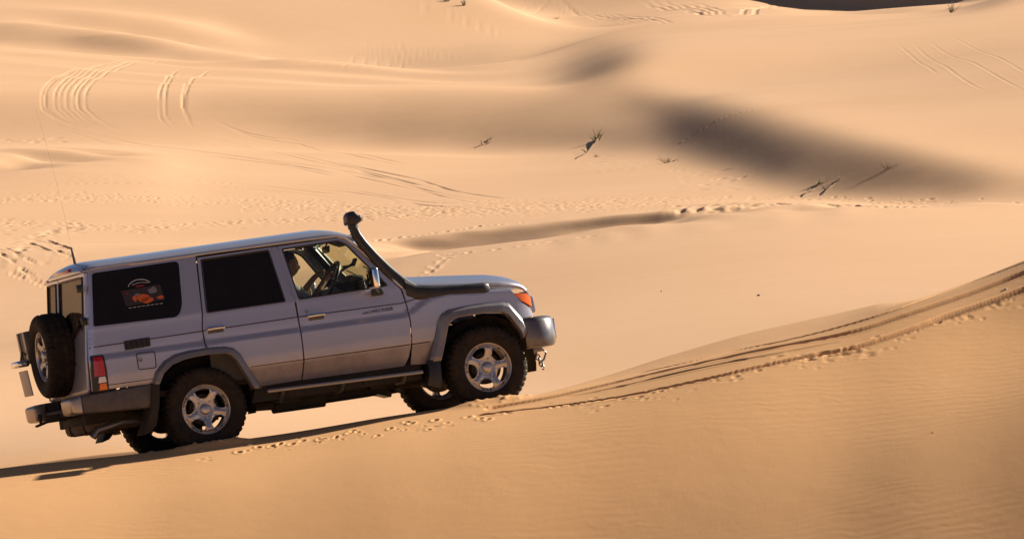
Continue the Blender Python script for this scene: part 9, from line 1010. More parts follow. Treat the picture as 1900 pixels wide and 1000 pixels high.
def flare(root, name, fo, fi, side):
    """trapezoid wheel arch moulding: a flat outward face and a sloping shoulder up to the body"""
    m = MB(); P = [Vector(a) for a in fo]; Q = [Vector(b) for b in fi]
    P2, Q2 = [], []
    for i in range(len(P)-1):
        for k in range(4):
            t = k/4; P2.append(P[i].lerp(P[i+1], t)); Q2.append(Q[i].lerp(Q[i+1], t))
    P2.append(P[-1]); Q2.append(Q[-1])
    rows = []
    for t, o in ((0., .000), (.04, .012), (.30, .040), (.36, .046), (.90, .056), (.97, .052), (1.0, .042), (1.0, -.02), (1.0, -.12)):
        row = []
        for a, b in zip(P2, Q2):
            p = a.lerp(b, t); y0 = yside(min(max(a.x, -.9), 3.02), max(a.y, .33))
            row.append((p.x, side*(y0+o), p.y))
        rows.append(row)
    m.grid(rows, side > 0)
    m.build(name, FLARE, root, angle=28, solid=.004)
def badge(root):
    y = -yside(1.7, .66)-.003
    fc = bpy.data.curves.new('badge', 'FONT'); fc.body = 'LANDCRUISER'; fc.size = .042; fc.extrude = .002; fc.space_character = 1.0
    o = bpy.data.objects.new('t', fc); col.objects.link(o); dg = bpy.context.evaluated_depsgraph_get()
    me = bpy.data.meshes.new_from_object(o.evaluated_get(dg)); col.objects.unlink(o); bpy.data.objects.remove(o)
    w = max(v.co.x for v in me.vertices); s = .232/w
    for v in me.vertices: v.co = Vector((1.668+v.co.x*s, y-v.co.z, .648+v.co.y*1.0+v.co.x*s*.0))
    me.materials.append(flat('badge_blue', (.035, .05, .09), .3)); link(bpy.data.objects.new('badge', me), root)
    for k in range(3):
      m = MB(); m.box((1.628+.004*k, y, .650+.007*k), (.07-.012*k, .003, .0035))
      m.build('badge_stripe', bpy.data.materials['badge_blue'], root)
def sticker(root):
    """the club sticker on the rear side glass: dark panel, orange shapes, white arch of lettering above and a line below"""
    def Y(x, z): return -(yside(x, z)+.0045)
    def plate(name, poly, mat, off):
        m = MB(); f = [m.bm.verts.new((x, Y(x, z)-off, z)) for x, z in poly]
        g = [m.bm.verts.new((x, Y(x, z)-off-.0015, z)) for x, z in poly]; n = len(f)
        m.bm.faces.new(g)
        for i in range(n): m.bm.faces.new((f[i], f[(i+1) % n], g[(i+1) % n], g[i]))
        bmesh.ops.recalc_face_normals(m.bm, faces=m.bm.faces)
        return m
    bg = flat('sticker_dark', (.030, .018, .018)); og = flat('sticker_orange', (.50, .10, .015)); wh = flat('sticker_white', (.42, .42, .45)); gr = flat('sticker_grey', (.16, .15, .18)); rd = flat('sticker_red', (.25, .012, .02))
    x0, x1, z0, z1 = -.615, -.225, 1.03, 1.185
    s = plate('s', [(x0+.02, z0), (x1, z0+.01), (x1-.015, z1), (x0, z1-.01)], bg, 0).build('sticker', bg, root)
    def sub(polys, mat, off, nm):
        for p in polys: plate('s', p, mat, off).build(nm, mat, s)
    r = random.Random(4)
    def blob(cx, cz, a, b, n=11): return [(cx+a*math.cos(t)*(.75+.4*r.random()), cz+b*math.sin(t)*(.75+.4*r.random())) for t in np.linspace(0, 2*math.pi, n+1)[:-1]]
    sub([blob(-.42, 1.085, .07, .035), blob(-.385, 1.06, .055, .03), blob(-.26, 1.068, .035, .016), blob(-.50, 1.09, .02, .03)], og, .002, 'orange_print')
    sub([blob(-.32, 1.14, .045, .035), blob(-.47, 1.12, .03, .014)], gr, .002, 'grey_print')
    sub([blob(-.565, 1.145, .012, .010, 8), blob(-.43, 1.196, .045, .008, 8)], rd, .0035, 'red_print')
    arc = []
    for a in np.linspace(R_(25), R_(165), 16): arc.append((-.43+.115*math.cos(a), 1.185+.075*math.sin(a)))
    band_ = arc+[(-.43+.108*math.cos(a), 1.185+.067*math.sin(a)) for a in np.linspace(R_(165), R_(25), 16)]
    ticks = [[(x, 1.213+h), (x+.014, 1.213+h), (x+.014, 1.220+h), (x, 1.220+h)] for x, h in zip(np.arange(-.50, -.34, .02), [0, .004, .007, .01, .01, .007, .004, 0])]
    low = [[(x, 1.008), (x+.03, 1.0085), (x+.03, 1.0135), (x, 1.013)] for x in np.arange(-.575, -.25, .042)]
    sub([band_]+ticks+low, wh, .002, 'white_print')

def snorkel(root):
    m = MB(); yc = -.795
    # box along the wing
    secs = [(2.865, .708, .022, .014), (2.850, .722, .045, .030), (2.80, .728, .052, .040), (2.55, .735, .056, .046), (2.30, .752, .064, .050), (2.14, .778, .072, .050), (2.05, .835, .074, .048)]
    rows = []
    for x, z, hz, hy in secs:
        row = []
        for k in range(16):
            a = 2*math.pi*k/16; c, s = math.cos(a), math.sin(a)
            row.append((x, yc+hy*math.copysign(abs(c)**.5, c), z+hz*math.copysign(abs(s)**.5, s)))
        rows.append(row+[row[0]])
    m.grid(rows)
    # riser beside the windscreen pillar
    path = [(2.14, .775, .078), (2.02, .885, .066), (1.90, 1.035, .052), (1.80, 1.170, .046), (1.72, 1.290, .045), (1.675, 1.375, .044), (1.662, 1.43, .040), (1.655, 1.48, .040)]
    rows = []
    for i, (x, z, w) in enumerate(path):
        a0 = path[max(0, i-1)]; a1 = path[min(len(path)-1, i+1)]; t = Vector((a1[0]-a0[0], a1[1]-a0[1])).normalized(); n = Vector((t.y, -t.x)); row = []
        for k in range(16):
            a = 2*math.pi*k/16; c, s = math.cos(a), math.sin(a)
            u = w*math.copysign(abs(c)**.6, c); v = .038*math.copysign(abs(s)**.6, s)
            row.append((x+n.x*u, yc+.01+.02*(i/7)+v, z+n.y*u))
        rows.append(row+[row[0]])
    m.grid(rows)
    bmesh.ops.remove_doubles(m.bm, verts=m.bm.verts, dist=1e-5); bmesh.ops.recalc_face_normals(m.bm, faces=m.bm.faces)
    for z, x in ((.99, 1.935), (1.25, 1.75)): m.box((x, yc+.06, z), (.03, .10, .03), None, .004)
    s = m.build('snorkel', BLACK, root, angle=45)
    m = MB()
    m.prism([(1.585, 1.478), (1.590, 1.565), (1.620, 1.598), (1.672, 1.600), (1.700, 1.560), (1.735, 1.548), (1.728, 1.495), (1.706, 1.490), (1.68, 1.470)], yc-.058, yc+.095, bev=.020, seg=3)
    m.tube([(1.655, yc+.025, 1.44), (1.655, yc+.025, 1.485)], .048, 16); m.tube([(1.582, yc-.02, 1.492), (1.566, yc-.02, 1.488)], .008, 6)
    m.build('snorkel_head', BLACK, s)
    m = MB()
    for k in range(5): m.box((1.738, yc+.018, 1.503+.009*k), (.006, .12, .004))
    m.build('intake_grille', DARK, s)

# ------------------------------------------------------------------ wheels
def tyre_mesh():
    prof = [(.222, -.098), (.235, -.112), (.262, -.128), (.300, -.137), (.332, -.136), (.352, -.130), (.366, -.122), (.377, -.110), (.3855, -.092), (.3885, -.060), (.389, -.052), (.389, -.012), (.389, -.006)]
    prof = prof+[(r, -a) for r, a in prof[::-1]]; m = len(prof)
    def mod(i, q, r, a):
        k = q if q < m//2 else m-1-q; ph = i % 4; j = (i+2) % 4 if q >= m//2 else ph
        if k in (6, 7, 8) and j == 0: r -= .013
        if k in (5,) and j == 0: r -= .006
        if k in (9,) : r -= .011
        if k in (10, 11) and (i//2) % 3 == 0: r -= .009
        if k == 12: r -= .010
        if k == 3 and i % 6 < 2: a += .0018*(1 if a < 0 else -1)
        return r, a
    mb = MB(); mb.lathe(prof, 176, 'Y', mod=mod); return mb
def rim_mesh():
    mb = MB()
    mb.lathe([(.205, -.062), (.212, -.085), (.222, -.100), (.228, -.104), (.231, -.098), (.229, -.088), (.212, -.070), (.204, -.03), (.198, .06), (.215, .095), (.226, .10)], 64, 'Y')
    return mb
def rim_face(parent_name='face'):
    holes = []
    for k in range(5):
        a = R_(90+36+72*k); pts = []
        raw = [(.112, R_(-17)), (.160, R_(-24.5)), (.188, R_(-22)), (.196, 0), (.188, R_(22)), (.160, R_(24.5)), (.112, R_(17)), (.104, 0)]
        pts = [(r*math.cos(a+t), r*math.sin(a+t)) for r, t in raw]
        holes.append(round_poly(pts, .03, 3))
    out = [(.214*math.cos(t), .214*math.sin(t)) for t in np.linspace(0, 2*math.pi, 65)[:-1]]
    def surf(x, z):
        r = math.hypot(x, z); s = .072+.018*sstep(.07, .19, r)-.012*sstep(.19, .214, r)
        a = (math.atan2(z, x)-R_(90)) % R_(72); a = min(a, R_(72)-a)      # spoke ridge
        return s+.010*math.exp(-(a*r/.028)**2)*sstep(.06, .10, r)*sstep(.21, .17, r)
    o = panel('rim', out, holes, surf, ALLOY, None, depth=.035, step=.013)
    mb = MB(); mb.bm.from_mesh(o.data); nm = o.data; col.objects.unlink(o); bpy.data.objects.remove(o)
    # centre cap and nuts
    mb.lathe([(0, -.104), (.030, -.103), (.043, -.098), (.050, -.088), (.052, -.060)], 32, 'Y')
    for k in range(5):
        a = R_(90+72*k); mb.tube([(.077*math.cos(a), -.060, .077*math.sin(a)), (.077*math.cos(a), -.090, .077*math.sin(a))], .0105, 6)
    mb.lathe([(.062, -.070), (.070, -.076), (.082, -.075)], 40, 'Y')
    return mb
def wheels(root):
    T = tyre_mesh(); t_me = bpy.data.meshes.new('tyre'); T.bm.to_mesh(t_me); T.bm.free(); t_me.shade_smooth(); t_me.set_sharp_from_angle(angle=R_(38)); t_me.materials.append(TYRE)
    R = rim_mesh(); R.merge(rim_face().bm); r_me = bpy.data.meshes.new('rim'); R.bm.to_mesh(r_me); R.bm.free(); r_me.shade_smooth(); r_me.set_sharp_from_angle(angle=R_(40)); r_me.materials.append(ALLOY)
    H = MB(); H.lathe([(0, -.035), (.14, -.035), (.150, -.02), (.150, .05), (.10, .07), (.07, .12), (0, .12)], 32, 'Y'); h_me = bpy.data.meshes.new('wheel'); H.bm.to_mesh(h_me); H.bm.free(); h_me.shade_smooth(); h_me.set_sharp_from_angle(angle=R_(35)); h_me.materials.append(DARK)
    spots = [(0, -.715, 0, 0, -33), (2.73, -.715, 0, 0, -12), (0, .745, 0, 180, 10), (2.73, .745, 0, 180, 40)]
    for x, y, z, rz, spin in spots:
        w = link(bpy.data.objects.new('wheel', h_me), root); w.location = (x, y, z); w.rotation_euler = (0, R_(-spin), R_(rz))
        link(bpy.data.objects.new('tyre', t_me), w); link(bpy.data.objects.new('rim', r_me), w)
    s = link(bpy.data.objects.new('spare_wheel', h_me), root); s.location = (-1.135, .0, .700); s.rotation_euler = (0, R_(20), R_(-90))
    link(bpy.data.objects.new('tyre', t_me), s); link(bpy.data.objects.new('rim', r_me), s)
    # the spare hangs on the rear door: rotate so that its outer face looks backwards
    s.matrix_basis = Matrix.Translation((-1.135, .0, .700)) @ Matrix.Rotation(R_(-90), 4, 'Z') @ Matrix.Rotation(R_(22), 4, 'Y')
def underbody(root):
    m = MB()
    for y in (-.44, .44):
        m.prism([(-1.05, .02), (-.62, .02), (-.35, .13), (.25, .13), (.55, -.02), (2.2, -.045), (2.5, .06), (3.2, .04), (3.2, .16), (2.45, .17), (2.2, .07), (.6, .08), (.3, .22), (-.4, .22), (-.7, .12), (-1.05, .12)], y-.045, y+.045, bev=.008)
    for x, z in ((-1.0, .07), (.62, .03), (1.25, .0), (1.9, .01), (3.15, .1)): m.box((x, 0, z), (.09, .86, .08), None, .01)
    for x in (.75, 1.55): m.box((x, -.62, .03), (.05, .34, .05), None, .006)
    m.build('chassis', DARK, root)
    m = MB(); m.box((.45, 0, .20), (2.9, 1.50, .05)); m.box((2.35, 0, .35), (1.5, 1.1, .03)); m.box((2.02, 0, .52), (.04, 1.5, .66)); m.box((3.18, 0, .40), (.04, 1.3, .3)); m.box((-.98, 0, .28), (.04, 1.4, .1))
    for cx in (0, 2.73):
        for s in (-1, 1):
            rows = [[(cx+.475*math.cos(a)*1.02, y*s, .475*math.sin(a)) for y in (.50, .70, .775)] for a in np.linspace(R_(-12), R_(192), 26)]
            m.grid(rows)
            rows = [[(cx+r*math.cos(a), .50*s, r*math.sin(a)) for r in (.2, .475)] for a in np.linspace(R_(20), R_(160), 20)]
            m.grid(rows)
    m.box((1.36, -.70, .16), (1.7, .10, .10)); m.box((1.36, .70, .16), (1.7, .10, .10)); m.box((-.75, -.74, .20), (.6, .10, .16), None, .01); m.box((-.75, .74, .20), (.6, .10, .16), None, .01)
    m.build('floor_pan', DARK, root, solid=.0)
    for x, nm in ((0, 'rear_axle'), (2.73, 'front_axle')):
        m = MB(); m.tube([(x, -.62, 0), (x, .62, 0)], .052, 14); m.ball((x, .0 if x == 0 else .25, 0), .155, (1, .8, 1)); m.box((x, -.44, .07), (.09, .06, .14), None, .01); m.box((x, .44, .07), (.09, .06, .14), None, .01)
        for s in (-1, 1):
            if x == 0:
                m.tube([(.72, s*.52, -.06), (.35, s*.52, -.035), (0, s*.52, -.075), (-.35, s*.52, -.02), (-.66, s*.52, .06)], .026, 6, flat=1.5)
            else: m.tube([(x-.85, s*.42, .0), (x, s*.42, -.06)], .04, 8)
            m.tube([(x+(.16 if x else -.22), s*.36, -.05), (x+(.10 if x else -.10), s*.33, .35)], .033, 10)
        m.build(nm, DARK, root)
    m = MB(); m.box((1.45, .0, .03), (.85, .36, .26), None, .05); m.box((1.2, .18, -.01), (.42, .30, .20), None, .04); m.tube([(.16, 0, 0), (1.0, 0, .05)], .04, 10); m.tube([(1.6, .2, .02), (2.6, .25, 0)], .032, 10)
    m.tube([(2.1, -.33, .0), (1.5, -.36, -.05), (1.1, -.38, -.04), (.5, -.40, -.03), (.1, -.42, -.03)], .034, 10); m.tube([(1.25, -.37, -.045), (.75, -.39, -.04)], .075, 14, flat=1.2)
    m.box((.86, -.55, -.015), (.22, .10, .09), None, .02); m.box((1.72, -.56, .0), (.16, .12, .10), None, .02)
    m.build('gearbox', DARK, root)
    m = MB(); m.box((-.76, .0, .035), (.52, .92, .19), None, .05); m.box((-.76, 0, -.06), (.30, .30, .02), None, .005)
    for y in (-.25, .25): m.box((-.76, y, .035), (.54, .04, .20), None, .052)
    m.build('fuel_tank', m_basic('dusty_tank', (.07, .045, .03), .8, dust_or_reflection=.7, dcol=(.22, .13, .065)), root)
def rear_gear(root):
    m = MB(); m.box((-1.00, 0, .70), (.10, .30, .30), None, .02); m.tube([(-1.0, -.62, .48), (-1.02, -.3, .62), (-1.02, .62, .62)], .022, 8); m.tube([(-1.0, -.62, .95), (-1.02, -.3, .80), (-1.02, .62, .78)], .022, 8)
    for z in (.48, .95, 1.25): m.box((-.985, -.70, z), (.05, .07, .07), None, .01)
    m.build('spare_carrier', BLACK, root)
    m = MB(); m.box((-1.225, .50, .815), (.085, .30, .30), (0, -.06, 0), .012); m.tube([(-1.02, .50, .8), (-1.2, .50, .8)], .03, 8); b = m.build('plate_bracket', TRIM, root)
    m = MB(); m.box((-1.275, .40, .815), (.012, .06, .29), (0, -.06, 0), .004); m.box((-1.275, .62, .815), (.012, .05, .29), (0, -.06, 0), .004); m.build('bracket_frame', STEEL, b)
    m = MB(); m.box((-1.335, .47, .672), (.12, .26, .060), None, .02, 3); m.build('plate_lamp', CHROME, b)
    m = MB(); m.tube([(-1.25, .44, .72), (-1.31, .44, .79), (-1.33, .44, .70)], .012, 8); m.build('lamp_cable', BLACK, b)
    m = MB(); m.box((-1.300, .49, .490), (.012, .30, .24), (0, -.10, 0), .003); m.build('number_plate', flat('plate_white', (.42, .38, .34)), b)

# ------------------------------------------------------------------ cabin
def cabin(root):
    for y in (-.38, .38):
        m = MB(); m.box((1.28, y, .44), (.50, .50, .16), (0, -.10, 0), .05, 3); m.box((1.00, y, .78), (.14, .48, .62), (0, -.20, 0), .05, 3); m.box((.905, y, 1.16), (.09, .26, .17), (0, -.15, 0), .035, 3)
        m.box((1.25, y, .29), (.40, .40, .16))
        m.build('front_seat', SEATM, root, angle=50)
    m = MB(); m.box((.42, 0, .45), (.46, 1.30, .16), None, .05, 3); m.box((.17, 0, .82), (.14, 1.30, .66), (0, -.2, 0), .05, 3); m.build('rear_bench', SEATM, root, angle=50)
    m = MB(); m.prism([(1.62, .62), (1.60, .86), (1.66, .955), (1.80, .975), (2.10, .865), (2.04, .4), (1.75, .4)], -.70, .70, bev=.03, seg=3)
    m.box((1.68, -.38, .985), (.16, .40, .08), (0, .15, 0), .03, 3); m.box((1.45, 0, .36), (.50, .18, .22), None, .03)
    d = m.build('dashboard', INTER, root, angle=50)
    # steering wheel
    M_ = MB(); c = Vector((1.475, -.385, 1.005)); ax = Vector((-.86, 0, .51)).normalized(); u = Vector((0, 1, 0)); v = ax.cross(u)
    M_.tube([c+.188*(u*math.cos(a)+v*math.sin(a)) for a in np.linspace(0, 2*math.pi, 33)[:-1]], .0155, 8, closed=True)
    for a in (R_(-90), R_(20), R_(160)): M_.tube([c-ax*.02, c+.185*(u*math.cos(a)+v*math.sin(a))], .014, 6)
    M_.ball(c-ax*.015, .06, (1, 1, .6)); M_.tube([c-ax*.03, c-ax*.22], .03, 8); M_.build('steering_wheel', BLACK, root)
    # headlining, inner door linings, pillars
    m = MB(); m.grid([[(x, y, 1.425+.035*(1-(y/.66)**2)-max(0, x-1.45)*.25) for y in np.linspace(-.66, .66, 9)] for x in (-.9, 0, .8, 1.45, 1.66)]); m.build('headlining', INTER, root, solid=.01)
    for s in (-1, 1):
        m = MB(); m.prism([(.11, .22), (2.00, .22), (2.00, .80), (1.86, .862), (1.02, .852), (1.0, .83), (.96, .83), (.9, .852), (.13, .852)], s*.765, s*.792); m.box((1.25, s*.73, .64), (.5, .07, .06), None, .02); m.build('door_lining', INTER, root)
        m = MB(); m.quadstrip([(.855, s*.685, 1.38), (.98, s*.775, .85)], [(.955, s*.68, 1.38), (1.03, s*.77, .85)]); m.build('pillar_lining', INTER, root, solid=.02); m = MB(); m.quadstrip([(1.615, s*.665, 1.375), (1.985, s*.765, .87)], [(1.69, s*.64, 1.375), (2.09, s*.70, .87)]); m.build('pillar_lining', INTER, root, solid=.02)
    m = MB(); m.box((1.60, .0, 1.31), (.022, .20, .066), (0, .1, 0), .01, 2); m.tube([(1.60, 0, 1.34), (1.64, 0, 1.39)], .008, 6); m.build('rear_view_mirror', BLACK, root)
    m = MB(); m.box((1.605, -.38, 1.345), (.15, .34, .018), (0, .45, 0), .006); m.build('sun_visor', INTER, root)
    m = MB(); m.tube([(1.62, .0, .97), (1.655, .0, 1.06), (1.74, .0, 1.105), (1.84, .0, 1.145)], .012, 8); m.box((1.852, .0, 1.158), (.022, .10, .075), (0, .5, 0), .006); m.box((1.76, .0, 1.125), (.05, .05, .03), None, .006); m.ball((1.625, 0, .985), .03); m.build('phone_holder', BLACK, root)

# ------------------------------------------------------------------ the driver
def skin(name, chain, parent, mat, sub=2):
    """grow one continuous surface over a skeleton of joints: (position, parent joint, radius)"""
    bm = bmesh.new(); vs = [bm.verts.new(p) for p, _, _ in chain]
    for i, (_, q, _) in enumerate(chain):
        if q is not None: bm.edges.new((vs[q], vs[i]))
    me = bpy.data.meshes.new(name); bm.to_mesh(me); bm.free()
    o = bpy.data.objects.new(name, me); col.objects.link(o)
    m = o.modifiers.new('skin', 'SKIN'); m.use_smooth_shade = True
    for i, (_, q, r) in enumerate(chain):
        s = me.skin_vertices[0].data[i]; s.radius = (r, r) if not isinstance(r, tuple) else r; s.use_root = q is None
    o.modifiers.new('sub', 'SUBSURF').levels = sub; o.modifiers['sub'].render_levels = sub
    dg = bpy.context.evaluated_depsgraph_get(); me2 = bpy.data.meshes.new_from_object(o.evaluated_get(dg))
    col.objects.unlink(o); bpy.data.objects.remove(o)
    me2.name = name; me2.materials.clear(); me2.materials.append(mat); me2.shade_smooth(); return me2
def driver():
    SK = flat('skin', (.22, .12, .075), .55); SHIRT = flat('pale_shirt', (.33, .32, .36), .9); HAIR = flat('dark_hair', (.02, .014, .010), .7); TROU = flat('dark_trousers', (.05, .045, .045), .9)
    y = -.365; J = []
    def j(p, q, r): J.append((Vector(p), q, r)); return len(J)-1
    pel = j((1.16, y, .56), None, .13); ab = j((1.125, y, .70), pel, .125); ch = j((1.085, y, .86), ab, (.125, .155)); nk0 = j((1.075, y, .985), ch, .085); nk = j((1.085, y, 1.05), nk0, .055); hd = j((1.095, y, 1.12), nk, .055)
    hands = []
    for s in (-1, 1):
        hip = j((1.24, y+s*.10, .56), pel, .085); kn = j((1.62, y+s*.13, .60), hip, .06); an = j((1.80, y+s*.12, .27), kn, .042); j((1.92, y+s*.12, .245), an, .032)
        sh = j((1.085, y+s*.165, .945), nk0, .062)
        el = j((1.215, y+s*.215, .835), sh, .045) if s < 0 else j((1.235, y+s*.21, .90), sh, .045)
        wr = j((1.385, y+s*.16, 1.015), el, .028) if s < 0 else j((1.375, y+s*.165, 1.055), el, .028)
        hp = j((1.425, y+s*.155, 1.055 if s < 0 else 1.09), wr, (.030, .026)); hands.append((J[hp][0].copy(), s, hp))
        # five fingers, each its own bent chain curling round the wheel rim
        base = J[hp][0]
        for f, (dy, ln) in enumerate(((-.030, .8), (-.010, .95), (.010, 1.), (.029, .9))):
            a = j(base+Vector((.030, dy*s, .022)), hp, .0095); b = j(base+Vector((.052, dy*s*1.05, .028-.010*f)), a, .0088); j(base+Vector((.055, dy*s*1.05, .028-.012*f-.026*ln)), b, .0078)
        a = j(base+Vector((.004, -s*.034, .0)), hp, .011); j(base+Vector((.030, -s*.046, -.012)), a, .0095)
    me = skin('person', J, None, SK, 1)
    p = bpy.data.objects.new('person', me); link(p)
    # head with a face
    b = bmesh.new(); bmesh.ops.create_uvsphere(b, u_segments=28, v_segments=20, radius=1)
    for v in b.verts:
        x, yy, z = v.co; w = 1.0
        if z < 0: w = 1-.28*z*z
        jaw = max(0, -z)*max(0, x)*.22
        v.co = Vector((x*.098*w+jaw*.10, yy*.076*w, z*.118))
        if x > .75 and abs(yy) < .28:
            v.co.x += .022*math.exp(-((z+.22)/.16)**2)*math.exp(-(yy/.16)**2)      # nose
            v.co.x += .006*math.exp(-((z+.52)/.08)**2); v.co.x -= .004*math.exp(-((z+.44)/.04)**2)   # lips
        v.co.x -= .010*math.exp(-((z-.02)/.12)**2)*math.exp(-((abs(yy)-.42)/.16)**2)*(x > .6)   # eye sockets
        v.co.x += .006*math.exp(-((z-.22)/.08)**2)*(x > .6)          # brow
    for s in (-1, 1):
        e = bmesh.new(); bmesh.ops.create_uvsphere(e, u_segments=10, v_segments=8, radius=1); bmesh.ops.scale(e, vec=(.018, .008, .030), verts=e.verts); bmesh.ops.translate(e, vec=(-.005, s*.078, -.005), verts=e.verts)
        t = bpy.data.meshes.new('t'); e.to_mesh(t); e.free(); b.from_mesh(t)
    hc = Vector((1.105, y, 1.205))
    M = MB(); M.merge(b, Matrix.Translation(hc) @ Matrix.Rotation(R_(4), 4, 'Y'))
    tm = bpy.data.meshes.new('t'); M.bm.to_mesh(tm); M.bm.free(); bb = bmesh.new(); bb.from_mesh(me); bb.from_mesh(tm); bb.to_mesh(me); bb.free(); me.shade_smooth()
    M = MB(); r = random.Random(2)
    b = bmesh.new(); bmesh.ops.create_uvsphere(b, u_segments=28, v_segments=18, radius=1)
    bmesh.ops.delete(b, geom=[v for v in b.verts if v.co.z < .1+.55*max(0, v.co.x)-.45*max(0, -v.co.x)], context='VERTS')
    for v in b.verts: v.co = Vector((v.co.x*.106, v.co.y*.084, v.co.z*.128))*(1+.03*r.random())
    M.merge(b, Matrix.Translation(hc+Vector((-.004, 0, .002)))); M.build('hair', HAIR, p, solid=.006)
    EYE = flat('eye', (.10, .08, .07), .2)
    for s in (-1, 1): M = MB(); M.ball(hc+Vector((.084, s*.032, .006)), .010, seg=10); M.build('eye', EYE, p)
    S = []
    def k(q, pa, r): S.append((Vector(q), pa, r)); return len(S)-1
    a = k((1.15, y, .60), None, .150); c = k((1.125, y, .72), a, .148); d = k((1.085, y, .86), c, (.142, .172)); e = k((1.076, y, .968), d, .100); k((1.080, y, 1.012), e, .072)
    for s in (-1, 1):
        sh = k((1.085, y+s*.165, .940), e, .078); el = k((1.17, y+s*.20, .865) if s < 0 else (1.18, y+s*.195, .915), sh, .064); k((1.205, y+s*.211, .842) if s < 0 else (1.225, y+s*.207, .902), el, .061)
    o = bpy.data.objects.new('shirt', skin('shirt', S, None, SHIRT)); link(o, p)
    S = []
    a = k((1.16, y, .55), None, .150)
    for s in (-1, 1): h = k((1.25, y+s*.10, .56), a, .098); n = k((1.62, y+s*.13, .60), h, .074); k((1.79, y+s*.12, .30), n, .055)
    o = bpy.data.objects.new('trousers', skin('trousers', S, None, TROU)); link(o, p)
    p.matrix_world = Matrix.Translation(CAR_LOC) @ CM.to_4x4()
    tag(p, 'driver in a pale shirt with both hands on the steering wheel of the silver car', 'person')

# ------------------------------------------------------------------ dry tufts, twigs and pebbles
GRASS = flat('dry_grass', (.17, .13, .05), .8); TWIG = flat('dry_twig', (.15, .09, .045), .9); PALE = flat('bleached_stalk', (.45, .36, .22), .8); STONE = flat('pebble_stone', (.50, .44, .36), .8); DSTONE = flat('dark_stone', (.12, .08, .05), .8)
def tuft(name, label, cat, px, py, h, n, spread, mats, lean=(0, 0), seed=0, group='dry plants on the far dunes', dmin=100):
    r = random.Random(seed); x, y = hit(px, py, dmin); z = ground_z(x, y)
    o = empty(name, (x, y, z+CZ)); tag(o, label, cat, group)
    for part, mat, q in (('stalks', mats[0], .6), ('blades', mats[1], 1.)):
        m = MB()
        for k in range(int(n*q)):
            a = r.uniform(0, 2*math.pi); s = spread*r.random(); t = h*(.45+.6*r.random())*(.8 if part == 'blades' else 1)
            b0 = Vector((math.cos(a)*s*.35, math.sin(a)*s*.35, -.03)); tip = Vector((math.cos(a)*s*1.3+lean[0]*t+r.gauss(0, .10)*h, math.sin(a)*s+lean[1]*t+r.gauss(0, .1)*h, t*r.uniform(.35, 1))); mid = b0.lerp(tip, .5)+Vector((0, 0, t*.12))
            w = .0065*h/.6*(1.5 if part == 'blades' else 1)
            m.tube([b0, mid, tip], [w, w*.8, w*.25], 5)
        m.build(part, mat, o)
    return o
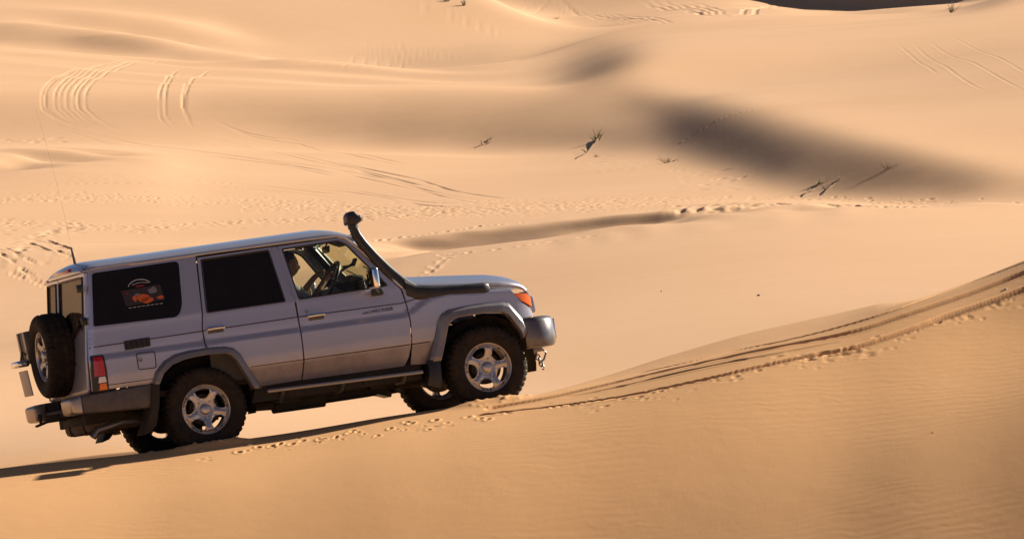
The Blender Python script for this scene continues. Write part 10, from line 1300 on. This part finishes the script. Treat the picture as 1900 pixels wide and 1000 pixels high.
def plants():
    tuft('grass_tuft', 'tallest green grass tuft with a long shadow below the far dune face', 'grass tuft', 1108, 262, .75, 26, .30, (PALE, GRASS), (.05, 0), 1)
    tuft('dry_twig', 'thin bare twig leaning out of the sand left of the tall grass tuft', 'twig', 903, 268, .45, 5, .12, (TWIG, TWIG), (.25, 0), 2)
    tuft('dry_shrub', 'dark low shrub at the left foot of the shaded slip face', 'shrub', 1240, 302, .30, 34, .45, (TWIG, TWIG), (0, 0), 3)
    tuft('grass_tuft', 'pale bleached tuft on the shaded slope beside a thinner tuft', 'grass tuft', 1524, 341, .40, 26, .28, (PALE, PALE), (0, 0), 4)
    tuft('grass_tuft', 'thin pale tuft just right of the thicker bleached tuft', 'grass tuft', 1557, 335, .42, 12, .14, (PALE, PALE), (0, 0), 5)
    tuft('dry_shrub', 'small brown shrub high on the shaded slope, right of the two pale tufts', 'shrub', 1648, 314, .30, 22, .34, (TWIG, GRASS), (0, 0), 6)
    tuft('grass_tuft', 'green tuft standing on the bright dune at the top edge', 'grass tuft', 861, 11, .75, 22, .24, (GRASS, GRASS), (-.1, 0), 7, dmin=380)
    tuft('grass_tuft', 'reddish brown tuft cut by the top edge of the photo', 'grass tuft', 829, 3, .55, 24, .40, (TWIG, TWIG), (0, 0), 8, dmin=380)
    tuft('grass_tuft', 'yellow tuft in front of the dark shaded slope at top right', 'grass tuft', 1766, 24, .9, 30, .26, (GRASS, PALE), (0, 0), 9, dmin=350)
    tuft('dry_shrub', 'small dark shrub just below the tall grass tuft', 'shrub', 1106, 292, .25, 14, .22, (TWIG, TWIG), (0, 0), 10)
    tuft('dry_twig', 'small brown clump beside the combed tracks at the top', 'twig', 1030, 36, .4, 14, .4, (TWIG, TWIG), (0, 0), 11, dmin=380)
    def streak(label, a, b, w, sd):  # dark sticks added along the tufts' long shadow streaks
        (xa, ya), (xb, yb) = hit(*a, 100), hit(*b, 100); r = random.Random(sd); m = MB()
        P = []
        for t in np.linspace(0, 1, 9):
            x, y = xa+(xb-xa)*t, ya+(yb-ya)*t; P.append(Vector((x+r.gauss(0, .02), y, ground_z(x, y)+CZ+w*.6+.05*math.sin(t*7+sd)*w/.05)))
        m.tube(P, [w*(1-.75*t) for t in np.linspace(0, 1, 9)], 6)
        for k in (2, 5):
            d = Vector((r.uniform(-.5, .5), r.uniform(-.3, .1), r.uniform(.15, .5)))*.4; m.tube([P[k]-d*.02, P[k]+d*.5+Vector((0, 0, .03)), P[k]+d], [w*.5, w*.35, w*.12], 5)
        o = m.build('shadow_streak', TWIG, None, 60); tag(o, label, 'streak', 'dark sticks added as shadow streaks on the far sand')
    streak('thick dark added shadow branch lying downhill from the tall grass tuft', (1110, 258), (1074, 295), .055, 1)
    streak('short added shadow branch lying downhill from the thin bare twig', (910, 259), (886, 275), .04, 2)
    streak('dark added shadow branch below the thicker bleached tuft on the shaded slope', (1521, 340), (1488, 366), .05, 3)
    streak('thin added shadow branch below the thinner of the two pale tufts', (1554, 335), (1518, 366), .035, 4)
    for px, py, s, mt, lab in ((1408, 549, .026, DSTONE, 'small dark stone lying on the smooth dune right of the car'), (1228, 541, .018, STONE, 'tiny pale pebble on the smooth dune right of the car'), (1733, 802, .008, STONE, 'tiny white pebble on the near dune face at lower right'), (1867, 537, .014, STONE, 'pale pebble lying between the ruts at the right edge')):
        x, y = hit(px, py); m = MB(); r = random.Random(px)
        b = bmesh.new(); bmesh.ops.create_icosphere(b, subdivisions=2, radius=s)
        for v in b.verts: v.co *= 1+.25*(r.random()-.5); v.co.z *= .7
        m.merge(b); o = m.build('pebble', mt, None, 60); o.location = (x, y, ground_z(x, y)+CZ+s*.3); tag(o, lab, 'pebble', 'pebbles on the sand')

build_car()
driver()
detail()
plants()
make_ground()
light_camera()
